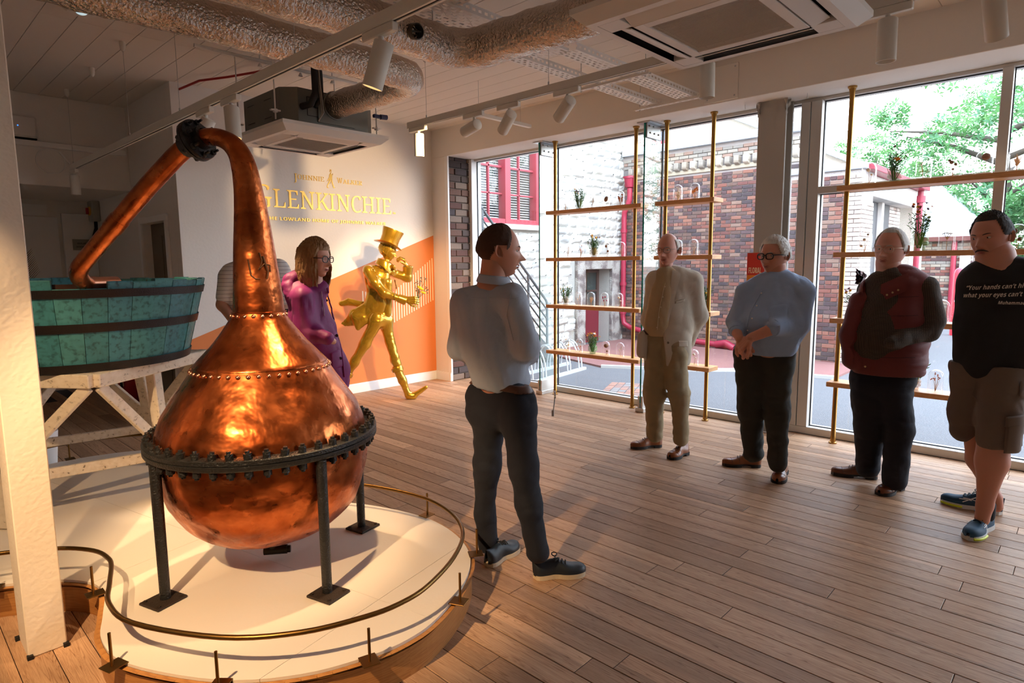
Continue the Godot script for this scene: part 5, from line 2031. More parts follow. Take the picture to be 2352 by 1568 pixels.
func build_outside() -> void:
	var rough := ntex(noise(FastNoiseLite.TYPE_SIMPLEX, 0.09, 4, 61), 512)
	var asphalt := mat(rgb(112, 112, 114), 0.9)
	asphalt.albedo_texture = ntex(noise(FastNoiseLite.TYPE_CELLULAR, 0.12, 3, 8), 512, ramp([Color(0.75, 0.75, 0.75), Color.WHITE], [0, 1]))
	tri(asphalt, 1.1)
	bump(asphalt, rough, 0.5)
	var b := MB.new()
	b.box2(Vector3(5.96, -0.5, -40), Vector3(60, -0.08, 40))
	struct("ground", b, asphalt)
	var pinkm := mat(rgb(176, 128, 122), 0.95)
	pinkm.albedo_texture = ntex(noise(FastNoiseLite.TYPE_CELLULAR, 0.16, 2, 18), 512, ramp([Color(0.6, 0.55, 0.55), Color(1, 0.98, 0.97)], [0, 1]))
	tri(pinkm, 1.6)
	bump(pinkm, pinkm.albedo_texture, 2.0)
	b = MB.new()
	b.prism(PackedVector2Array([Vector2(8.0, -5.65), Vector2(8.65, -4.35), Vector2(9.05, -3.87), Vector2(9.3, -2.6), Vector2(10.7, -2.6), Vector2(10.7, -3.75), Vector2(11.3, -3.75), Vector2(11.3, -7.43), Vector2(8.6, -7.43)]), 0.03, flat_xf(-0.081))
	var gv := single("gravel_bed", "pink gravel bed along the foot of the brick building in the courtyard", "gravel", b, pinkm)
	stuff(gv)
	b = MB.new()
	for q in [[Vector2(8.0, -5.65), Vector2(8.65, -4.35)], [Vector2(8.65, -4.35), Vector2(9.05, -3.87)], [Vector2(9.05, -3.87), Vector2(9.3, -2.6)]]:
		b.bar(Vector3(q[0].x, -0.06, q[0].y), Vector3(q[1].x, -0.06, q[1].y), 0.05, 0.06, Vector3.UP, 0.006)
	single("kerb", "pale stone kerb between the asphalt and the pink gravel", "kerb", b, mat(rgb(190, 188, 182), 0.9))
	# whitewashed rubble wall
	var limes := []
	for c in [rgb(222, 222, 214), rgb(206, 206, 198), rgb(214, 212, 200), rgb(190, 192, 188)]:
		limes.append(bump(tri(mat(c, 0.9), 2.0), rough, 1.2))
	var sw := thing("stone_building", "whitewashed rubble stone building across the courtyard with a red window and a door", "building", Vector3(0, 0, -7.43))
	b = MB.new()
	b.box2(Vector3(5.9, -0.3, -1.2), Vector3(7.03, 7.5, -0.05))
	b.box2(Vector3(7.03, -0.3, -1.2), Vector3(8.56, 2.25, -0.05))
	b.box2(Vector3(7.03, 4.35, -1.2), Vector3(8.56, 7.5, -0.05))
	b.box2(Vector3(8.56, -0.3, -1.2), Vector3(9.94, 7.5, -0.05))
	b.box2(Vector3(9.94, 1.45, -1.2), Vector3(10.86, 7.5, -0.05))
	b.box2(Vector3(10.86, -0.3, -1.2), Vector3(11.6, 7.5, -0.05))
	part(sw, "wall_core", b, bump(tri(mat(rgb(196, 194, 184), 0.95), 1.4), rough, 2.0))
	var stones := []
	for k in 6:
		stones.append(soft_block(k * 7 + 3))
	var list := []
	var y := -0.1
	var r := RandomNumberGenerator.new()
	r.seed = 5
	while y < 6.9:
		var h := r.randf_range(0.11, 0.2)
		var x := 5.95 + r.randf() * 0.2
		while x < 11.25:
			var w := r.randf_range(0.14, 0.42)
			var c := Vector2(x + w / 2, y + h / 2)
			var inside := (c.x > 6.97 and c.x < 8.62 and c.y > 2.13 and c.y < 4.45) or (c.x > 9.66 and c.x < 11.2 and c.y < 1.66)
			if not inside:
				var p := Vector3(c.x, c.y + r.randf_range(-0.015, 0.015), -0.052)
				var bs := Basis(Vector3.BACK, r.randf_range(-0.1, 0.1)) * Basis.from_scale(Vector3(w * 0.99, h * 0.97, r.randf_range(0.03, 0.075)))
				list.append([seen_from_camera(p + sw.position), Transform3D(bs, p), r.randi() % 4, r.randi() % 6])
			x += w
		y += h
	list.sort_custom(func(p, q): return p[0] < q[0])
	var far := {}
	for i in list.size():
		var q: Array = list[i]
		if i < 300:
			part(sw, "stone", stones[q[3]], limes[q[2]]).transform = q[1]
		else:
			if not far.has(q[3]):
				far[q[3]] = []
			far[q[3]].append(q[1])
	for k in far:
		swarm(sw, "stone_field", stones[k], limes[k % 4], far[k])
	# red window with white blinds
	var red := mat(rgb(150, 52, 62), 0.5)
	var wf := Node3D.new()
	wf.name = "window"
	sw.add_child(wf, true)
	b = MB.new()
	b.box2(Vector3(7.03, 2.25, -0.14), Vector3(7.10, 4.35, 0.02), 0.004)
	b.box2(Vector3(8.47, 2.25, -0.14), Vector3(8.56, 4.35, 0.02), 0.004)
	b.box2(Vector3(7.67, 2.25, -0.14), Vector3(7.80, 4.35, 0.03), 0.004)
	b.box2(Vector3(7.10, 2.25, -0.14), Vector3(8.47, 2.33, 0.02), 0.004)
	b.box2(Vector3(7.10, 4.27, -0.14), Vector3(8.47, 4.35, 0.02), 0.004)
	part(wf, "frame", b, red)
	b = MB.new()
	b.box2(Vector3(6.98, 2.16, -0.1), Vector3(8.62, 2.245, 0.07), 0.008)
	part(wf, "sill", b, mat(rgb(214, 210, 202), 0.8))
	b = MB.new()
	for q in [[7.10, 7.67], [7.80, 8.47]]:
		var mid: float = lerpf(q[0], q[1], 0.45)
		b.box2(Vector3(mid - 0.016, 2.33, -0.10), Vector3(mid + 0.016, 4.27, -0.05), 0.003)
		for yy in [2.75, 3.2, 3.62, 3.95]:
			b.box2(Vector3(q[0], yy - (0.022 if yy == 3.2 else 0.012), -0.10), Vector3(q[1], yy + 0.014, -0.05), 0.003)
	part(wf, "glazing_bar", b, red)
	b = MB.new()
	b.quad(Vector3(7.1, 2.33, -0.075), Vector3(8.47, 2.33, -0.075), Vector3(8.47, 4.27, -0.075), Vector3(7.1, 4.27, -0.075))
	part(wf, "pane", b, M.glass)
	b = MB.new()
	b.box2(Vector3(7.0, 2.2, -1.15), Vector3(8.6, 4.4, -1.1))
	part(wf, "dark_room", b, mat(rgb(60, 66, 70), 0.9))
	var blind := mat(rgb(226, 230, 228), 0.6)
	for i in 46:
		b = MB.new()
		b.box(Vector3(7.785, 2.36 + i * 0.042, -0.16), Vector3(1.36, 0.0025, 0.03), Basis(Vector3.RIGHT, 0.55))
		part(wf, "blind_slat", b, blind)
	# the doorway with its rendered surround
	var dw := Node3D.new()
	dw.name = "doorway"
	sw.add_child(dw, true)
	b = MB.new()
	b.box2(Vector3(9.68, -0.1, -0.05), Vector3(9.94, 1.66, 0.035), 0.01)
	b.box2(Vector3(10.86, -0.1, -0.05), Vector3(11.22, 1.66, 0.035), 0.01)
	b.box2(Vector3(9.94, 1.45, -0.05), Vector3(10.86, 1.66, 0.035), 0.01)
	var rend := bump(tri(mat(rgb(176, 172, 166), 0.9), 0.8), rough, 1.5)
	rend.albedo_texture = ntex(noise(FastNoiseLite.TYPE_SIMPLEX, 0.012, 5, 44), 256, ramp([rgb(170, 160, 160), rgb(240, 238, 232), Color.WHITE], [0.25, 0.55, 1.0]))
	part(dw, "surround", b, rend)
	b = MB.new()
	b.box2(Vector3(9.94, -0.08, -0.36), Vector3(10.86, 0.62, -0.31), 0.004)
	var doorm := mat(rgb(112, 30, 44), 0.5)
	part(dw, "door_leaf", b, doorm)
	b = MB.new()
	b.box2(Vector3(9.94, 0.62, -0.36), Vector3(10.02, 1.45, -0.31))
	b.box2(Vector3(10.78, 0.62, -0.36), Vector3(10.86, 1.45, -0.31))
	b.box2(Vector3(10.37, 0.62, -0.36), Vector3(10.43, 1.45, -0.31))
	b.box2(Vector3(10.02, 0.98, -0.36), Vector3(10.78, 1.02, -0.31))
	b.box2(Vector3(10.02, 1.38, -0.36), Vector3(10.78, 1.45, -0.31))
	part(dw, "door_frame", b, mat(rgb(74, 52, 46), 0.6))
	b = MB.new()
	b.box2(Vector3(10.02, 0.62, -0.345), Vector3(10.78, 1.38, -0.335))
	part(dw, "pane", b, mat(rgb(52, 62, 62), 0.12))
	# metal stair in front of the rubble wall
	var grey := mat(rgb(84, 90, 92), 0.5, 0.5)
	var st := thing("metal_stair", "grey metal stair with a sloping bar railing against the whitewashed wall", "stairs", Vector3(0, 0, -6.65))
	var slope := Vector3(0.72, -0.70, 0)
	var top := Vector3(6.35, 2.42, 0)
	var foot := Vector3(7.86, 0.94, 0)
	b = MB.new()
	b.tube([top, foot + Vector3(-0.03, 0.03, 0), foot + Vector3(0, -0.02, 0), foot + Vector3(0.0, -1.02, 0)], 0.021, 10)
	part(st, "handrail", b, grey)
	for i in 6:
		b = MB.new()
		var dn := Vector3(0, -0.155 * (i + 1), 0)
		b.bar(top + dn, foot + dn + Vector3(0, 0.02, 0), 0.012, 0.028, Vector3.BACK)
		part(st, "railing_bar", b, grey)
	for x in [6.4, 6.9, 7.40]:
		b = MB.new()
		var ty := lerpf(2.42, 0.94, (x - 6.35) / 1.51)
		b.box2(Vector3(x - 0.014, ty - 1.06, -0.014), Vector3(x + 0.014, ty, 0.014))
		part(st, "baluster", b, grey)
	b = MB.new()
	b.bar(top + Vector3(0, -1.05, 0), Vector3(8.05, -0.07, 0) , 0.02, 0.2, Vector3.BACK.cross(slope).normalized())
	b.bar(top + Vector3(0, -1.05, -0.75), Vector3(8.05, -0.07, -0.75), 0.02, 0.2, Vector3.BACK.cross(slope).normalized())
	part(st, "stringer", b, grey)
	for i in 8:
		b = MB.new()
		b.box2(Vector3(6.42 + i * 0.2, 1.15 - i * 0.17, -0.74), Vector3(6.68 + i * 0.2, 1.18 - i * 0.17, -0.01))
		part(st, "tread", b, mat(rgb(70, 66, 62), 0.8))
	# bicycle hoops on a ground rail
	var galv := mat(rgb(206, 210, 210), 0.4, 0.5)
	var rk := thing("bicycle_rack", "pale bicycle rack of round hoops on a ground rail outside the first pane", "bicycle rack", Vector3(0, -0.08, 0))
	b = MB.new()
	b.bar(Vector3(6.15, 0.02, -5.55), Vector3(7.72, 0.02, -5.76), 0.06, 0.04)
	b.bar(Vector3(6.15, 0.02, -6.05), Vector3(7.95, 0.02, -6.25), 0.06, 0.04)
	part(rk, "ground_rail", b, galv)
	for i in 5:
		var x := 6.25 + i * 0.33
		var p := Vector3(x, 0.03, lerpf(-5.56, -5.75, (x - 6.15) / 1.57))
		var q := Vector3(x + 0.1, 0.03, lerpf(-6.06, -6.24, (x - 6.15) / 1.57))
		var arc := []
		for j in 13:
			var a := PI * j / 12
			arc.append(p.lerp(q, 0.5 - 0.5 * cos(a)) + Vector3(0, 0.42 * sin(a), 0))
		for o in [-0.035, 0.035]:
			b = MB.new()
			var moved := []
			for e in arc:
				moved.append(e + Vector3(o, 0, 0))
			b.tube(moved, 0.011, 8)
			part(rk, "hoop", b, galv)
	# paved patch in the asphalt
	var dc := thing("drain_cover", "small patch of reddish pavers let into the grey asphalt", "paving", Vector3(6.75, -0.08, -4.35), 0.4)
	var clay := [mat(rgb(150, 112, 96), 0.9), mat(rgb(136, 108, 98), 0.9), mat(rgb(128, 122, 118), 0.9)]
	for i in 8:
		for j in 6:
			b = MB.new()
			b.box2(Vector3(-0.5 + i * 0.125, 0, -0.3 + j * 0.1), Vector3(-0.385 + i * 0.125, 0.006 + rng.randf() * 0.003, -0.21 + j * 0.1), 0.003)
			part(dc, "paver", b, clay[rng.randi() % 3])
	# brick building with a corbelled cornice
	var reds := []
	for c in [rgb(120, 78, 72), rgb(138, 88, 76), rgb(94, 72, 72), rgb(104, 84, 84), rgb(152, 104, 88), rgb(112, 88, 80), rgb(82, 70, 72), rgb(146, 118, 104)]:
		reds.append(bump(tri(mat(c, 0.9), 4.0), rough, 0.4))
	var greys := []
	for c in [rgb(158, 150, 138), rgb(142, 136, 128), rgb(166, 154, 138), rgb(150, 124, 110)]:
		greys.append(bump(tri(mat(c, 0.9), 4.0), rough, 0.4))
	var mortar := bump(tri(mat(rgb(176, 168, 164), 0.95), 1.5), rough, 0.6)
	var lead := mat(rgb(176, 184, 192), 0.5, 0.1)
	var bb := thing("brick_building", "brick building with a row of rounded corbels under a lead-capped parapet", "building", Vector3(0, 0, 0))
	b = MB.new()
	b.box2(Vector3(11.31, -0.3, -7.6), Vector3(12.2, 3.76, -3.85))
	part(bb, "wall_core", b, mortar)
	var ou := Vector3(0, 0, 1)
	var on := Vector3(-1, 0, 0)
	brick_field(bb, Vector3(11.305, 0, -7.43), ou, on, 3.58, -0.1, 3.25, reds)
	brick_field(bb, Vector3(11.285, 0, -7.43), ou, on, 3.58, 3.49, 3.76, greys, "parapet_brick", [], 0.068, 0.196, 120)
	b = MB.new()
	b.box2(Vector3(11.265, 3.27, -7.43), Vector3(11.33, 3.35, -3.85), 0.006)
	part(bb, "string_course", b, mat(rgb(176, 166, 146), 0.9))
	b = MB.new()
	b.box2(Vector3(11.29, 3.35, -7.43), Vector3(11.34, 3.49, -3.85))
	part(bb, "frieze", b, mat(rgb(112, 106, 104), 0.9))
	var corb := MB.new()
	corb.box2(Vector3(-0.14, 0.03, -0.045), Vector3(0, 0.13, 0.045), 0.006)
	var half := []
	for i in 9:
		var a := PI * 0.5 * i / 8
		half.append(Vector2(-0.14 + 0.14 * (1.0 - cos(a)), 0.03 - 0.06 * sin(a)))
	var pl := PackedVector2Array(half)
	pl.append(Vector2(0, 0.03))
	corb.prism(pl, 0.09, Transform3D(Basis(), Vector3(0, 0, -0.045)))
	var cm := corb.mesh()
	for i in 20:
		part(bb, "corbel", cm, [greys[0], greys[2], mat(rgb(206, 196, 178), 0.9)][i % 3], Vector3(11.30, 3.355, -7.2 + i * 0.172))
	b = MB.new()
	b.box2(Vector3(11.20, 3.76, -7.43), Vector3(11.7, 3.80, -3.82), 0.006)
	b.box2(Vector3(11.195, 3.79, -7.43), Vector3(12.2, 3.90, -3.80), 0.01)
	part(bb, "lead_coping", b, lead)
	# red downpipe
	var dp := thing("downpipe", "dark red downpipe with a hopper in the corner of the two buildings", "downpipe", Vector3(11.16, 0, -7.25))
	var pipe := mat(rgb(150, 34, 58), 0.4)
	b = MB.new()
	b.lathe([Vector2(0.05, 3.0), Vector2(0.09, 3.02), Vector2(0.12, 3.2), Vector2(0.14, 3.2), Vector2(0.14, 3.24), Vector2(0.0, 3.24)], 4, Transform3D(Basis(Vector3.UP, PI / 4), Vector3(0.0, 0.1, 0.05)), 0.0, TAU, 2.0)
	part(dp, "hopper", b, pipe)
	b = MB.new()
	b.tube([Vector3(0, 3.1, 0.05), Vector3(0, 2.88, 0.05), Vector3(0, 2.74, 0.0), Vector3(0, 2.62, -0.07), Vector3(0, 2.5, -0.08), Vector3(0, 0.45, -0.08), Vector3(0, 0.30, -0.05), Vector3(0.0, 0.22, 0.10), Vector3(0, 0.15, 0.45), Vector3(0, 0.05, 1.5), Vector3(-0.05, 0.0, 2.3), Vector3(-0.12, -0.05, 2.45)], 0.055, 14)
	part(dp, "pipe", b, pipe)
	for q in [[0, 2.2, -0.08], [0, 1.1, -0.08], [0, 0.5, -0.08]]:
		b = MB.new()
		b.cyl(Vector3(q[0], q[1], q[2]), Vector3(q[0], q[1] + 0.07, q[2]), 0.07, 14)
		part(dp, "pipe_socket", b, pipe)
	b = MB.new()
	b.tube([Vector3(-0.05, 0.02, 2.05), Vector3(-0.08, 0.06, 2.25), Vector3(-0.1, -0.02, 2.42)], 0.07, 12)
	part(dp, "pipe_bend", b, pipe)
	# the tall house behind
	var th := thing("tall_house", "tall pale brick house rising behind the parapet, with red window frames", "building", Vector3(0, 0, 0))
	b = MB.new()
	b.box2(Vector3(16.01, 0, -13), Vector3(18, 9.0, -5.6))
	part(th, "wall_core", b, mat(rgb(206, 200, 192), 0.9))
	var pales := []
	for c in [rgb(206, 190, 180), rgb(190, 168, 156), rgb(214, 204, 194), rgb(176, 160, 150)]:
		pales.append(mat(c, 0.9))
	brick_field(th, Vector3(16.0, 0, -10.2), ou, on, 4.6, 3.6, 8.9, pales, "brick", [[0.55, 2.0, 4.8, 8.0]], 0.075, 0.22, 300)
	for i in 2:
		var wn := Node3D.new()
		wn.name = "window"
		th.add_child(wn, true)
		b = MB.new()
		var z := -9.55 + i * 0.75
		for q in [0.0, 0.5]:
			b.box2(Vector3(15.9, 4.85, z + q), Vector3(16.0, 7.8, z + q + 0.12), 0.004)
		b.box2(Vector3(15.9, 4.85, z), Vector3(16.0, 4.97, z + 0.62), 0.004)
		b.box2(Vector3(15.9, 6.3, z), Vector3(16.0, 6.4, z + 0.62), 0.004)
		part(wn, "frame", b, red)
		b = MB.new()
		b.box2(Vector3(15.96, 4.97, z + 0.12), Vector3(15.99, 7.8, z + 0.5))
		part(wn, "pane", b, mat(rgb(70, 76, 84), 0.15))
	b = MB.new()
	b.box2(Vector3(15.85, 4.68, -9.75), Vector3(16.05, 4.84, -8.0), 0.01)
	part(th, "sill", b, mat(rgb(220, 216, 206), 0.8))
	# low brick wing with the doors
	var lw := thing("brick_wing", "low brick wing with pale quoins, dark red doors and a lead-capped wall head", "building", Vector3(0, 0, 0))
	b = MB.new()
	b.box2(Vector3(10.71, -0.3, -3.85), Vector3(11.3, 2.98, -2.74))
	b.box2(Vector3(11.3, -0.3, -3.6), Vector3(14.75, 2.96, -3.10))
	part(lw, "wall_core", b, mortar)
	brick_field(lw, Vector3(10.705, 0, -3.80), ou, on, 0.86, -0.1, 2.95, reds, "brick", [], 0.068, 0.196, 300)
	brick_field(lw, Vector3(10.70, 0, -2.94), ou, on, 0.21, -0.1, 2.95, pales, "quoin_brick", [], 0.068, 0.196, 100)
	brick_field(lw, Vector3(10.70, 0, -2.735), Vector3(1, 0, 0), Vector3(0, 0, 1), 0.60, -0.1, 2.55, pales, "quoin_brick", [], 0.068, 0.196, 60)
	b = MB.new()
	b.box2(Vector3(10.66, 2.96, -3.88), Vector3(11.35, 3.06, -2.70), 0.01)
	part(lw, "lead_coping", b, lead)
	for q in [[11.28, 11.95], [13.9, 14.75]]:
		brick_field(lw, Vector3(q[0], 0, -3.08), Vector3(1, 0, 0), Vector3(0, 0, 1), q[1] - q[0], -0.1, 2.7, pales, "pier_brick", [], 0.068, 0.196, 80)
	b = MB.new()
	b.box2(Vector3(10.75, 2.62, -3.12), Vector3(14.8, 2.95, -2.80), 0.01)
	part(lw, "lintel", b, mat(rgb(206, 200, 190), 0.8))
	b = MB.new()
	b.box2(Vector3(10.8, 2.95, -3.2), Vector3(15.0, 3.04, -2.62), 0.006)
	part(lw, "red_eaves_board", b, pipe)
	b = MB.new()
	b.box2(Vector3(10.73, -0.1, -2.95), Vector3(11.28, 2.62, -2.88), 0.004)
	part(lw, "door_leaf", b, mat(rgb(92, 28, 46), 0.5))
	for q in [[12.1, 12.95], [13.1, 13.8]]:
		b = MB.new()
		b.box2(Vector3(q[0], -0.1, -3.1), Vector3(q[1], 2.62, -3.05), 0.004)
		part(lw, "dark_door", b, mat(rgb(62, 62, 66), 0.4))
	b = MB.new()
	b.box2(Vector3(12.95, -0.1, -3.1), Vector3(13.1, 2.62, -2.98), 0.004)
	part(lw, "post", b, mat(rgb(214, 206, 198), 0.7))
	var dp2 := thing("downpipe", "dark red downpipe at the far end of the low brick wing", "downpipe", Vector3(14.85, 0, -2.75))
	b = MB.new()
	b.cyl(Vector3(0, -0.08, 0), Vector3(0, 2.95, 0), 0.055, 12)
	part(dp2, "pipe", b, pipe)
	b = MB.new()
	b.cyl(Vector3(0, 2.72, 0), Vector3(0, 2.85, 0), 0.09, 12)
	part(dp2, "pipe_socket", b, pipe)
	# gabled roof behind the wing
	var gr := thing("gabled_house", "pale gabled house with a sloping parapet behind the low brick wing", "building", Vector3(0, 0, 0))
	b = MB.new()
	b.prism(PackedVector2Array([Vector2(-8.5, 0), Vector2(-2.9, 0), Vector2(-2.9, 3.05), Vector2(-8.5, 5.9)]), 1.2, Transform3D(Basis(Vector3(0, 0, 1), Vector3(0, 1, 0), Vector3(-1, 0, 0)), Vector3(16.2, 0, 0)))
	part(gr, "gable_wall", b, bump(tri(mat(rgb(214, 206, 190), 0.9), 1.0), rough, 1.0))
	b = MB.new()
	b.bar(Vector3(15.0, 6.0, -8.6), Vector3(15.0, 3.1, -2.85), 0.4, 0.12, Vector3.UP, 0.01)
	part(gr, "coping", b, mat(rgb(160, 164, 168), 0.7))
	# slate roofed shed and the wall beyond
	var sh := thing("slate_shed", "brick shed with a pale grey slate roof at the far end of the yard", "building", Vector3(0, 0, 0))
	b = MB.new()
	b.box2(Vector3(19.3, -0.1, -5.0), Vector3(26, 2.2, -2.35))
	part(sh, "wall_core", b, mortar)
	brick_field(sh, Vector3(19.28, 0, -5.0), ou, on, 2.65, -0.1, 2.2, greys + reds.slice(0, 3), "brick", [], 0.075, 0.22, 200)
	brick_field(sh, Vector3(19.3, 0, -2.33), Vector3(1, 0, 0), Vector3(0, 0, 1), 5.0, -0.1, 2.2, greys + reds.slice(0, 3), "brick", [], 0.075, 0.22, 200)
	var slate := mat(rgb(170, 178, 186), 0.6)
	for i in 14:
		b = MB.new()
		var f0 := i / 14.0
		var f1 := (i + 1.12) / 14.0
		b.quad(Vector3(lerpf(19.1, 22.0, f0), lerpf(2.15, 4.0, f0), lerpf(-2.15, -4.0, f0)), Vector3(26, lerpf(2.15, 4.0, f0), lerpf(-2.15, -4.0, f0)), Vector3(26, lerpf(2.15, 4.0, f1) + 0.02, lerpf(-2.15, -4.0, f1)), Vector3(lerpf(19.1, 22.0, f1), lerpf(2.15, 4.0, f1) + 0.02, lerpf(-2.15, -4.0, f1)))
		b.quad(Vector3(lerpf(19.1, 22.0, f0), lerpf(2.15, 4.0, f0), lerpf(-2.15, -4.0, f0)), Vector3(lerpf(19.1, 22.0, f0), lerpf(2.15, 4.0, f0), -6.5), Vector3(lerpf(19.1, 22.0, f1), lerpf(2.15, 4.0, f1) + 0.02, -6.5), Vector3(lerpf(19.1, 22.0, f1), lerpf(2.15, 4.0, f1) + 0.02, lerpf(-2.15, -4.0, f1)))
		part(sh, "slate_course", b, slate)
	b = MB.new()
	b.box2(Vector3(19.05, 2.05, -5.1), Vector3(19.25, 2.17, -2.1), 0.01)
	part(sh, "gutter", b, mat(rgb(96, 48, 44), 0.6))
	for q in [[19.22, -2.75], [19.22, -4.0]]:
		b = MB.new()
		b.cyl(Vector3(q[0], -0.08, q[1]), Vector3(q[0], 2.1, q[1]), 0.06, 10)
		part(sh, "downpipe", b, pipe)
	b = MB.new()
	b.box2(Vector3(19.2, 1.2, -2.62), Vector3(19.26, 1.75, -2.40), 0.006)
	part(sh, "notice_board", b, M.white_trim)
	# garden wall and verge further right
	b = MB.new()
	b.box2(Vector3(26, -0.08, -6), Vector3(27, 1.4, 14))
	single("garden_wall", "low grey wall running along the far right of the yard under the trees", "wall", b, greys[1])
	# barrier arm and bollards
	var ba := thing("barrier_arm", "black and orange barrier arm lying low across the yard", "barrier", Vector3(0, 0, 0))
	b = MB.new()
	b.bar(Vector3(15.2, 0.25, -1.72), Vector3(15.9, 0.62, -1.30), 0.06, 0.09, Vector3.UP, 0.01)
	part(ba, "orange_end", b, mat(rgb(206, 84, 52), 0.5))
	b = MB.new()
	b.bar(Vector3(15.9, 0.62, -1.30), Vector3(16.6, 1.0, -0.9), 0.06, 0.09, Vector3.UP, 0.01)
	b.box2(Vector3(15.8, -0.08, -1.75), Vector3(16.1, 0.5, -1.5), 0.02)
	part(ba, "black_arm", b, mat(rgb(50, 54, 62), 0.5))
	b = MB.new()
	b.bar(Vector3(15.2, 1.02, -1.9), Vector3(17.2, 1.12, -0.9), 0.05, 0.05, Vector3.UP, 0.01)
	part(ba, "yellow_rod", b, mat(rgb(196, 180, 110), 0.5))
	for i in 2:
		var bo := thing("bollard", ["red bollard right of the gilet man's shoulder, seen through the glass", "second red bollard, further back beside the brick shed"][i], "bollard", [Vector3(16.6, -0.08, -2.25), Vector3(18.2, -0.08, -2.0)][i], 0.0, "red bollards in the yard")
		b = MB.new()
		b.lathe([Vector2(0.10, 0), Vector2(0.10, 1.35), Vector2(0.08, 1.44), Vector2(0.03, 1.48), Vector2(0, 1.49)], 16)
		part(bo, "post", b, mat(rgb(206, 52, 70), 0.4))
		b = MB.new()
		b.box2(Vector3(-0.25, 0.75, -0.02), Vector3(0.25, 0.79, 0.02), 0.004)
		part(bo, "chain_bar", b, galv)
	trees()

func trees() -> void:
	var greens := []
	for c in [rgb(70, 122, 76), rgb(98, 148, 96), rgb(50, 96, 66), rgb(122, 166, 112)]:
		var m := mat(c, 0.6)
		m.backlight_enabled = true
		m.backlight = Color(0.28, 0.42, 0.2)
		greens.append(m)
	var leaf := MB.new()
	# a spray of five bent leaves
	for k in 5:
		var a := TAU * k / 5.0
		var bs := Basis(Vector3.UP, a) * Basis(Vector3.BACK, 0.35 - 0.25 * (k % 2))
		var P := [Vector3(0.02, 0, 0), Vector3(0.5, 0.10, 0.2), Vector3(1.0, -0.05, 0), Vector3(0.5, 0.10, -0.2), Vector3(0.5, 0.02, 0)]
		var i := leaf.v.size()
		for p in P:
			leaf.add(bs * p, bs * Vector3.UP)
		leaf.tri(i, i + 1, i + 4); leaf.tri(i + 1, i + 2, i + 4); leaf.tri(i + 2, i + 3, i + 4); leaf.tri(i + 3, i, i + 4)
	var lm := leaf.mesh()
	var spec := [
		[Vector3(27, -0.1, -2.6), 4.8, 9.0, 5200, "broad leafy tree rising behind the slate shed, tallest in the right window"],
		[Vector3(29, -0.1, 2.5), 5.2, 10.0, 4200, "leafy tree right of the window mullion, behind the man in black"],
		[Vector3(31, -0.1, -7.5), 2.6, 7.5, 900, "thin pale tree standing left of the broad tree against the sky"],
		[Vector3(30, -0.1, 9.0), 5.5, 9.5, 2500, "leafy tree at the far right beyond the garden wall"],
		[Vector3(26.5, -0.1, -0.6), 2.6, 4.2, 1700, "dark bushy tree low behind the slate roof"]]
	var r := RandomNumberGenerator.new()
	r.seed = 99
	for s in spec:
		var t := thing("tree", s[4], "tree", s[0], 0.0, "trees beyond the yard")
		var b := MB.new()
		var h: float = s[2]
		b.tube([Vector3.ZERO, Vector3(0.1, h * 0.3, 0.1), Vector3(0.0, h * 0.6, -0.1), Vector3(0.1, h * 0.85, 0)], [0.32, 0.25, 0.15, 0.05], 10)
		for k in 8:
			var a := r.randf() * TAU
			var y := h * r.randf_range(0.28, 0.7)
			b.tube([Vector3(0, y, 0), Vector3(cos(a) * s[1] * 0.4, y + 0.6, sin(a) * s[1] * 0.4), Vector3(cos(a) * s[1] * 0.75, y + 0.9, sin(a) * s[1] * 0.75)], [0.11, 0.07, 0.02], 6)
		part(t, "trunk", b, mat(rgb(74, 66, 58), 0.9))
		# foliage gathers in clumps
		var clumps := []
		for k in 46:
			var d := Vector3(r.randf_range(-1, 1), r.randf_range(-1, 1), r.randf_range(-1, 1))
			if d.length() > 1.0:
				d = d.normalized()
			clumps.append([Vector3(d.x * s[1] * 0.82, h * 0.60 + d.y * h * 0.36, d.z * s[1] * 0.82), r.randf_range(0.5, 1.0) * s[1] * 0.28])
		var xs := [[], [], [], []]
		for k in s[3]:
			var c: Array = clumps[r.randi() % clumps.size()]
			var d = Vector3(r.randfn(), r.randfn() * 0.7, r.randfn()).normalized() * c[1] * pow(r.randf(), 0.4)
			var sc := r.randf_range(0.13, 0.26)
			var bs := Basis(Vector3(r.randf() - 0.5, r.randf() - 0.5, r.randf() - 0.5).normalized(), r.randf() * 1.6) * Basis(Vector3.UP, r.randf() * TAU)
			xs[r.randi() % 4].append(Transform3D(bs.scaled(Vector3.ONE * sc), c[0] + d))
		for k in 4:
			swarm(t, "foliage", lm, greens[k], xs[k])

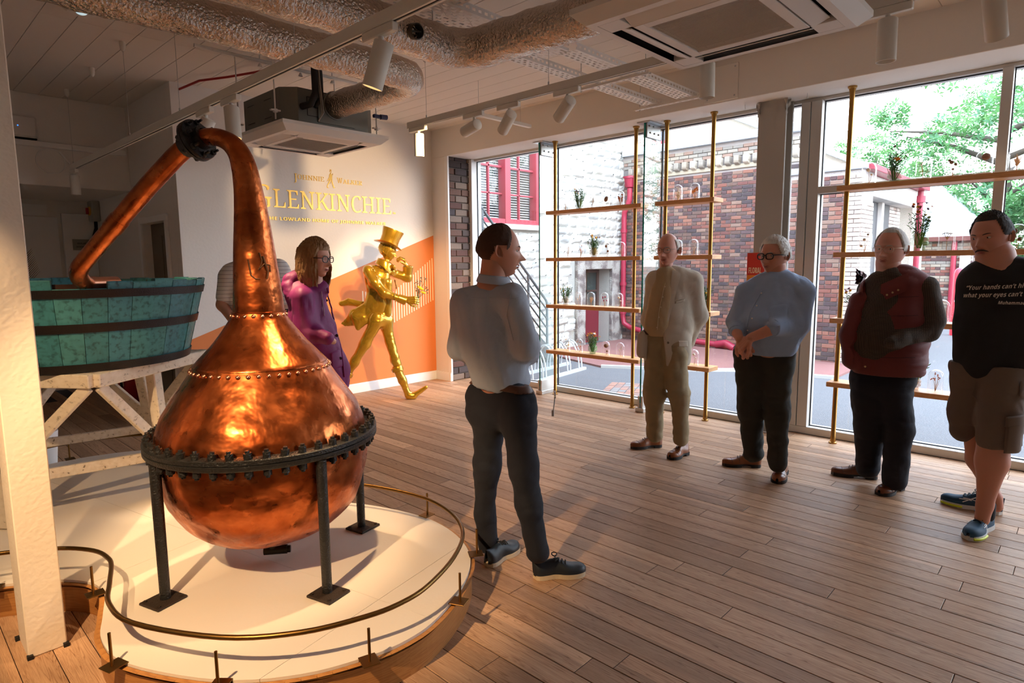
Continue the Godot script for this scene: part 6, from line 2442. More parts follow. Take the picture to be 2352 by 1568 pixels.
const FIGURES := {
	"guide": {"at": Vector3(2.222, 0, -2.035), "turn": -0.8293,
		"shirt": [[-0.275,1.379,-0.02,0.056,-0.051,1.411,0.06,0.058,0.8], [-0.189,1.327,0,0.123,-0.16,1.147,0.02,0.121,0.62], [-0.156,1.147,0.02,0.121,-0.119,0.999,0.02,0.133,0.66], [-0.036,1.028,-0.04,0.052,-0.004,0.979,-0.04,0.044,1], [-0.294,1.357,-0.04,0.058,-0.324,1.14,-0.04,0.046,1], [-0.324,1.135,-0.04,0.043,-0.274,1.057,-0.2,0.039,1], [-0.034,1.364,0.1,0.06,0.022,1.164,0.1,0.054,1], [0.018,1.156,0.1,0.054,0.037,1.105,-0.08,0.051,1]],
		"trousers": [[-0.201,0.909,-0.03,0.083,-0.03,0.899,0.06,0.085,0.85], [-0.215,0.822,-0.02,0.074,-0.157,0.804,0,0.083,0.9], [-0.173,0.814,-0.05,0.093,-0.189,0.519,-0.08,0.068,1], [-0.189,0.519,-0.08,0.068,-0.209,0.244,-0.12,0.053,1], [-0.209,0.244,-0.12,0.053,-0.186,0.006,-0.14,0.058,1], [-0.026,0.832,0.07,0.093,-0,0.568,0.1,0.07,1], [-0,0.568,0.1,0.07,0.026,0.381,0.13,0.061,1], [0.026,0.381,0.13,0.059,0.065,0.161,0.14,0.06,1]],
		"skin": [[-0.132,1.569,0,0.055,-0.153,1.453,-0,0.068,1]],
		"p_head": [-0.109,1.618,0],
		"p_neck": [-0.144,1.493,0],
		"p_waist": [-0.112,0.974,0],
		"shoes": [[[-0.195,0,-0.012], [-0.042,0,-0.235]], [[0.042,0,0.095], [0.309,0,0.047]]]},
	"beige": {"at": Vector3(4.477, 0, -2.504), "turn": -1.0608,
		"jacket": [[-0.119,1.43,-0,0.063,0.168,1.419,-0,0.073,0.85], [0.028,1.402,0,0.139,0.018,1.08,0,0.158,0.66], [0.018,1.08,0,0.158,-0.012,0.867,-0,0.184,0.66], [0.002,0.867,0,0.163,0.004,0.789,0,0.17,0.66], [0.189,1.394,-0.02,0.073,0.238,1.132,-0.05,0.061,1], [0.238,1.132,-0.05,0.06,0.166,0.894,-0.16,0.047,1], [-0.133,1.401,-0.05,0.064,-0.164,1.087,-0.1,0.054,1], [-0.164,1.087,-0.1,0.054,-0.106,0.873,-0.22,0.044,1], [-0.208,0.977,0.06,0.035,-0.212,0.83,0.08,0.035,1]],
		"shirt": [[-0.02,1.431,0.03,0.108,-0.077,1.066,0.05,0.119,0.72]],
		"open": [[-0.056,1.495,0.2,0.03,-0.104,1.267,0.2,0.051,3.5], [-0.104,1.267,0.2,0.051,-0.101,1.08,0.2,0.054,3.5], [-0.101,1.08,0.2,0.058,-0.091,0.719,0.2,0.089,3.5]],
		"trousers": [[-0.093,1.01,0.02,0.106,0.037,1.005,0.02,0.112,0.72], [-0.102,0.893,0,0.099,-0.104,0.485,-0,0.086,0.95], [-0.104,0.485,-0,0.086,-0.092,0.145,-0.02,0.073,0.95], [0.053,0.89,0.03,0.102,0.095,0.51,0.08,0.08,0.95], [0.095,0.51,0.08,0.077,0.116,0.147,0.1,0.063,0.95]],
		"skin": [[-0.03,1.569,0,0.043,-0.024,1.447,0,0.056,1]],
		"p_head": [-0.015,1.658,0],
		"p_neck": [-0.025,1.479,-0],
		"p_waist": [-0.026,1.079,0.03],
		"shoes": [[[-0.034,0,-0.16], [-0.291,0,-0.038]], [[0.17,0,-0.003], [0.048,0,0.177]]]},
	"blue": {"at": Vector3(4.462, 0, -1.700), "turn": -1.2067,
		"shirt": [[-0.106,1.363,-0,0.072,0.195,1.364,-0,0.079,0.85], [0.047,1.345,0,0.173,0.019,1.124,0.03,0.201,0.74], [0.019,1.124,0.03,0.198,0.024,0.988,0.01,0.181,0.76], [-0.06,1.13,0.12,0.104,-0.047,1.058,0.1,0.098,1], [-0.163,1.338,0.02,0.069,-0.225,1.132,0.05,0.057,1], [-0.225,1.132,0.05,0.055,-0.209,1.075,0.17,0.048,1], [0.213,1.342,0.04,0.078,0.186,1.131,0.06,0.073,1], [0.186,1.125,0.06,0.07,0.035,1.115,0.25,0.056,1]],
		"trousers": [[-0.118,0.885,-0,0.114,0.074,0.891,-0,0.118,0.8], [-0.114,0.779,0,0.108,-0.101,0.477,-0.02,0.09,1], [-0.101,0.477,-0.02,0.09,-0.069,0.138,-0.06,0.075,1], [0.072,0.793,0.02,0.109,0.084,0.479,0.06,0.081,1], [0.084,0.479,0.06,0.081,0.098,0.133,0.1,0.068,1]],
		"skin": [[0.026,1.529,-0,0.062,0.031,1.391,0,0.074,1]],
		"forearms": [[0.046,1.114,0.24,0.044,-0.104,1.046,0.29,0.031,1], [-0.212,1.081,0.17,0.04,-0.183,1.029,0.25,0.03,1]],
		"p_head": [0.02,1.599,-0],
		"p_neck": [0.027,1.431,0],
		"p_waist": [0.005,0.948,-0],
		"p_handA": [-0.11,1.043,0.29],
		"p_handAt": [-0.208,0.946,0.27],
		"p_handB": [-0.172,1.024,0.25],
		"p_handBt": [-0.1,0.883,0.22],
		"shoes": [[[-0.011,0,-0.18], [-0.291,0,-0.117]], [[0.147,0,-0.133], [0.096,0,0.194]]]},
	"gilet": {"at": Vector3(4.734, 0, -1.021), "turn": -1.3584,
		"gilet": [[-0.104,1.378,-0,0.065,0.171,1.395,0,0.077,0.9], [0.056,1.365,0,0.167,0.036,1.118,0,0.21,0.74], [0.036,1.118,0,0.21,0.024,0.884,0.02,0.223,0.74], [-0.17,1.291,0.05,0.059,-0.212,1.059,0.12,0.053,1], [-0.212,1.059,0.12,0.053,-0.187,0.888,0.12,0.059,1]],
		"shirt": [[0.009,1.38,0.02,0.145,-0.034,1.032,0.06,0.192,0.72], [0.209,1.376,0.02,0.076,0.254,1.165,0.04,0.065,1], [0.254,1.159,0.04,0.062,0.229,1.098,0.06,0.059,1], [0.229,1.098,0.06,0.059,0.035,1.039,0.24,0.042,1], [-0.13,1.352,-0.05,0.06,-0.191,1.136,-0.02,0.054,1]],
		"open": [[-0.055,1.465,0.25,0.033,-0.13,1.232,0.25,0.039,3], [-0.13,1.232,0.25,0.039,-0.162,0.988,0.25,0.031,3], [-0.166,0.988,0.25,0.029,-0.161,0.786,0.25,0.029,3]],
		"trousers": [[-0.082,0.776,0,0.12,0.074,0.79,0,0.12,0.82], [-0.08,0.692,0,0.117,-0.061,0.413,-0.02,0.1,1], [-0.061,0.413,-0.02,0.097,-0.056,0.121,-0.04,0.08,1], [0.069,0.709,0.02,0.114,0.106,0.453,0.06,0.09,1], [0.106,0.453,0.06,0.087,0.106,0.104,0.1,0.079,1]],
		"skin": [[-0.013,1.552,-0,0.064,-0.01,1.408,0,0.076,1]],
		"p_head": [-0.003,1.632,-0],
		"p_neck": [-0.003,1.448,0],
		"p_waist": [-0.009,0.834,-0],
		"shoes": [[[0.009,0,-0.18], [-0.289,0,-0.138]], [[0.151,0,-0.06], [0.02,0,0.193]]]},
	"black": {"at": Vector3(4.421, 0, -0.404), "turn": -1.4798,
		"tee": [[-0.106,1.448,-0,0.075,0.115,1.469,0,0.086,0.85], [0.004,1.388,-0,0.191,0.001,1.205,0.02,0.196,0.66], [0.001,1.205,0.02,0.196,0.01,1.019,0.01,0.213,0.66], [-0.125,1.428,0,0.073,-0.14,1.342,-0.02,0.056,1], [0.136,1.438,0,0.081,0.177,1.278,-0.02,0.067,1]],
		"shorts": [[-0.069,0.953,-0,0.131,0.057,0.954,0,0.133,0.78], [-0.102,0.89,-0.02,0.107,-0.109,0.651,-0.04,0.088,1], [-0.109,0.651,-0.04,0.088,-0.108,0.559,-0.05,0.086,1], [0.052,0.916,0.05,0.117,0.046,0.672,0.08,0.103,1], [0.046,0.672,0.08,0.103,0.051,0.539,0.09,0.105,1]],
		"skin": [[-0.038,1.583,-0,0.083,-0.009,1.469,0,0.103,1]],
		"limbs": [[-0.129,1.368,0,0.048,-0.146,1.264,-0.06,0.036,1], [-0.146,1.264,-0.06,0.036,-0.101,1.102,-0.22,0.032,1], [0.028,0.594,0.08,0.081,0.03,0.416,0.08,0.077,1], [0.03,0.416,0.08,0.077,0.015,0.161,0.1,0.037,1], [0.015,0.161,0.1,0.037,0.008,0.082,0.12,0.037,1], [-0.061,0.605,-0.04,0.069,-0.036,0.38,-0.06,0.057,1], [-0.036,0.38,-0.06,0.057,0.057,0.155,-0.1,0.034,1], [0.057,0.155,-0.1,0.034,0.07,0.104,-0.1,0.034,1]],
		"p_head": [-0.061,1.68,-0],
		"p_neck": [-0.027,1.503,0],
		"p_waist": [-0.009,1.004,-0],
		"p_text": [-0.067,1.43,0.2],
		"shoes": [[[0.106,0,-0.277], [-0.2,0,-0.303]], [[0.043,0,-0.03], [-0.048,0,0.294]]]},
	"woman": {"at": Vector3(1.947, 0, -3.563), "turn": -0.5001,
		"coat": [[-0.099,1.411,0,0.059,0.056,1.416,0,0.055,0.9], [-0.038,1.342,-0,0.108,-0.019,1.137,0,0.137,0.72], [-0.019,1.137,0,0.137,0.012,0.9,-0,0.171,0.72], [0.012,0.9,-0,0.171,0.021,0.759,0,0.183,0.72], [-0.057,1.364,0.1,0.069,-0.046,1.169,0.12,0.061,1], [-0.046,1.164,0.12,0.061,0.075,1.124,0.2,0.042,1]],
		"hood": [[-0.122,1.462,-0.02,0.054,-0.066,1.477,-0.06,0.06,0.9], [-0.065,1.482,-0.04,0.044,0.017,1.476,-0,0.038,0.9], [-0.134,1.425,0,0.046,-0.115,1.374,0.05,0.037,1]],
		"trousers": [[-0.046,0.679,0,0.1,0.039,0.672,-0,0.1,0.8], [-0.046,0.679,0,0.094,-0.061,0.367,0,0.073,1], [-0.061,0.367,0,0.073,-0.073,0.107,-0,0.056,1], [0.049,0.671,0,0.095,0.035,0.357,-0,0.073,1], [0.035,0.357,-0,0.073,0.024,0.095,0,0.057,1]],
		"skin": [[0.037,1.57,0,0.035,0.015,1.436,0,0.049,1]],
		"wrist": [[0.075,1.124,0.2,0.024,0.11,1.097,0.16,0.019,1]],
		"p_head": [0.028,1.6,-0],
		"p_neck": [0.022,1.476,-0],
		"shoes": [[[-0.12,0,-0.06], [0.1,0,0.02]], [[-0.02,0,0.1], [0.2,0,0.2]]]},
	"hidden": {"at": Vector3(1.974, 0, -4.539), "turn": -0.4102,
		"tee": [[-0.111,1.517,-0,0.057,0.216,1.545,-0,0.065,0.85], [0.045,1.435,0,0.173,0.028,1.081,0,0.175,0.66], [-0.134,1.47,-0,0.069,-0.17,1.339,0,0.054,1], [0.238,1.49,-0,0.065,0.24,1.301,0,0.056,1]],
		"trousers": [[-0.037,1.036,0,0.129,0.089,1.029,-0,0.13,0.8], [-0.045,0.988,0,0.11,-0.073,0.497,0,0.085,1], [-0.073,0.497,0,0.085,-0.099,0.046,0,0.059,1], [0.089,0.98,0,0.111,0.062,0.483,0,0.086,1], [0.062,0.483,0,0.086,0.038,0.027,-0,0.06,1]],
		"skin": [[0.064,1.721,0,0.048,0.05,1.531,-0,0.064,1]],
		"limbs": [[-0.165,1.376,-0,0.041,-0.18,1.282,-0,0.038,1], [-0.18,1.282,-0,0.038,-0.088,1.131,0.14,0.028,1], [0.242,1.334,0,0.043,0.244,1.252,-0,0.039,1], [0.244,1.252,-0,0.039,0.129,1.121,0.14,0.029,1]],
		"pack": [[0.243,1.241,-0.12,0.034,0.25,1.059,-0.12,0.04,1]],
		"p_head": [0.066,1.768,-0],
		"p_neck": [0.053,1.575,0],
		"shoes": [[[-0.08,0,-0.1], [-0.12,0,0.17]], [[0.1,0,-0.1], [0.14,0,0.17]]]},
	"statue": {"at": Vector3(4.324, 0, -5.710), "turn": -0.6481,
		"coat": [[-0.447,1.504,0.03,0.054,-0.2,1.496,-0.06,0.05,0.9], [-0.346,1.41,0,0.142,-0.355,1.165,-0,0.118,0.66], [-0.365,1.165,0,0.113,-0.369,1.027,0,0.104,0.7], [-0.447,1.5,0.1,0.063,-0.379,1.375,0.14,0.058,1], [-0.379,1.375,0.14,0.058,-0.287,1.259,0.16,0.046,1], [-0.287,1.259,0.16,0.046,-0.076,1.176,0.12,0.041,1], [-0.212,1.486,-0.12,0.055,-0.017,1.413,-0.16,0.048,1], [-0.017,1.413,-0.16,0.048,-0.009,1.514,-0.14,0.048,1], [-0.433,1.094,0.02,0.084,-0.582,0.997,0,0.074,0.5], [-0.562,0.998,0.02,0.079,-0.741,0.915,-0.02,0.039,0.35], [-0.551,0.952,0.06,0.073,-0.583,0.859,0.06,0.024,0.35], [-0.469,1.112,-0.1,0.045,-0.693,1.145,-0.12,0.035,0.8], [-0.693,1.145,-0.12,0.035,-0.771,1.131,-0.12,0.03,0.9]],
		"vest": [[-0.251,1.361,0.02,0.069,-0.262,1.026,0.02,0.059,0.7]],
		"trousers": [[-0.37,0.97,0.03,0.094,-0.277,0.933,-0.03,0.085,0.9], [-0.391,0.912,0.04,0.079,-0.515,0.676,0.03,0.062,1], [-0.515,0.676,0.03,0.062,-0.634,0.479,0.02,0.052,1], [-0.634,0.479,0.02,0.049,-0.755,0.289,0,0.042,1], [-0.279,0.886,-0.05,0.073,-0.184,0.461,-0.06,0.053,1], [-0.184,0.461,-0.06,0.053,-0.143,0.357,-0.06,0.051,1]],
		"boots": [[-0.167,0.369,-0.06,0.058,-0.112,0.233,-0.06,0.046,1], [-0.112,0.233,-0.06,0.046,-0.051,0.059,-0.06,0.038,1], [-0.042,0.033,-0.06,0.038,0.003,0.01,-0.06,0.036,1], [-0.007,0.031,-0.06,0.036,0.163,0.133,-0.06,0.023,1], [-0.713,0.34,0.01,0.047,-0.842,0.157,0,0.04,1], [-0.842,0.157,0,0.04,-0.898,0.093,-0,0.04,1], [-0.889,0.073,0,0.035,-0.766,0.016,0,0.022,1]],
		"skin": [[-0.243,1.614,0,0.039,-0.285,1.517,0,0.049,1]],
		"p_head": [-0.225,1.716,0],
		"p_neck": [-0.273,1.575,0],
		"p_handN": [-0.033,1.175,0.12],
		"p_handNt": [0.111,1.164,0.14],
		"p_handF": [-0.013,1.544,-0.14],
		"p_handFt": [-0.078,1.683,-0.1],
		"p_hat0": [-0.228,1.769,0],
		"p_hat1": [-0.151,1.929,0],
		"p_flow": [0.082,1.165,0.14],
		"p_toe": [0.184,0.159,-0.06],
		"shoes": []},
}

# ---------------------------------------------------------------- figures
func v3(a: Array, i := 0) -> Vector3:
	return Vector3(a[i], a[i + 1], a[i + 2])

# distance from p to a tapered capsule whose section is flattened along z (bone: a, ra, b, rb, depth factor)
func bone_d(b: Array, p: Vector3) -> float:
	var s: float = 1.0 / b[8]
	var a := Vector3(b[0], b[1], b[2] * s)
	var ab := Vector3(b[4], b[5], b[6] * s) - a
	var q := Vector3(p.x, p.y, p.z * s) - a
	var h := clampf(q.dot(ab) / maxf(ab.length_squared(), 1e-9), 0.0, 1.0)
	return ((q - ab * h).length() - lerpf(b[3], b[7], h)) * minf(1.0, b[8])

func field_at(bones: Array, k: float, p: Vector3) -> float:
	var s := 1e-12
	for b in bones:
		s += exp(-k * bone_d(b, p))
	return -log(s) / k

# the front of a figure's surface under (x, y), looking along -z
func front(bones: Array, k: float, x: float, y: float) -> Vector3:
	var z := 0.5
	for i in 40:
		var d := field_at(bones, k, Vector3(x, y, z))
		if d < 0.0006:
			break
		z -= maxf(d * 0.8, 0.0008)
		if z < -0.5:
			break
	return Vector3(x, y, z)

func skin_field(out: MB, bones: Array, cell: float, k := 55.0, wr := [], subs := [], cuts := []) -> void:
	# a smooth union of bones on a grid, meshed as surface nets
	var lo := Vector3.INF
	var hi := -Vector3.INF
	for b in bones:
		var r: float = maxf(b[3], b[7]) * maxf(1.0, b[8]) + 0.035
		for i in [0, 4]:
			lo = lo.min(v3(b, i) - Vector3.ONE * r)
			hi = hi.max(v3(b, i) + Vector3.ONE * r)
	var nx := int((hi.x - lo.x) / cell) + 2
	var ny := int((hi.y - lo.y) / cell) + 2
	var nz := int((hi.z - lo.z) / cell) + 2
	var sy := nx
	var sz := nx * ny
	var F := PackedFloat32Array()
	F.resize(nx * ny * nz)
	F.fill(1e-9)
	var add_bones := func(arr: PackedFloat32Array, list: Array, kk: float) -> PackedFloat32Array:
		for b in list:
			var s: float = 1.0 / b[8]
			var flat: float = minf(1.0, b[8])
			var a := Vector3(b[0], b[1], b[2] * s)
			var ab := Vector3(b[4], b[5], b[6] * s) - a
			var il := 1.0 / maxf(ab.length_squared(), 1e-9)
			var ra: float = b[3]
			var dr: float = b[7] - b[3]
			var m := maxf(ra, b[7]) + 0.05 + cell
			var mz: float = maxf(ra, b[7]) * b[8] + 0.05 + cell
			var x0 := clampi(int((minf(b[0], b[4]) - m - lo.x) / cell), 0, nx - 1)
			var x1 := clampi(int((maxf(b[0], b[4]) + m - lo.x) / cell) + 1, 0, nx - 1)
			var y0 := clampi(int((minf(b[1], b[5]) - m - lo.y) / cell), 0, ny - 1)
			var y1 := clampi(int((maxf(b[1], b[5]) + m - lo.y) / cell) + 1, 0, ny - 1)
			var z0 := clampi(int((minf(b[2], b[6]) - mz - lo.z) / cell), 0, nz - 1)
			var z1 := clampi(int((maxf(b[2], b[6]) + mz - lo.z) / cell) + 1, 0, nz - 1)
			for z in range(z0, z1 + 1):
				var pz := (lo.z + z * cell) * s - a.z
				for y in range(y0, y1 + 1):
					var py := lo.y + y * cell - a.y
					var at := z * sz + y * sy
					for x in range(x0, x1 + 1):
						var q := Vector3(lo.x + x * cell - a.x, py, pz)
						var h := clampf(q.dot(ab) * il, 0.0, 1.0)
						var d := ((q - ab * h).length() - ra - dr * h) * flat
						if d < 0.07:
							arr[at + x] += exp(-kk * d)
		return arr
	F = add_bones.call(F, bones, k)
	var G := PackedFloat32Array()
	if subs:
		G.resize(F.size())
		G.fill(1e-9)
		G = add_bones.call(G, subs, 80.0)
	var ik := -1.0 / k
	var has_sub := not subs.is_empty()
	var nf: FastNoiseLite = null
	var nf2: FastNoiseLite = null
	if wr:
		nf = noise(FastNoiseLite.TYPE_SIMPLEX_SMOOTH, 1.0, 2, wr[4] if wr.size() > 4 else 1)
		nf.fractal_type = FastNoiseLite.FRACTAL_RIDGED
		nf2 = noise(FastNoiseLite.TYPE_SIMPLEX_SMOOTH, 1.0, 2, 77)
	var i := 0
	for z in nz:
		var pz := lo.z + z * cell
		for y in ny:
			var py := lo.y + y * cell
			for x in nx:
				var f := log(F[i]) * ik
				if nf and absf(f) < 0.03:
					var px := lo.x + x * cell
					f += wr[0] * nf.get_noise_3d(px * wr[1] + py * wr[3], py * wr[2] - px * wr[3], pz * wr[1]) + wr[0] * 0.7 * nf2.get_noise_3d(px * wr[1] * 0.6, py * wr[2] * 0.6, pz * wr[1] * 0.6)
				if has_sub and G[i] > 2e-9:
					f = maxf(f, log(G[i]) / 80.0)
				for c in cuts:
					f = maxf(f, (lo.x + x * cell) * c[0] + py * c[1] + pz * c[2] - c[3])
				F[i] = f
				i += 1
	# one vertex for each cell that the surface crosses
	var idx := PackedInt32Array()
	idx.resize(F.size())
	idx.fill(-1)
	var offs := [0, 1, sy, sy + 1, sz, sz + 1, sz + sy, sz + sy + 1]
	var pos := [Vector3(0, 0, 0), Vector3(1, 0, 0), Vector3(0, 1, 0), Vector3(1, 1, 0), Vector3(0, 0, 1), Vector3(1, 0, 1), Vector3(0, 1, 1), Vector3(1, 1, 1)]
	var edges := [[0, 1], [2, 3], [4, 5], [6, 7], [0, 2], [1, 3], [4, 6], [5, 7], [0, 4], [1, 5], [2, 6], [3, 7]]
	for z in nz - 1:
		for y in ny - 1:
			var at := z * sz + y * sy
			for x in nx - 1:
				var c := at + x
				var s0 := F[c] < 0.0
				if s0 == (F[c + 1] < 0.0) and s0 == (F[c + sy] < 0.0) and s0 == (F[c + sz] < 0.0) and s0 == (F[c + sy + 1] < 0.0) and s0 == (F[c + sz + 1] < 0.0) and s0 == (F[c + sz + sy] < 0.0) and s0 == (F[c + sz + sy + 1] < 0.0):
					continue
				var sum := Vector3.ZERO
				var cnt := 0
				for e in edges:
					var fa := F[c + offs[e[0]]]
					var fb := F[c + offs[e[1]]]
					if (fa < 0.0) != (fb < 0.0):
						sum += pos[e[0]].lerp(pos[e[1]], fa / (fa - fb))
						cnt += 1
				var q := sum / cnt
				var gx := F[c + 1] + F[c + sy + 1] + F[c + sz + 1] + F[c + sz + sy + 1] - F[c] - F[c + sy] - F[c + sz] - F[c + sz + sy]
				var gy := F[c + sy] + F[c + sy + 1] + F[c + sz + sy] + F[c + sz + sy + 1] - F[c] - F[c + 1] - F[c + sz] - F[c + sz + 1]
				var gz := F[c + sz] + F[c + sz + 1] + F[c + sz + sy] + F[c + sz + sy + 1] - F[c] - F[c + 1] - F[c + sy] - F[c + sy + 1]
				var p := lo + (Vector3(x, y, z) + q) * cell
				idx[c] = out.add(p, Vector3(gx, gy, gz).normalized(), Vector2(p.x, p.y))
	for z in range(1, nz - 1):
		for y in range(1, ny - 1):
			var at := z * sz + y * sy
			for x in range(1, nx - 1):
				var c := at + x
				var s0 := F[c] < 0.0
				if s0 != (F[c + 1] < 0.0):
					net(out, idx[c - sy - sz], idx[c - sz], idx[c], idx[c - sy])
				if s0 != (F[c + sy] < 0.0):
					net(out, idx[c - 1 - sz], idx[c - sz], idx[c], idx[c - 1])
				if s0 != (F[c + sz] < 0.0):
					net(out, idx[c - 1 - sy], idx[c - sy], idx[c], idx[c - 1])

func net(o: MB, a: int, b: int, c: int, d: int) -> void:
	if a < 0 or b < 0 or c < 0 or d < 0:
		return
	o.tri(a, b, c)
	o.tri(a, c, d)

func gs(x: float, s: float) -> float:
	return exp(-x * x / (s * s))

# a head surface point: a in radians round the head (0 = face), b from -1 (under the chin) to 1 (crown); unit head height
func head_point(a: float, t: float, o: Dictionary) -> Vector3:
	var lat := t * PI / 2
	var x := 0.315 * cos(lat) * sin(a) * float(o.get("wide", 1.0))
	var y := 0.5 * sin(lat)
	var c := cos(a)
	var z := (0.385 if c > 0.0 else 0.44) * cos(lat) * c
	if y < 0.0:
		var q := -y / 0.5
		x *= 1.0 - (0.30 - float(o.get("jowl", 0.0))) * pow(q, 1.6)
		if c < 0.0:
			z *= 1.0 - 0.50 * q
			y += 0.10 * q * -c
		else:
			z += 0.05 * q * c
	else:
		x *= 1.0 + 0.06 * y
	if c > 0.0:
		var fx := absf(x)
		z += 0.020 * gs(x, 0.20) * gs(y - 0.07, 0.045)
		z -= 0.045 * gs(fx - 0.125, 0.07) * gs(y - 0.0, 0.045)
		var nl := clampf((0.04 - y) / 0.21, 0.0, 1.0)
		var tip := nl * (1.0 - smoothstep(-0.165, -0.205, y)) if y < 0.05 else 0.0
		if y < -0.205:
			tip = 0.0
		z += (0.03 + 0.115 * nl) * tip * gs(x, 0.036 + 0.02 * nl) * float(o.get("nose", 1.0))
		z += 0.035 * gs(fx - 0.052, 0.026) * gs(y + 0.17, 0.03)
		z += 0.015 * gs(fx - 0.19, 0.07) * gs(y + 0.09, 0.06)
		z += 0.030 * gs(x, 0.085) * gs(y + 0.262, 0.020)
		z += 0.034 * gs(x, 0.075) * gs(y + 0.315, 0.022)
		z -= (0.018 + float(o.get("open", 0.0))) * gs(x, 0.085) * gs(y + 0.288, 0.013)
		z -= 0.012 * gs(x, 0.07) * gs(y + 0.36, 0.02)
		z += 0.045 * gs(x, 0.085) * gs(y + 0.43, 0.055)
		z -= 0.012 * gs(fx - 0.12 + 0.12 * (y + 0.2), 0.02) * gs(y + 0.22, 0.07)
	return Vector3(x, y, z)

func warp_u(s: float) -> float:
	# more columns towards the face
	return PI * signf(s) * pow(absf(s), 1.45)

func head_into(b: MB, xf: Transform3D, o: Dictionary) -> void:
	var nu := 84
	var s := b.v.size()
	var pt := func(u: float, v: float) -> Vector3: return xf * head_point(warp_u(u * 2.0 - 1.0), lerpf(-0.985, 0.995, v), o)
	b.grid(nu, 76, pt, xf.origin)
	b.weld_seam(s, nu, 76)
	# ears
	for sd in [-1.0, 1.0]:
		var e := b.v.size()
		var ear := func(u: float, v: float) -> Vector3:
			var a := TAU * u
			var ry := 0.125 - 0.03 * sin(a) * -1.0
			var rim := 1.0 - v
			var cup := -0.035 * gs(rim - 0.55, 0.25) + 0.02 * gs(rim - 0.92, 0.12)
			return xf * Vector3(sd * (0.315 + 0.055 * rim * (0.4 + 0.6 * clampf(-cos(a) + 0.6, 0, 1)) + cup), -0.055 + sin(a) * ry * rim * (0.82 if sin(a) < 0 else 1.0), -0.045 + cos(a) * 0.068 * rim - 0.03 * sin(a) * rim)
		b.grid(22, 8, ear, xf * Vector3(0, -0.05, 0))
		b.weld_seam(e, 22, 8)

func face_details(t: Node3D, xf: Transform3D, o: Dictionary) -> void:
	var sc := xf.basis.get_scale().x
	var eye := MB.new()
	var iris := MB.new()
	var lid := MB.new()
	var brow := MB.new()
	for sd in [-1.0, 1.0]:
		var p := head_point(0.38 * sd, 0.0, o)
		eye.ball(xf * Vector3(sd * 0.130, 0.004, p.z - 0.028), Vector3(0.046, 0.030, 0.042) * sc, 12, 8, xf.basis.orthonormalized())
		iris.ball(xf * Vector3(sd * 0.130 + float(o.get("gaze", 0.0)) * 0.02, 0.002, p.z + 0.004), Vector3(0.018, 0.020, 0.012) * sc, 10, 6, xf.basis.orthonormalized())
		var l := []
		var br := []
		for i in 7:
			var q := i / 6.0
			var x: float = sd * lerpf(0.085, 0.178, q)
			var a := asin(clampf(x / 0.33, -1, 1))
			var zz := head_point(a, 0.02, o).z
			l.append(xf * Vector3(x, 0.018 + 0.016 * sin(q * PI), zz + 0.012 - 0.012 * q))
			var hp := head_point(a, asin(0.15) / (PI / 2), o)
			br.append(xf * Vector3(sd * lerpf(0.055, 0.19, q), 0.068 + 0.02 * sin(q * PI * 0.8) + float(o.get("brow", 0.0)) * (1.0 - q), hp.z + 0.006))
		lid.tube(l, 0.009 * sc, 6)
		brow.tube(br, [0.004 * sc, 0.010 * sc, 0.011 * sc, 0.011 * sc, 0.010 * sc, 0.008 * sc, 0.004 * sc], 6)
	part(t, "eyes", eye, o.get("eye", M.eye))
	part(t, "irises", iris, o.get("iris", M.iris))
	part(t, "eyelids", lid, o.skin)
	part(t, "eyebrows", brow, o.get("brow_mat", o.hair))
	var lips := MB.new()
	for q in [[-0.268, 0.012, 0.085], [-0.308, 0.014, 0.075]]:
		var l := []
		for i in 9:
			var x := lerpf(-q[2], q[2], i / 8.0)
			var t2: float = asin(clampf(q[0] / 0.5, -1, 1)) / (PI / 2)
			var hp := head_point(asin(clampf(x / 0.27, -1, 1)), t2, o)
			l.append(xf * Vector3(x, q[0] + 0.006 * cos(i / 8.0 * TAU) * (1 if q[0] > -0.29 else -1) + float(o.get("smile", 0.0)) * absf(x) * 1.6, hp.z + 0.002))
		lips.tube(l, [0.002 * sc, q[1] * 0.7 * sc, q[1] * sc, q[1] * sc, q[1] * sc, q[1] * sc, q[1] * sc, q[1] * 0.7 * sc, 0.002 * sc], 6)
	part(t, "lips", lips, o.get("lip", M.lip))
	if o.has("glasses"):
		var g := MB.new()
		var r: float = o.glasses[1]
		for sd in [-1.0, 1.0]:
			var ring := []
			for i in 25:
				var a := TAU * i / 24.0
				var cx := cos(a)
				var cy := sin(a)
				ring.append(xf * Vector3(sd * 0.135 + 0.105 * signf(cx) * pow(absf(cx), 0.7), -0.012 + 0.078 * signf(cy) * pow(absf(cy), 0.75), 0.41 - 0.35 * absf(sd * 0.135 + 0.1 * cx) * absf(sd * 0.135 + 0.1 * cx)))
			g.tube(ring, r * sc, 6, false)
			g.tube([xf * Vector3(sd * 0.24, 0.02, 0.385), xf * Vector3(sd * 0.335, 0.025, 0.2), xf * Vector3(sd * 0.345, 0.015, -0.05), xf * Vector3(sd * 0.335, -0.04, -0.12)], r * sc, 6)
		g.tube([xf * Vector3(-0.035, 0.01, 0.408), xf * Vector3(0, 0.018, 0.42), xf * Vector3(0.035, 0.01, 0.408)], r * sc, 6)
		var gl := part(t, "glasses", g, o.glasses[0])
		var ln := MB.new()
		for sd in [-1.0, 1.0]:
			var f := func(u: float, v: float) -> Vector3: return xf * Vector3(sd * 0.135 + (u - 0.5) * 0.19, -0.012 + (v - 0.5) * 0.14, 0.408 - 0.35 * pow(sd * 0.135 + (u - 0.5) * 0.19, 2.0))
			ln.grid(4, 3, f, xf.origin)
		part(gl, "lens", ln, M.lens)

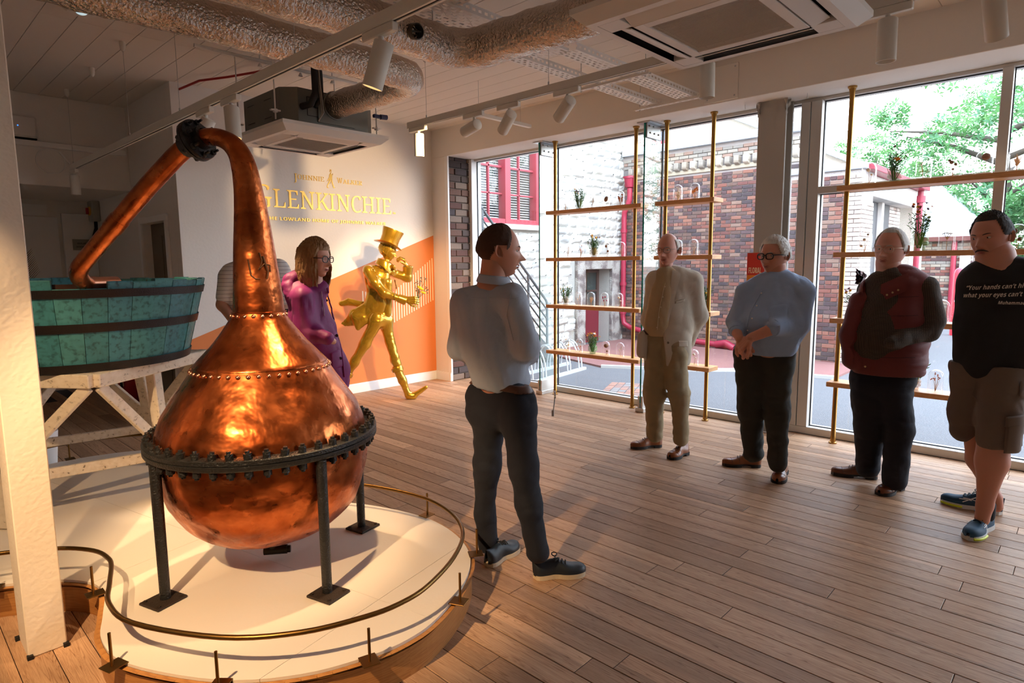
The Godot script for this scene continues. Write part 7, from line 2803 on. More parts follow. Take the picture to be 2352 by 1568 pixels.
func hair_shell(t: Node3D, xf: Transform3D, o: Dictionary, called := "hair") -> void:
	# a cap of hair with strands; o.hairline(a) gives how far down it comes at angle a; o.thick its depth
	var b := MB.new()
	var f := noise(FastNoiseLite.TYPE_SIMPLEX, 1.0, 3, 17)
	var th: float = o.get("thick", 0.05)
	var spiky: float = o.get("spiky", 0.0)
	var nu := 120
	var nv := 70
	var vis := []
	var P := []
	for i in nu + 1:
		var row := []
		var vr := []
		for j in nv + 1:
			var a := warp_u(i * 2.0 / nu - 1.0)
			var tt := lerpf(-0.75, 0.999, float(j) / nv)
			var p := head_point(a, tt, o)
			var hl: float = o.hairline.call(absf(a))
			var edge := clampf((tt - hl) / 0.16, -0.3, 1.0)
			if o.has("bald"):
				edge = minf(edge, clampf((o.bald.call(absf(a)) - tt) / 0.14, -0.3, 1.0))
			var n := p.normalized()
			var strand := f.get_noise_3d(a * 26.0, tt * 5.0, 3.0) * 0.30 + f.get_noise_3d(a * 7.0, tt * 9.0, 9.0) * 0.35
			if spiky > 0.0:
				strand += spiky * maxf(0.0, f.get_noise_2d(p.x * 42.0, p.z * 42.0)) * smoothstep(0.35, 0.75, tt)
			row.append(p * (1.0 + th * 0.2) + n * th * clampf(edge, 0.0, 1.0) * (1.0 + strand))
			vr.append(edge > 0.02)
		P.append(row)
		vis.append(vr)
	for i in nu:
		for j in nv:
			if vis[i][j] and vis[i + 1][j] and vis[i][j + 1] and vis[i + 1][j + 1]:
				var q := [P[i][j], P[i + 1][j], P[i + 1][j + 1], P[i][j + 1]]
				var s := b.v.size()
				for k in 4:
					var ii: int = i + (1 if k in [1, 2] else 0)
					var jj: int = j + (1 if k > 1 else 0)
					var du: Vector3 = P[mini(ii + 1, nu)][jj] - P[maxi(ii - 1, 0)][jj]
					var dv: Vector3 = P[ii][mini(jj + 1, nv)] - P[ii][maxi(jj - 1, 0)]
					var nn: Vector3 = du.cross(dv)
					if nn.length_squared() < 1e-14:
						nn = q[k]
					nn = nn.normalized()
					if nn.dot(q[k]) < 0.0:
						nn = -nn
					b.add(xf * q[k], (xf.basis * nn).normalized(), Vector2(i, j) * 0.1)
				b.tri(s, s + 1, s + 2)
				b.tri(s, s + 2, s + 3)
	part(t, called, b, o.hair)

func head_xf(at: Vector3, h: float, yaw: float, pitch := 0.0, roll := 0.0) -> Transform3D:
	# yaw 0 looks at the viewer (+z), positive to the viewer's right
	return Transform3D((Basis(Vector3.UP, yaw) * Basis(Vector3.RIGHT, pitch) * Basis(Vector3.BACK, roll)).scaled(Vector3.ONE * h), at)

func shoe(t: Node3D, heel: Vector3, toe: Vector3, upper: Material, sole: Material, style: String) -> void:
	var d := toe - heel
	d.y = 0
	var L := clampf(d.length(), 0.25, 0.32) * (1.0 if style != "trainer" else 1.04)
	var z := d.normalized()
	var x := Vector3.UP.cross(z)
	var xf := Transform3D(Basis(x, Vector3.UP, z), Vector3(heel.x, 0.001, heel.z))
	var half := func(q: float) -> float:
		# half width of the sole along the foot
		var w := 0.036 + 0.013 * smoothstep(0.35, 0.68, q) - 0.008 * gs(q - 0.42, 0.14)
		var e := 1.0
		if q < 0.14:
			e = sqrt(maxf(0.0, 1.0 - pow((0.14 - q) / 0.14, 2.0)))
		if q > 0.70:
			e = sqrt(maxf(0.0, 1.0 - pow((q - 0.70) / 0.30, 2.4)))
		return w * e
	var th := 0.012 if style == "brogue" else (0.026 if style == "trainer" else 0.022)
	var sb := MB.new()
	var out := PackedVector2Array()
	for i in 21:
		var q := i / 20.0
		out.append(Vector2(half.call(q) * 1.06 + 0.002, q * L))
	for i in range(19, 0, -1):
		var q := i / 20.0
		out.append(Vector2(-half.call(q) * 1.06 - 0.002, q * L))
	var upx := xf * Transform3D(Basis(Vector3(1, 0, 0), Vector3(0, 0, 1), Vector3(0, 1, 0)), Vector3.ZERO)
	if style == "brogue":
		# a heel block under the back, the sole lifted at the waist
		var hb := PackedVector2Array()
		for i in 8:
			hb.append(Vector2(half.call(i / 26.0) * 1.06 + 0.002, i / 26.0 * L))
		for i in range(7, 0, -1):
			hb.append(Vector2(-half.call(i / 26.0) * 1.06 - 0.002, i / 26.0 * L))
		sb.prism(hb, 0.024, upx)
		upx.origin += Vector3(0, 0.012, 0)
		sb.prism(out, th, upx)
		sb.prism(Geometry2D.intersect_polygons(out, PackedVector2Array([Vector2(-1, L * 0.52), Vector2(1, L * 0.52), Vector2(1, 1), Vector2(-1, 1)]))[0], 0.013, Transform3D(upx.basis, upx.origin - Vector3(0, 0.012, 0)))
		th = 0.024
	else:
		sb.prism(out, th, upx)
	part(t, "shoe_sole", sb, sole)
	var b := MB.new()
	var top := func(q: float) -> float:
		var h := 0.078 if style != "trainer" else 0.085
		var v := h * (1.0 - smoothstep(0.30, 0.80, q) * 0.50) - 0.012 * gs(q - 0.2, 0.12)
		if q > 0.86:
			v *= sqrt(maxf(0.02, 1.0 - pow((q - 0.86) / 0.145, 2.0))) * 0.7 + 0.3
		return v
	var body := func(u: float, v: float) -> Vector3:
		var q := clampf(v, 0.004, 0.996)
		var a := PI * u
		var w: float = half.call(q)
		var cx := cos(a)
		var sn := sin(a)
		var back := -0.006 * gs(q, 0.08) * sn
		return xf * Vector3(w * signf(cx) * pow(absf(cx), 0.75) * (1.0 - 0.30 * sn * sn * (1.0 - smoothstep(0.4, 0.8, q))), th - 0.004 + top.call(q) * pow(sn, 0.72), q * L + back)
	b.grid(26, 34, body, xf * Vector3(0, 0.0, L * 0.5))
	part(t, "shoe", b, upper)
	var lc := MB.new()
	for i in 4:
		var q := 0.40 + i * 0.065
		var hh: float = th + top.call(q) * 0.985
		lc.tube([xf * Vector3(-0.021, hh - 0.007, q * L), xf * Vector3(-0.006, hh + 0.002, q * L + 0.004), xf * Vector3(0.006, hh + 0.002, q * L + 0.006), xf * Vector3(0.021, hh - 0.007, q * L + 0.01)], 0.0032 if style != "brogue" else 0.0022, 6)
	if style != "brogue":
		var hh: float = th + top.call(0.42)
		for sd in [-1.0, 1.0]:
			var lp := []
			for i in 9:
				var a := TAU * i / 8.0
				lp.append(xf * Vector3(sd * (0.012 + 0.012 * (1 - cos(a))), hh + 0.004 + 0.010 * sin(a * 0.5), 0.42 * L + 0.014 * sin(a)))
			lc.tube(lp, 0.003, 6)
	part(t, "laces", lc, M.black if style != "brogue" else M.lace_brown)
	if style == "brogue":
		var cap := MB.new()
		for q in [0.74, 0.56]:
			var l := []
			for i in 13:
				var u := lerpf(0.06, 0.94, i / 12.0)
				l.append(body.call(u, q + 0.035 * sin(u * PI)) + Vector3(0, 0.0008, 0))
			cap.tube(l, 0.0014, 5)
		part(t, "toe_cap_seam", cap, M.lace_brown)
	if style == "trainer":
		var s2 := MB.new()
		for sd in [0.12, 0.88]:
			for o in [[0.40, 0.62, 0.25, 0.62], [0.48, 0.68, 0.30, 0.55], [0.62, 0.38, 0.2, 0.6]]:
				var l := []
				for i in 7:
					var q := i / 6.0
					var vv: float = lerpf(o[0], o[1], q)
					var uu: float = lerpf(o[2], o[3], q) * 0.42
					l.append(body.call(uu if sd < 0.5 else 1.0 - uu, vv) + xf.basis * Vector3((0.0012 if sd < 0.5 else -0.0012), 0.0008, 0))
				s2.tube(l, 0.0026, 5)
		part(t, "side_stripe", s2, M.white_trim)
		var lime := MB.new()
		var ll := []
		for i in 12:
			var q := lerpf(0.62, 0.97, i / 11.0)
			ll.append(xf * Vector3(half.call(q) * 1.06 + 0.001, 0.012, q * L))
		lime.tube(ll, 0.008, 6)
		part(t, "lime_sole_patch", lime, mat(rgb(214, 226, 40), 0.5))

func hand_bones(w: Vector3, dirv: Vector3, palm_n: Vector3, size: float, curl: float, thumb_side: float, spread := 0.10) -> Array:
	# palm and five curling fingers as tapered bones; dirv from wrist to knuckles, palm_n out of the palm
	var d := dirv.normalized()
	var n := (palm_n - d * palm_n.dot(d)).normalized()
	var s := d.cross(n) * thumb_side
	var B := []
	var put := func(a: Vector3, ra: float, b: Vector3, rb: float) -> void:
		B.append([a.x, a.y, a.z, ra * size, b.x, b.y, b.z, rb * size, 1.0])
	for i in 4:
		var off := (1.5 - i) * 0.021 * size
		put.call(w + s * off * 0.6, 0.0155, w + d * 0.088 * size + s * off, 0.0125)
	for i in 4:
		var len: float = [0.040, 0.046, 0.043, 0.034][i] * size
		var p = w + d * (0.090 + [0.0, 0.005, 0.002, -0.006][i]) * size + s * (1.5 - i) * 0.022 * size
		var fd := (d + s * (1.5 - i) * spread).normalized()
		var ang := 0.25 + curl * 0.6
		for j in 3:
			var q := (fd * cos(ang) + n * sin(ang)).normalized()
			var e = p + q * len * [1.0, 0.72, 0.58][j]
			put.call(p, [0.0105, 0.0095, 0.0088][j], e, [0.0095, 0.0088, 0.0075][j])
			p = e
			ang += curl * 1.1 + 0.12
	var tp := w + d * 0.022 * size + s * 0.030 * size
	var td := (d * 0.75 + s * 0.62 + n * 0.35).normalized()
	for j in 3:
		var e = tp + td * [0.040, 0.034, 0.028][j] * size
		put.call(tp, [0.0150, 0.0115, 0.0100][j], e, [0.0115, 0.0100, 0.0080][j])
		tp = e
		td = (td + d * 0.3 + n * 0.25 * curl - s * 0.25).normalized()
	return B

func collar_band(t: Node3D, bones: Array, k: float, c: Vector3, r: Vector2, tilt: Vector3, m: Material, called: String, h := 0.035, gap := 0.35, face := 0.0, point := 0.05) -> void:
	# a folded shirt collar: a standing band and a falling leaf that ends in two points at the front (face = direction of the opening)
	var bs := Basis(tilt.normalized().cross(Vector3.UP).normalized() if absf(tilt.normalized().y) < 0.999 else Vector3.RIGHT, 0.0)
	var q := Basis(Quaternion(Vector3.UP, tilt.normalized()))
	var b := MB.new()
	var n := 40
	var f := func(u: float, v: float) -> Vector3:
		var a := lerpf(gap, TAU - gap, u)
		var d := Vector3(sin(face + a), 0, cos(face + a))
		var ends := maxf(gs(u, 0.13), gs(u - 1.0, 0.13))
		var vv := v * 2.0
		var out := 0.0
		var y := 0.0
		if vv < 1.0:
			y = h * vv
			out = -0.002 + 0.003 * vv
		else:
			y = h - (vv - 1.0) * (h * 0.95 + point * ends)
			out = 0.003 + 0.014 * sin((vv - 1.0) * 1.5) + 0.012 * ends * (vv - 1.0)
		return c + q * (Vector3(d.x * (r.x + out), y - 0.25 * h * ends, d.z * (r.y + out)))
	b.grid(n, 14, f, c)
	part(t, called, b, m)

func person(key: String, label: String) -> Node3D:
	var d: Dictionary = FIGURES[key]
	return thing("person", label, "person", d.at, d.turn, "")

func cloth_mat(c: Color, rough := 0.85) -> StandardMaterial3D:
	var m := mat(c, rough)
	bump(m, M.weave, 0.06)
	m.uv1_triplanar = true
	m.uv1_scale = Vector3.ONE * 14.0
	m.rim_enabled = true
	m.rim = 0.25
	m.rim_tint = 0.6
	return m

func tex_check(a: Color, b: Color, size := 16, line := 3, stripes := false) -> ImageTexture:
	var im := Image.create(size * 4, size * 4, false, Image.FORMAT_RGB8)
	im.fill(a)
	for i in 4:
		im.fill_rect(Rect2i(0, i * size, size * 4, line), b)
		if not stripes:
			im.fill_rect(Rect2i(i * size, 0, line, size * 4), b)
	return ImageTexture.create_from_image(im)

func button(b: MB, p: Vector3, r := 0.0055) -> void:
	b.lathe([Vector2(0, -0.002), Vector2(r, -0.002), Vector2(r, 0.001), Vector2(r * 0.6, 0.0022), Vector2(0, 0.0016)], 12, Transform3D(Basis(Vector3.RIGHT, PI / 2), p + Vector3(0, 0, 0.001)))

func torso_core(d: Dictionary, garment: String, inset: float) -> Array:
	# bones of the body itself under a garment
	var out := []
	for b in d[garment]:
		var c: Array = b.duplicate()
		c[3] = maxf(0.012, c[3] - inset)
		c[7] = maxf(0.012, c[7] - inset)
		out.append(c)
	return out

func make_body(t: Node3D, d: Dictionary, parts: Array, o: Dictionary, hx: Transform3D, extra := []) -> void:
	var core := []
	for g in parts:
		core.append_array(torso_core(d, g, 0.032))
	core.append_array(d.skin)
	var b := MB.new()
	skin_field(b, core, 0.016, 70.0)
	if extra:
		skin_field(b, extra, 0.0085, 90.0)
	var nk := MB.new()
	skin_field(nk, d.skin + [[hx.origin.x, hx.origin.y - 0.02, hx.origin.z - 0.015, 0.05, d.skin[0][0], d.skin[0][1], d.skin[0][2], d.skin[0][3], 1.0]], 0.008, 70.0)
	b.join(nk)
	head_into(b, hx, o)
	part(t, "body", b, o.skin)

func dress(t: Node3D, called: String, bones: Array, m: Material, cell := 0.0115, wr := [], subs := [], cuts := [], k := 55.0) -> MeshInstance3D:
	var b := MB.new()
	skin_field(b, bones, cell, k, wr, subs, cuts)
	return part(t, called, b, m)

func grown(bones: Array, by: float) -> Array:
	var out := []
	for b in bones:
		var c: Array = b.duplicate()
		c[3] += by
		c[7] += by
		out.append(c)
	return out

func belt(t: Node3D, bones: Array, y: float, h: float, m: Material, grow := 0.006, slope := 0.0) -> void:
	dress(t, "belt", grown(bones, grow), m, 0.009, [], [], [[slope, 1, 0, y + h / 2], [-slope, -1, 0, -(y - h / 2)]])

func seam_line(t: Node3D, called: String, bones: Array, pts: Array, r: float, m: Material, lift := 0.0) -> void:
	var l := []
	for i in pts.size() - 1:
		for j in 6:
			var p: Vector2 = pts[i].lerp(pts[i + 1], j / 6.0)
			l.append(front(bones, 55.0, p.x, p.y) + Vector3(0, 0, lift))
	l.append(front(bones, 55.0, pts[-1].x, pts[-1].y) + Vector3(0, 0, lift))
	var b := MB.new()
	b.tube(l, r, 6)
	part(t, called, b, m)

func patch(t: Node3D, called: String, bones: Array, x0: float, y0: float, x1: float, y1: float, m: Material, lift := 0.004, skew := 0.0) -> void:
	# a piece of cloth lying on the front of a garment
	var b := MB.new()
	var f := func(u: float, v: float) -> Vector3:
		var x := lerpf(x0, x1, u)
		var y := lerpf(y0, y1, v) + skew * (u - 0.5)
		var e := minf(minf(u, 1.0 - u), minf(v, 1.0 - v))
		return front(bones, 55.0, x, y) + Vector3(0, 0, lift * clampf(e * 12.0, 0.0, 1.0))
	b.grid(12, 12, f, Vector3((x0 + x1) / 2, (y0 + y1) / 2, -1))
	part(t, called, b, m)

func build_people() -> void:
	M.weave = ntex(noise(FastNoiseLite.TYPE_CELLULAR, 0.2, 2, 6), 128)
	M.eye = mat(rgb(206, 196, 188), 0.25)
	M.iris = mat(rgb(34, 26, 22), 0.15)
	M.lip = mat(rgb(160, 88, 80), 0.5)
	M.lens = glass(Color(1, 1, 1), 0.04)
	M.lace_brown = mat(rgb(64, 36, 22), 0.6)
	M.sole_dark = mat(rgb(26, 22, 20), 0.6)
	M.sole_cream = mat(rgb(208, 190, 160), 0.7)
	M.shoe_tan = mat(rgb(132, 74, 38), 0.32)
	M.shoe_brown = mat(rgb(104, 58, 32), 0.34)
	var skin := func(r: int, g: int, b: int) -> StandardMaterial3D:
		var m := mat(rgb(r, g, b), 0.5)
		m.subsurf_scatter_enabled = true
		m.subsurf_scatter_strength = 0.12
		return m
	fig_guide(skin.call(198, 138, 112))
	fig_beige(skin.call(206, 146, 124))
	fig_blue(skin.call(198, 136, 112))
	fig_gilet(skin.call(206, 146, 124))
	fig_black(skin.call(192, 130, 106))
	fig_woman(skin.call(214, 158, 134))
	fig_hidden(skin.call(190, 134, 108))
	fig_statue()

func fig_guide(sk: Material) -> void:
	var d: Dictionary = FIGURES.guide
	var t := person("guide", "man seen from behind in a pale blue shirt and dark trousers, talking to the group")
	var hx := head_xf(v3(d.p_head), 0.252, 1.72, 0.02)
	var hair := bump(tri(mat(rgb(74, 48, 32), 0.7), 30.0, false), M.weave, 0.3)
	var o := {"skin": sk, "hair": hair, "thick": 0.022, "nose": 1.05, "open": 0.035, "wide": 0.97, "jowl": 0.06}
	o.hairline = func(a: float) -> float: return lerpf(0.62, -0.02, smoothstep(0.5, 1.35, a)) - 0.30 * smoothstep(1.75, 2.4, a) + (0.12 if a > 1.35 and a < 1.85 else 0.0)
	make_body(t, d, ["shirt", "trousers"], o, hx)
	face_details(t, hx, o)
	hair_shell(t, hx, o)
	var sh := cloth_mat(rgb(168, 178, 192))
	var y := v3(d.p_waist).y
	dress(t, "shirt", d.shirt, sh, 0.0105, [0.008, 5.5, 2.0, 1.2, 4], [], [[-0.21, -1, 0, -(y - 0.065)]], 48.0)
	collar_band(t, d.shirt, 48.0, v3(d.p_neck) + Vector3(0.005, -0.03, -0.005), Vector2(0.070, 0.068), Vector3(0.10, 1, 0.06), sh, "collar", 0.042, 0.35, 2.2, 0.03)
	# yoke seam across the shoulders, sleeve seams, cuffs
	seam_line(t, "yoke_seam", d.shirt, [Vector2(-0.245, 1.395), Vector2(-0.12, 1.40), Vector2(-0.03, 1.395)], 0.0016, sh, 0.004)
	seam_line(t, "sleeve_seam", d.shirt, [Vector2(-0.055, 1.42), Vector2(-0.075, 1.32), Vector2(-0.045, 1.20)], 0.0018, sh, 0.003)
	dress(t, "trousers", d.trousers, cloth_mat(rgb(22, 25, 36)), 0.0115, [0.006, 4.0, 7.0, 1.5, 9], [], [[0, -1, 0, -0.035], [0.10, 1, 0, y + 0.10]])
	belt(t, d.trousers.slice(0, 3), y - 0.02, 0.035, mat(rgb(84, 50, 32), 0.45), 0.008, 0.10)
	var b := MB.new()
	var bp := Vector3(0.152, y - 0.045, 0.085)
	b.lathe([Vector2(0, -0.004), Vector2(0.018, -0.004), Vector2(0.02, 0.0), Vector2(0.018, 0.004), Vector2(0, 0.005)], 20, Transform3D(Basis(Vector3.BACK, -PI / 2), bp))
	part(t, "key_reel", b, mat(rgb(200, 205, 210), 0.25, 0.6))
	b = MB.new()
	b.tube([bp + Vector3(0, -0.015, 0), bp + Vector3(-0.004, -0.05, 0.005), bp + Vector3(-0.008, -0.085, 0.006)], 0.003, 6)
	b.box(bp + Vector3(-0.01, -0.09, 0.006), Vector3(0.012, 0.03, 0.006), Basis(), 0.002)
	part(t, "keys", b, M.satin_steel)
	for s in d.shoes:
		shoe(t, v3(s[0]), v3(s[1]), mat(rgb(26, 34, 42), 0.45), M.sole_cream, "sneaker")

func fig_beige(sk: Material) -> void:
	var d: Dictionary = FIGURES.beige
	var t := person("beige", "older bald man in a beige linen suit with his hands behind his back")
	var hx := head_xf(v3(d.p_head), 0.262, -0.42, 0.02)
	var o := {"skin": sk, "hair": bump(mat(rgb(188, 182, 172), 0.7), M.weave, 0.2), "thick": 0.028, "wide": 0.96, "smile": -0.04, "glasses": [mat(rgb(110, 100, 90), 0.3, 0.8), 0.006], "nose": 1.1, "gaze": -0.6}
	o.hairline = func(a: float) -> float: return lerpf(0.9, -0.06, smoothstep(1.05, 1.5, a)) - 0.18 * smoothstep(1.8, 2.4, a)
	o.bald = func(a: float) -> float: return 0.45 if a < 2.2 else 0.52
	make_body(t, d, ["shirt", "trousers"], o, hx)
	face_details(t, hx, o)
	hair_shell(t, hx, o)
	var tan := cloth_mat(rgb(172, 148, 112))
	dress(t, "shirt", d.shirt, tan, 0.011, [0.005, 6.0, 3.0, 1.0, 8], [], [[0, -1, 0, -0.97]])
	collar_band(t, d.shirt, 55.0, v3(d.p_neck) + Vector3(0.0, -0.045, 0.0), Vector2(0.068, 0.068), Vector3(0.0, 1, 0.22), tan, "shirt_collar", 0.04, 0.3, -0.35, 0.05)
	seam_line(t, "placket", d.shirt, [Vector2(-0.035, 1.40), Vector2(-0.075, 1.2), Vector2(-0.09, 1.03)], 0.003, tan, 0.001)
	var bt := MB.new()
	for q in 5:
		button(bt, front(d.shirt, 55.0, lerpf(-0.035, -0.09, q / 4.0), 1.37 - 0.08 * q) + Vector3(0, 0, 0.003))
	part(t, "buttons", bt, mat(rgb(200, 180, 150), 0.4))
	var linen := cloth_mat(rgb(188, 176, 156))
	dress(t, "jacket", d.jacket, linen, 0.0105, [0.006, 4.0, 3.0, 1.2, 12], d.open, [[0, -1, 0, -0.735]], 50.0)
	# lapels and jacket collar
	for sd in [0, 1]:
		var b := MB.new()
		var f := func(u: float, v: float) -> Vector3:
			var y := lerpf(1.50, 1.10, v)
			var edge: float = (lerpf(-0.085, -0.115, v) if sd == 0 else lerpf(0.02, -0.02, v))
			var w := 0.075 * (1.0 - v * 0.75) * smoothstep(-0.02, 0.12, v + 0.03)
			var x: float = edge + (-w if sd == 0 else w) * u
			return front(d.jacket, 50.0, x, y) + Vector3(0, 0, 0.010 - 0.006 * u)
		b.grid(6, 16, f, Vector3(0, 1.3, -1))
		part(t, "lapel", b, linen)
	collar_band(t, d.jacket, 50.0, v3(d.p_neck) + Vector3(0.004, -0.055, -0.012), Vector2(0.088, 0.085), Vector3(0.0, 1, 0.18), linen, "jacket_collar", 0.045, 0.8, -0.25, 0.0)
	patch(t, "pocket_flap", d.jacket, 0.075, 0.895, 0.155, 0.945, linen, 0.006)
	patch(t, "breast_pocket", d.jacket, 0.045, 1.245, 0.12, 1.265, linen, 0.004, 0.02)
	bt = MB.new()
	button(bt, front(d.jacket, 50.0, -0.13, 1.0) + Vector3(0, 0, 0.003), 0.009)
	button(bt, front(d.jacket, 50.0, 0.0, 0.93) + Vector3(0, 0, 0.003), 0.009)
	part(t, "jacket_buttons", bt, mat(rgb(120, 104, 84), 0.4))
	var khaki := cloth_mat(rgb(150, 132, 100))
	dress(t, "trousers", d.trousers, khaki, 0.0115, [0.008, 4.0, 6.0, 1.5, 31], [], [[0, -1, 0, -0.04], [0, 1, 0, 1.07]])
	belt(t, d.trousers.slice(0, 1), 1.0, 0.034, mat(rgb(44, 26, 20), 0.4), 0.012)
	for s in d.shoes:
		shoe(t, v3(s[0]), v3(s[1]), M.shoe_tan, M.sole_dark, "brogue")

func fig_blue(sk: Material) -> void:
	var d: Dictionary = FIGURES.blue
	var t := person("blue", "white-haired man in black glasses and a blue shirt, hands clasped in front")
	var hx := head_xf(v3(d.p_head), 0.262, -0.62, 0.02)
	var o := {"skin": sk, "hair": bump(mat(rgb(214, 212, 206), 0.7), M.weave, 0.2), "thick": 0.055, "wide": 1.04, "jowl": 0.16, "smile": 0.04, "glasses": [mat(rgb(18, 18, 20), 0.3), 0.015], "nose": 1.0}
	o.hairline = func(a: float) -> float: return lerpf(0.42, -0.05, smoothstep(0.75, 1.3, a)) - 0.22 * smoothstep(1.7, 2.4, a)
	var wa := v3(d.p_handA)
	var wb := v3(d.p_handB)
	var hb := hand_bones(wa, v3(d.p_handAt) - wa, Vector3(0.45, -0.5, -0.7), 1.0, 0.95, 1.0)
	hb.append_array(hand_bones(wb, v3(d.p_handBt) - wb, Vector3(-0.3, 0.2, -0.9), 1.0, 0.40, -1.0))
	make_body(t, d, ["shirt", "trousers"], o, hx)
	var arms := MB.new()
	skin_field(arms, d.forearms, 0.008, 70.0, [0.002, 9.0, 9.0, 0.5, 3])
	skin_field(arms, hb, 0.0036, 260.0)
	part(t, "hands", arms, sk)
	face_details(t, hx, o)
	hair_shell(t, hx, o)
	var sh := cloth_mat(rgb(150, 172, 204))
	dress(t, "shirt", d.shirt, sh, 0.0105, [0.008, 4.5, 2.6, 1.4, 44], [], [[0, -1, 0, -0.895]], 50.0)
	collar_band(t, d.shirt, 50.0, v3(d.p_neck) + Vector3(0.0, -0.045, 0.0), Vector2(0.082, 0.082), Vector3(-0.05, 1, 0.24), sh, "collar", 0.044, 0.3, -0.55, 0.05)
	seam_line(t, "placket", d.shirt, [Vector2(-0.05, 1.36), Vector2(-0.125, 1.2), Vector2(-0.155, 1.0)], 0.003, sh, 0.001)
	var bt := MB.new()
	for q in 5:
		var f := q / 4.0
		button(bt, front(d.shirt, 50.0, lerpf(-0.055, -0.16, f), 1.34 - 0.085 * q) + Vector3(0, 0, 0.005))
	part(t, "buttons", bt, mat(rgb(226, 226, 222), 0.3))
	patch(t, "chest_pocket", d.shirt, 0.0, 1.13, 0.115, 1.265, sh, 0.004, 0.02)
	var cuffs := []
	for bi in [5, 7]:
		var s: Array = d.shirt[bi]
		var a := v3(s, 0)
		var e := v3(s, 4)
		var p0 := a.lerp(e, 0.70)
		var p1 := a.lerp(e, 1.06)
		cuffs.append([p0.x, p0.y, p0.z, s[7] + 0.006, p1.x, p1.y, p1.z, s[7] + 0.004, 1.0])
	for c in cuffs:
		var dirc := (v3(c, 4) - v3(c, 0)).normalized()
		dress(t, "rolled_cuff", [c], sh, 0.008, [], [], [[dirc.x, dirc.y, dirc.z, dirc.dot(v3(c, 4))], [-dirc.x, -dirc.y, -dirc.z, -dirc.dot(v3(c, 0))]])
	var tr := cloth_mat(rgb(46, 46, 40))
	dress(t, "trousers", d.trousers, tr, 0.0115, [0.009, 3.6, 6.0, 1.5, 51], [], [[0, -1, 0, -0.04], [0, 1, 0, 1.03]])
	belt(t, d.trousers.slice(0, 1), 0.945, 0.034, mat(rgb(50, 28, 24), 0.45), 0.010)
	for s in d.shoes:
		shoe(t, v3(s[0]), v3(s[1]), M.shoe_tan, M.sole_dark, "brogue")

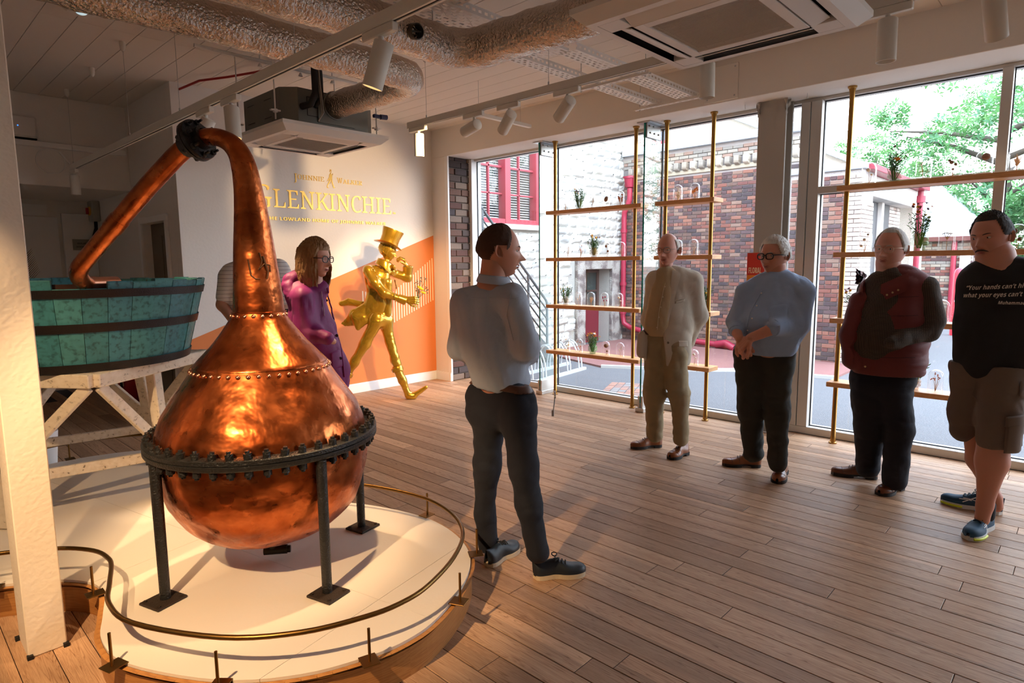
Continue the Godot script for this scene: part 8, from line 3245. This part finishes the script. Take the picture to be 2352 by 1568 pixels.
func fig_gilet(sk: Material) -> void:
	var d: Dictionary = FIGURES.gilet
	var t := person("gilet", "older man in a dark red quilted gilet over a checked shirt, hands in pockets")
	var hx := head_xf(v3(d.p_head), 0.268, -0.42, 0.0, -0.03)
	var o := {"skin": sk, "hair": bump(mat(rgb(196, 192, 184), 0.7), M.weave, 0.2), "thick": 0.03, "wide": 1.06, "jowl": 0.17, "smile": 0.05, "glasses": [mat(rgb(190, 176, 150), 0.25, 0.9), 0.0055], "nose": 1.15, "gaze": 0.3}
	o.hairline = func(a: float) -> float: return lerpf(0.55, -0.08, smoothstep(0.85, 1.4, a)) - 0.2 * smoothstep(1.7, 2.4, a)
	make_body(t, d, ["shirt", "trousers"], o, hx)
	face_details(t, hx, o)
	hair_shell(t, hx, o)
	var ck := mat(rgb(120, 108, 96), 0.85)
	ck.albedo_texture = tex_check(rgb(224, 216, 204), rgb(96, 84, 76), 16, 7)
	ck.texture_filter = BaseMaterial3D.TEXTURE_FILTER_LINEAR
	tri(ck, 26.0, false)
	dress(t, "shirt", d.shirt, ck, 0.0105, [0.008, 4.5, 4.0, 1.3, 62], [], [[0, -1, 0, -0.86]], 52.0)
	collar_band(t, d.shirt, 52.0, v3(d.p_neck) + Vector3(-0.004, -0.05, 0.0), Vector2(0.078, 0.078), Vector3(-0.05, 1, 0.22), ck, "shirt_collar", 0.04, 0.35, -0.5, 0.05)
	var bt := MB.new()
	for q in 5:
		button(bt, front(d.shirt, 52.0, lerpf(-0.115, -0.215, q / 4.0), 1.29 - 0.1 * q) + Vector3(0, 0, 0.003), 0.006)
	part(t, "buttons", bt, mat(rgb(48, 40, 36), 0.35))
	var gm := cloth_mat(rgb(104, 34, 30), 0.6)
	# quilted: the padding swells between stitched lines
	dress(t, "gilet", d.gilet, gm, 0.0105, [0.006, 2.5, 6.0, 0.4, 71], d.open, [[0, -1, 0, -0.80]], 50.0)
	for y in [1.32, 1.20, 1.07, 0.93]:
		seam_line(t, "quilt_seam", d.gilet, [Vector2(-0.01, y), Vector2(0.09, y + 0.004), Vector2(0.17, y + 0.008)], 0.0018, mat(rgb(60, 16, 16), 0.7), 0.004)
	collar_band(t, d.gilet, 50.0, v3(d.p_neck) + Vector3(0.01, -0.050, -0.012), Vector2(0.112, 0.108), Vector3(-0.08, 1, 0.20), gm, "gilet_collar", 0.075, 0.75, -0.5, 0.03)
	# the open collar flaps with their snaps
	var sn := MB.new()
	for q in [[0, -0.185, 1.42, 0.075, -0.05], [1, 0.03, 1.385, 0.15, 0.03]]:
		var b := MB.new()
		var f := func(u: float, v: float) -> Vector3:
			var x: float = q[1] + q[3] * (u - 0.5) * 1.0
			var y: float = q[2] - 0.115 * (v - 0.5) + q[4] * (u - 0.5) + (0.05 * (u - 0.5) if q[0] == 1 else 0.0)
			return front(d.gilet, 50.0, x, y) + Vector3(0, 0, 0.022 - 0.012 * absf(v - 0.5) + (0.02 * (1.0 - u) if q[0] == 0 else 0.0))
		b.grid(8, 8, f, Vector3(0, 1.4, -1))
		part(t, "collar_flap", b, gm)
		for i in 3:
			var p: Vector3 = f.call(0.25 + 0.2 * i if q[0] == 1 else 0.45, 0.75 if q[0] == 1 else 0.2 + 0.28 * i)
			button(sn, p + Vector3(0, 0, 0.003), 0.0065)
	for i in 4:
		button(sn, front(d.gilet, 50.0, -0.045 - 0.02 * i, 1.22 - 0.12 * i) + Vector3(0, 0, 0.004), 0.0065)
	part(t, "snaps", sn, mat(rgb(190, 160, 120), 0.3, 0.8))
	dress(t, "trousers", d.trousers, cloth_mat(rgb(20, 22, 32)), 0.0115, [0.008, 3.6, 6.0, 1.5, 81], [], [[0, -1, 0, -0.035], [0, 1, 0, 0.90]])
	for s in d.shoes:
		shoe(t, v3(s[0]), v3(s[1]), M.shoe_brown, M.sole_dark, "brogue")

func fig_black(sk: Material) -> void:
	var d: Dictionary = FIGURES.black
	var t := person("black", "man with a grey goatee in a black slogan T-shirt and brown cargo shorts")
	var hx := head_xf(v3(d.p_head), 0.272, -0.50, 0.06, 0.07)
	var o := {"skin": sk, "hair": bump(mat(rgb(44, 40, 38), 0.75), M.weave, 0.3), "thick": 0.035, "spiky": 1.5, "wide": 1.05, "jowl": 0.16, "smile": 0.06, "nose": 1.0, "gaze": -0.7, "brow": -0.012}
	o.hairline = func(a: float) -> float: return lerpf(0.46, 0.02, smoothstep(0.85, 1.25, a)) - 0.28 * smoothstep(1.8, 2.4, a)
	make_body(t, d, ["tee", "shorts"], o, hx, d.limbs)
	face_details(t, hx, o)
	hair_shell(t, hx, o)
	# goatee
	var go := MB.new()
	var f := noise(FastNoiseLite.TYPE_SIMPLEX, 1.0, 2, 3)
	var chin := func(u: float, v: float) -> Vector3:
		var a := lerpf(-0.85, 0.85, u)
		var tt := lerpf(-0.46, -0.80, v)
		var p := head_point(a, tt, o)
		var m := sin(u * PI) * sin(clampf(v * 1.15, 0, 1) * PI)
		var ring := 1.0 if v > 0.35 or absf(a) > 0.45 else 0.25
		return hx * (p + p.normalized() * 0.030 * pow(maxf(m, 0.0), 0.5) * ring * (1.0 + 0.5 * f.get_noise_2d(u * 40, v * 12)) - p.normalized() * 0.006)
	go.grid(28, 20, chin, hx.origin)
	part(t, "goatee", go, bump(mat(rgb(150, 142, 134), 0.85), M.weave, 0.3))
	var mu := []
	for i in 11:
		var x := lerpf(-0.13, 0.13, i / 10.0)
		mu.append(hx * (Vector3(x, -0.245 - 0.55 * x * x * 4.0, head_point(asin(x / 0.29), -0.33, o).z + 0.006)))
	var ms := MB.new()
	ms.tube(mu, [0.001, 0.0035, 0.0045, 0.005, 0.005, 0.004, 0.005, 0.005, 0.0045, 0.0035, 0.001], 6)
	part(t, "moustache", ms, mat(rgb(64, 54, 48), 0.85))
	var bl := cloth_mat(rgb(17, 17, 20))
	dress(t, "t_shirt", d.tee, bl, 0.0105, [0.007, 4.0, 2.4, 1.2, 93], [], [[0.0, -1, 0, -0.80]], 50.0)
	collar_band(t, d.tee, 50.0, v3(d.p_neck) + Vector3(-0.005, -0.045, -0.005), Vector2(0.112, 0.108), Vector3(-0.12, 1, 0.30), bl, "neck_rib", 0.016, 0.0, -0.4, 0.0)
	var text := [["\u201cYour hands can\u2019t hit", -0.155, 0.105, 1.387, 0.024, 0.055], ["what your eyes can\u2019t see\u201d", -0.165, 0.155, 1.345, 0.024, 0.045], ["Muhammad Ali", -0.005, 0.14, 1.315, 0.017, 0.0]]
	var off := v3(d.p_text)
	for q in text:
		var w := words(q[0], "Droid Sans", true, q[4], q[2] - q[1], 0.001)
		var me: ArrayMesh = w[0]
		var arr := me.surface_get_arrays(0)
		var vs: PackedVector3Array = arr[Mesh.ARRAY_VERTEX]
		var cache := {}
		for i in vs.size():
			var p: Vector3 = w[1] * vs[i]
			var x: float = q[1] + p.x + p.y * 0.22
			var y: float = q[3] + p.y + (p.x) * q[5] * 1.3
			var key := Vector2i(int(x * 250), int(y * 250))
			if not cache.has(key):
				cache[key] = front(d.tee, 50.0, x, y).z
			vs[i] = Vector3(x, y, cache[key] + 0.0075 + p.z)
		arr[Mesh.ARRAY_VERTEX] = vs
		var m2 := ArrayMesh.new()
		m2.add_surface_from_arrays(Mesh.PRIMITIVE_TRIANGLES, arr)
		part(t, "slogan_print", m2, mat(rgb(210, 200, 186), 0.8))
	var br := cloth_mat(rgb(104, 88, 76))
	dress(t, "cargo_shorts", d.shorts, br, 0.011, [0.008, 3.6, 5.0, 1.4, 103], [], [[0.16, -1, 0.02, -0.50], [0, 1, 0, 0.97]])
	patch(t, "cargo_pocket", d.shorts, 0.075, 0.50, 0.175, 0.685, br, 0.014, 0.0)
	patch(t, "pocket_flap", d.shorts, 0.07, 0.655, 0.18, 0.715, br, 0.019, 0.02)
	patch(t, "hip_pocket", d.shorts, 0.12, 0.80, 0.2, 0.89, br, 0.004, -0.03)
	seam_line(t, "fly_seam", d.shorts, [Vector2(-0.075, 0.875), Vector2(-0.085, 0.79), Vector2(-0.06, 0.76)], 0.0018, br, 0.004)
	for s in d.shoes:
		var L := 0.1
		shoe(t, v3(s[0]), v3(s[1]), mat(rgb(30, 68, 92), 0.7), mat(rgb(214, 212, 206), 0.6), "trainer")
	var socks := []
	for s in d.shoes:
		var h := v3(s[0])
		var e := v3(s[1])
		var z := (e - h)
		z.y = 0
		z = z.normalized()
		socks.append([h.x + z.x * 0.07, 0.085, h.z + z.z * 0.07, 0.044, h.x + z.x * 0.075, 0.15, h.z + z.z * 0.075, 0.045, 1.0])
	for s in socks:
		dress(t, "sock", [s], mat(rgb(22, 24, 28), 0.9), 0.008, [], [], [[0, 1, 0, 0.165]])

func fig_woman(sk: Material) -> void:
	var d: Dictionary = FIGURES.woman
	var t := person("woman", "woman with fair bobbed hair and glasses in a magenta hooded raincoat")
	var hx := head_xf(v3(d.p_head), 0.236, 0.95, 0.03)
	var hair := bump(mat(rgb(150, 112, 72), 0.6), M.weave, 0.2)
	var o := {"skin": sk, "hair": hair, "thick": 0.07, "wide": 1.0, "smile": 0.12, "glasses": [mat(rgb(24, 20, 24), 0.3), 0.011], "nose": 0.95, "jowl": 0.1, "lip": mat(rgb(170, 92, 88), 0.45)}
	o.hairline = func(a: float) -> float: return lerpf(0.25, -0.1, smoothstep(0.75, 1.1, a))
	make_body(t, d, ["coat", "trousers"], o, hx, d.wrist)
	face_details(t, hx, o)
	hair_shell(t, hx, o, "fringe_and_crown")
	# the long bob: strands fall from the crown to the shoulders, open at the face
	var b := MB.new()
	var fn := noise(FastNoiseLite.TYPE_SIMPLEX, 1.0, 3, 5)
	var n0 := b.v.size()
	var fall := func(u: float, v: float) -> Vector3:
		var a := lerpf(0.80, TAU - 0.80, u)
		var y := lerpf(0.30, -0.72, v)
		var r := 0.40 + 0.05 * sin(clampf(v, 0, 1) * PI * 0.8) - 0.05 * smoothstep(0.7, 1.0, v)
		var cz := -0.03
		var st := 1.0 + 0.06 * fn.get_noise_2d(a * 22.0, y * 2.0) + 0.05 * fn.get_noise_2d(a * 6.0, y * 3.0)
		var p := Vector3(sin(a) * r * 0.92 * st, y + 0.04 * fn.get_noise_2d(a * 12.0, 4.0) * v, cos(a) * (r * (1.0 if cos(a) > 0 else 1.12)) * st + cz)
		if v < 0.25:
			p = p.lerp(Vector3(p.x * 0.97, p.y, p.z * 0.97), 1.0 - v * 4.0)
		return hx * p
	b.grid(110, 34, fall, hx.origin)
	part(t, "bob", b, hair)
	var mg := cloth_mat(rgb(118, 14, 92), 0.6)
	dress(t, "raincoat", d.coat, mg, 0.0105, [0.010, 4.6, 2.8, 1.8, 111], [], [[0, -1, 0, -0.78]], 48.0)
	dress(t, "hood", d.hood, mg, 0.009, [0.008, 6.0, 6.0, 1.0, 5], [], [], 60.0)
	seam_line(t, "coat_front_edge", d.coat, [Vector2(0.09, 1.42), Vector2(0.13, 1.25), Vector2(0.16, 1.02), Vector2(0.17, 0.86)], 0.006, mg, 0.004)
	var bt := MB.new()
	for q in [[0.10, 1.30], [0.135, 1.12], [0.15, 0.98]]:
		button(bt, front(d.coat, 48.0, q[0], q[1]) + Vector3(0, 0, 0.004), 0.010)
	part(t, "snaps", bt, mat(rgb(44, 16, 44), 0.4))
	bt = MB.new()
	var c0 := front(d.coat, 48.0, 0.055, 1.40)
	bt.tube([c0 + Vector3(0, 0, 0.006), front(d.coat, 48.0, 0.06, 1.33) + Vector3(0, 0, 0.006), front(d.coat, 48.0, 0.066, 1.25) + Vector3(0, 0, 0.008)], 0.003, 6)
	part(t, "drawstring", bt, mat(rgb(176, 140, 160), 0.6))
	patch(t, "pocket", d.coat, 0.09, 0.92, 0.17, 1.03, mg, 0.006, 0.02)
	dress(t, "trousers", d.trousers, cloth_mat(rgb(26, 26, 34)), 0.014, [], [], [[0, -1, 0, -0.05], [0, 1, 0, 0.85]])
	for s in d.shoes:
		shoe(t, v3(s[0]), v3(s[1]), mat(rgb(40, 34, 32), 0.5), M.sole_dark, "sneaker")

func fig_hidden(sk: Material) -> void:
	var d: Dictionary = FIGURES.hidden
	var t := person("hidden", "tall man in a striped white T-shirt mostly hidden behind the still's neck")
	var hx := head_xf(v3(d.p_head), 0.25, 0.5, 0.0)
	var o := {"skin": sk, "hair": mat(rgb(90, 80, 70), 0.8), "thick": 0.03, "wide": 1.0}
	o.hairline = func(a: float) -> float: return lerpf(0.45, 0.0, smoothstep(0.75, 1.3, a)) - 0.22 * smoothstep(1.7, 2.4, a)
	make_body(t, d, ["tee", "trousers"], o, hx, d.limbs)
	hair_shell(t, hx, o)
	var st := mat(rgb(226, 222, 220), 0.85)
	st.albedo_texture = tex_check(rgb(238, 234, 232), rgb(130, 124, 130), 32, 3, true)
	st.uv1_scale = Vector3(1, 9.0, 1)
	dress(t, "t_shirt", d.tee, st, 0.0115, [0.006, 4.0, 2.4, 1.2, 93], [], [[0.0, -1, 0, -0.98]], 50.0)
	dress(t, "trousers", d.trousers, cloth_mat(rgb(30, 30, 36)), 0.014, [], [], [[0, -1, 0, -0.05], [0, 1, 0, 1.05]])
	for s in d.shoes:
		shoe(t, v3(s[0]), v3(s[1]), mat(rgb(40, 34, 32), 0.5), M.sole_dark, "sneaker")
	var bag := single("shoulder_bag", "black bag hanging at the hip of the hidden man beside the magenta raincoat", "bag", MB.new(), M.black)
	var b := MB.new()
	var c := v3(d.pack[0])
	b.box(Vector3.ZERO, Vector3(0.10, 0.24, 0.16), Basis(), 0.03)
	bag.mesh = b.mesh()
	bag.transform = Transform3D(Basis(Vector3.UP, d.turn), d.at) * Transform3D(Basis(), c + Vector3(0.02, -0.12, 0.14))

func fig_statue() -> void:
	var d: Dictionary = FIGURES.statue
	var t := thing("gold_statue", "glossy gold statue of a striding gentleman raising his top hat and holding a posy", "statue", d.at, d.turn)
	var g: Material = M.gold
	var hx := head_xf(v3(d.p_head) + Vector3(0.0, 0.01, 0), 0.235, 1.25, 0.32)
	var o := {"skin": g, "hair": g, "thick": 0.05, "wide": 0.98, "nose": 1.15, "eye": g, "iris": g, "lip": g, "brow_mat": g}
	o.hairline = func(a: float) -> float: return lerpf(0.5, -0.35, smoothstep(0.8, 1.4, a)) - 0.1 * smoothstep(1.7, 2.4, a)
	var b := MB.new()
	var wn := v3(d.p_handN)
	var wf := v3(d.p_handF)
	var body := []
	body.append_array(torso_core(d, "vest", 0.01))
	body.append_array(torso_core(d, "trousers", 0.012))
	body.append_array(d.skin)
	skin_field(b, body, 0.016, 70.0)
	skin_field(b, hand_bones(wn, v3(d.p_handNt) - wn, Vector3(0.1, -0.1, -1), 1.05, 1.15, -1.0), 0.004, 240.0)
	skin_field(b, hand_bones(wf, v3(d.p_handFt) - wf, Vector3(-1, 0.2, 0.1), 1.05, 0.75, 1.0), 0.004, 240.0)
	head_into(b, hx, o)
	part(t, "body", b, g)
	face_details(t, hx, o)
	hair_shell(t, hx, o)
	dress(t, "tailcoat", d.coat, g, 0.011, [0.007, 4.0, 3.0, 1.4, 7], [], [], 58.0)
	dress(t, "waistcoat", d.vest, g, 0.011, [0.003, 6.0, 3.0, 0.5, 9], [], [], 58.0)
	collar_band(t, d.coat, 58.0, v3(d.p_neck) + Vector3(0.0, -0.03, 0.0), Vector2(0.088, 0.082), Vector3(0.35, 1, 0.0), g, "coat_collar", 0.075, 0.55, 1.35, 0.03)
	# lapel and bow
	seam_line(t, "lapel_edge", d.coat, [Vector2(-0.19, 1.47), Vector2(-0.16, 1.30), Vector2(-0.17, 1.12)], 0.007, g, 0.006)
	b = MB.new()
	var bw := v3(d.p_neck) + Vector3(0.09, -0.04, 0.03)
	for sd in [-1.0, 1.0]:
		b.ball(bw + Vector3(0.02, 0.01 * sd, 0.03 * sd), Vector3(0.016, 0.026, 0.034), 10, 7)
	b.ball(bw + Vector3(0.03, 0, 0), Vector3(0.014, 0.016, 0.016), 8, 6)
	part(t, "bow_tie", b, g)
	dress(t, "breeches", d.trousers, g, 0.0115, [0.006, 4.0, 6.0, 1.2, 13], [], [], 60.0)
	dress(t, "boots", d.boots, g, 0.010, [0.004, 5.0, 8.0, 1.2, 23], [], [[0, -1, 0, -0.004]], 70.0)
	# boot tops, cuffs
	for i in [0, 4]:
		var q: Array = d.boots[i]
		var p := v3(q)
		var dd := (v3(q, 4) - p).normalized()
		b = MB.new()
		b.lathe([Vector2(q[3] - 0.002, -0.03), Vector2(q[3] + 0.012, -0.025), Vector2(q[3] + 0.014, 0.0), Vector2(q[3] + 0.008, 0.02), Vector2(q[3] - 0.004, 0.022)], 24, Transform3D(Basis(Quaternion(Vector3.UP, -dd)), p))
		part(t, "boot_top", b, g)
	for w in [[wn, 5], [wf, 7]]:
		var q: Array = d.coat[w[1]]
		var p := v3(q, 4)
		var dd := (p - v3(q)).normalized()
		b = MB.new()
		b.lathe([Vector2(0.030, -0.06), Vector2(q[7] + 0.006, -0.055), Vector2(q[7] + 0.014, 0.03), Vector2(q[7] + 0.008, 0.036), Vector2(0.030, 0.02)], 24, Transform3D(Basis(Quaternion(Vector3.UP, dd)), p))
		part(t, "cuff", b, g)
	# the hat
	var h0 := v3(d.p_hat0)
	var hd := Vector3(0.36, 0.93, 0.0).normalized()
	var hxf := Transform3D(Basis(Quaternion(Vector3.UP, hd)), h0 + hd * 0.01)
	b = MB.new()
	b.lathe([Vector2(0.095, 0.0), Vector2(0.155, -0.006), Vector2(0.168, 0.004), Vector2(0.160, 0.010), Vector2(0.108, 0.012), Vector2(0.103, 0.03), Vector2(0.104, 0.10), Vector2(0.122, 0.185), Vector2(0.120, 0.192), Vector2(0, 0.198)], 40, hxf, 0.0, TAU, 0.5)
	for i in b.v.size():
		var l := hxf.affine_inverse() * b.v[i]
		var rr := Vector2(l.x, l.z).length()
		if rr > 0.11 and l.y < 0.02:
			b.v[i] += hd * 0.035 * smoothstep(0.11, 0.165, rr) * pow(absf(l.z) / 0.165, 2.0)
	var hat := part(t, "top_hat", b, g)
	b = MB.new()
	b.lathe([Vector2(0.1055, 0.012), Vector2(0.1075, 0.014), Vector2(0.1065, 0.045), Vector2(0.104, 0.047)], 40, hxf)
	part(hat, "hat_band", b, g)
	# the posy in the near hand, real flowers
	var po := thing("posy", "small posy of yellow tulips and dry sprigs held in the gold statue's hand", "flowers", Vector3.ZERO)
	po.transform = Transform3D(Basis(Vector3.UP, d.turn), d.at) * Transform3D(Basis(), v3(d.p_flow) + Vector3(0.01, 0.0, 0.0))
	b = MB.new()
	var r := RandomNumberGenerator.new()
	r.seed = 4
	var hd2 := MB.new()
	for i in 9:
		var tip := Vector3(0.02 + r.randf_range(-0.05, 0.09), r.randf_range(0.10, 0.27), r.randf_range(-0.05, 0.05))
		b.tube([Vector3(-0.03, -0.10, 0), Vector3(0.0, 0.02, 0), tip], 0.0022, 5)
		for j in 5:
			hd2.ball(tip + Vector3(r.randf_range(-1, 1), r.randf_range(-3, 1), r.randf_range(-1, 1)) * 0.012, Vector3.ONE * 0.006, 6, 4)
	part(po, "stems", b, mat(rgb(86, 92, 60), 0.8))
	part(po, "dry_heads", hd2, mat(rgb(130, 112, 96), 0.9))
	for q in [Vector3(0.04, 0.13, 0.03), Vector3(0.06, 0.09, 0.05), Vector3(0.02, 0.15, 0.02)]:
		b = MB.new()
		b.ball(q, Vector3(0.032, 0.013, 0.014), 10, 6, Basis(Vector3.BACK, -0.35))
		part(po, "tulip", b, mat(rgb(236, 200, 30), 0.5))
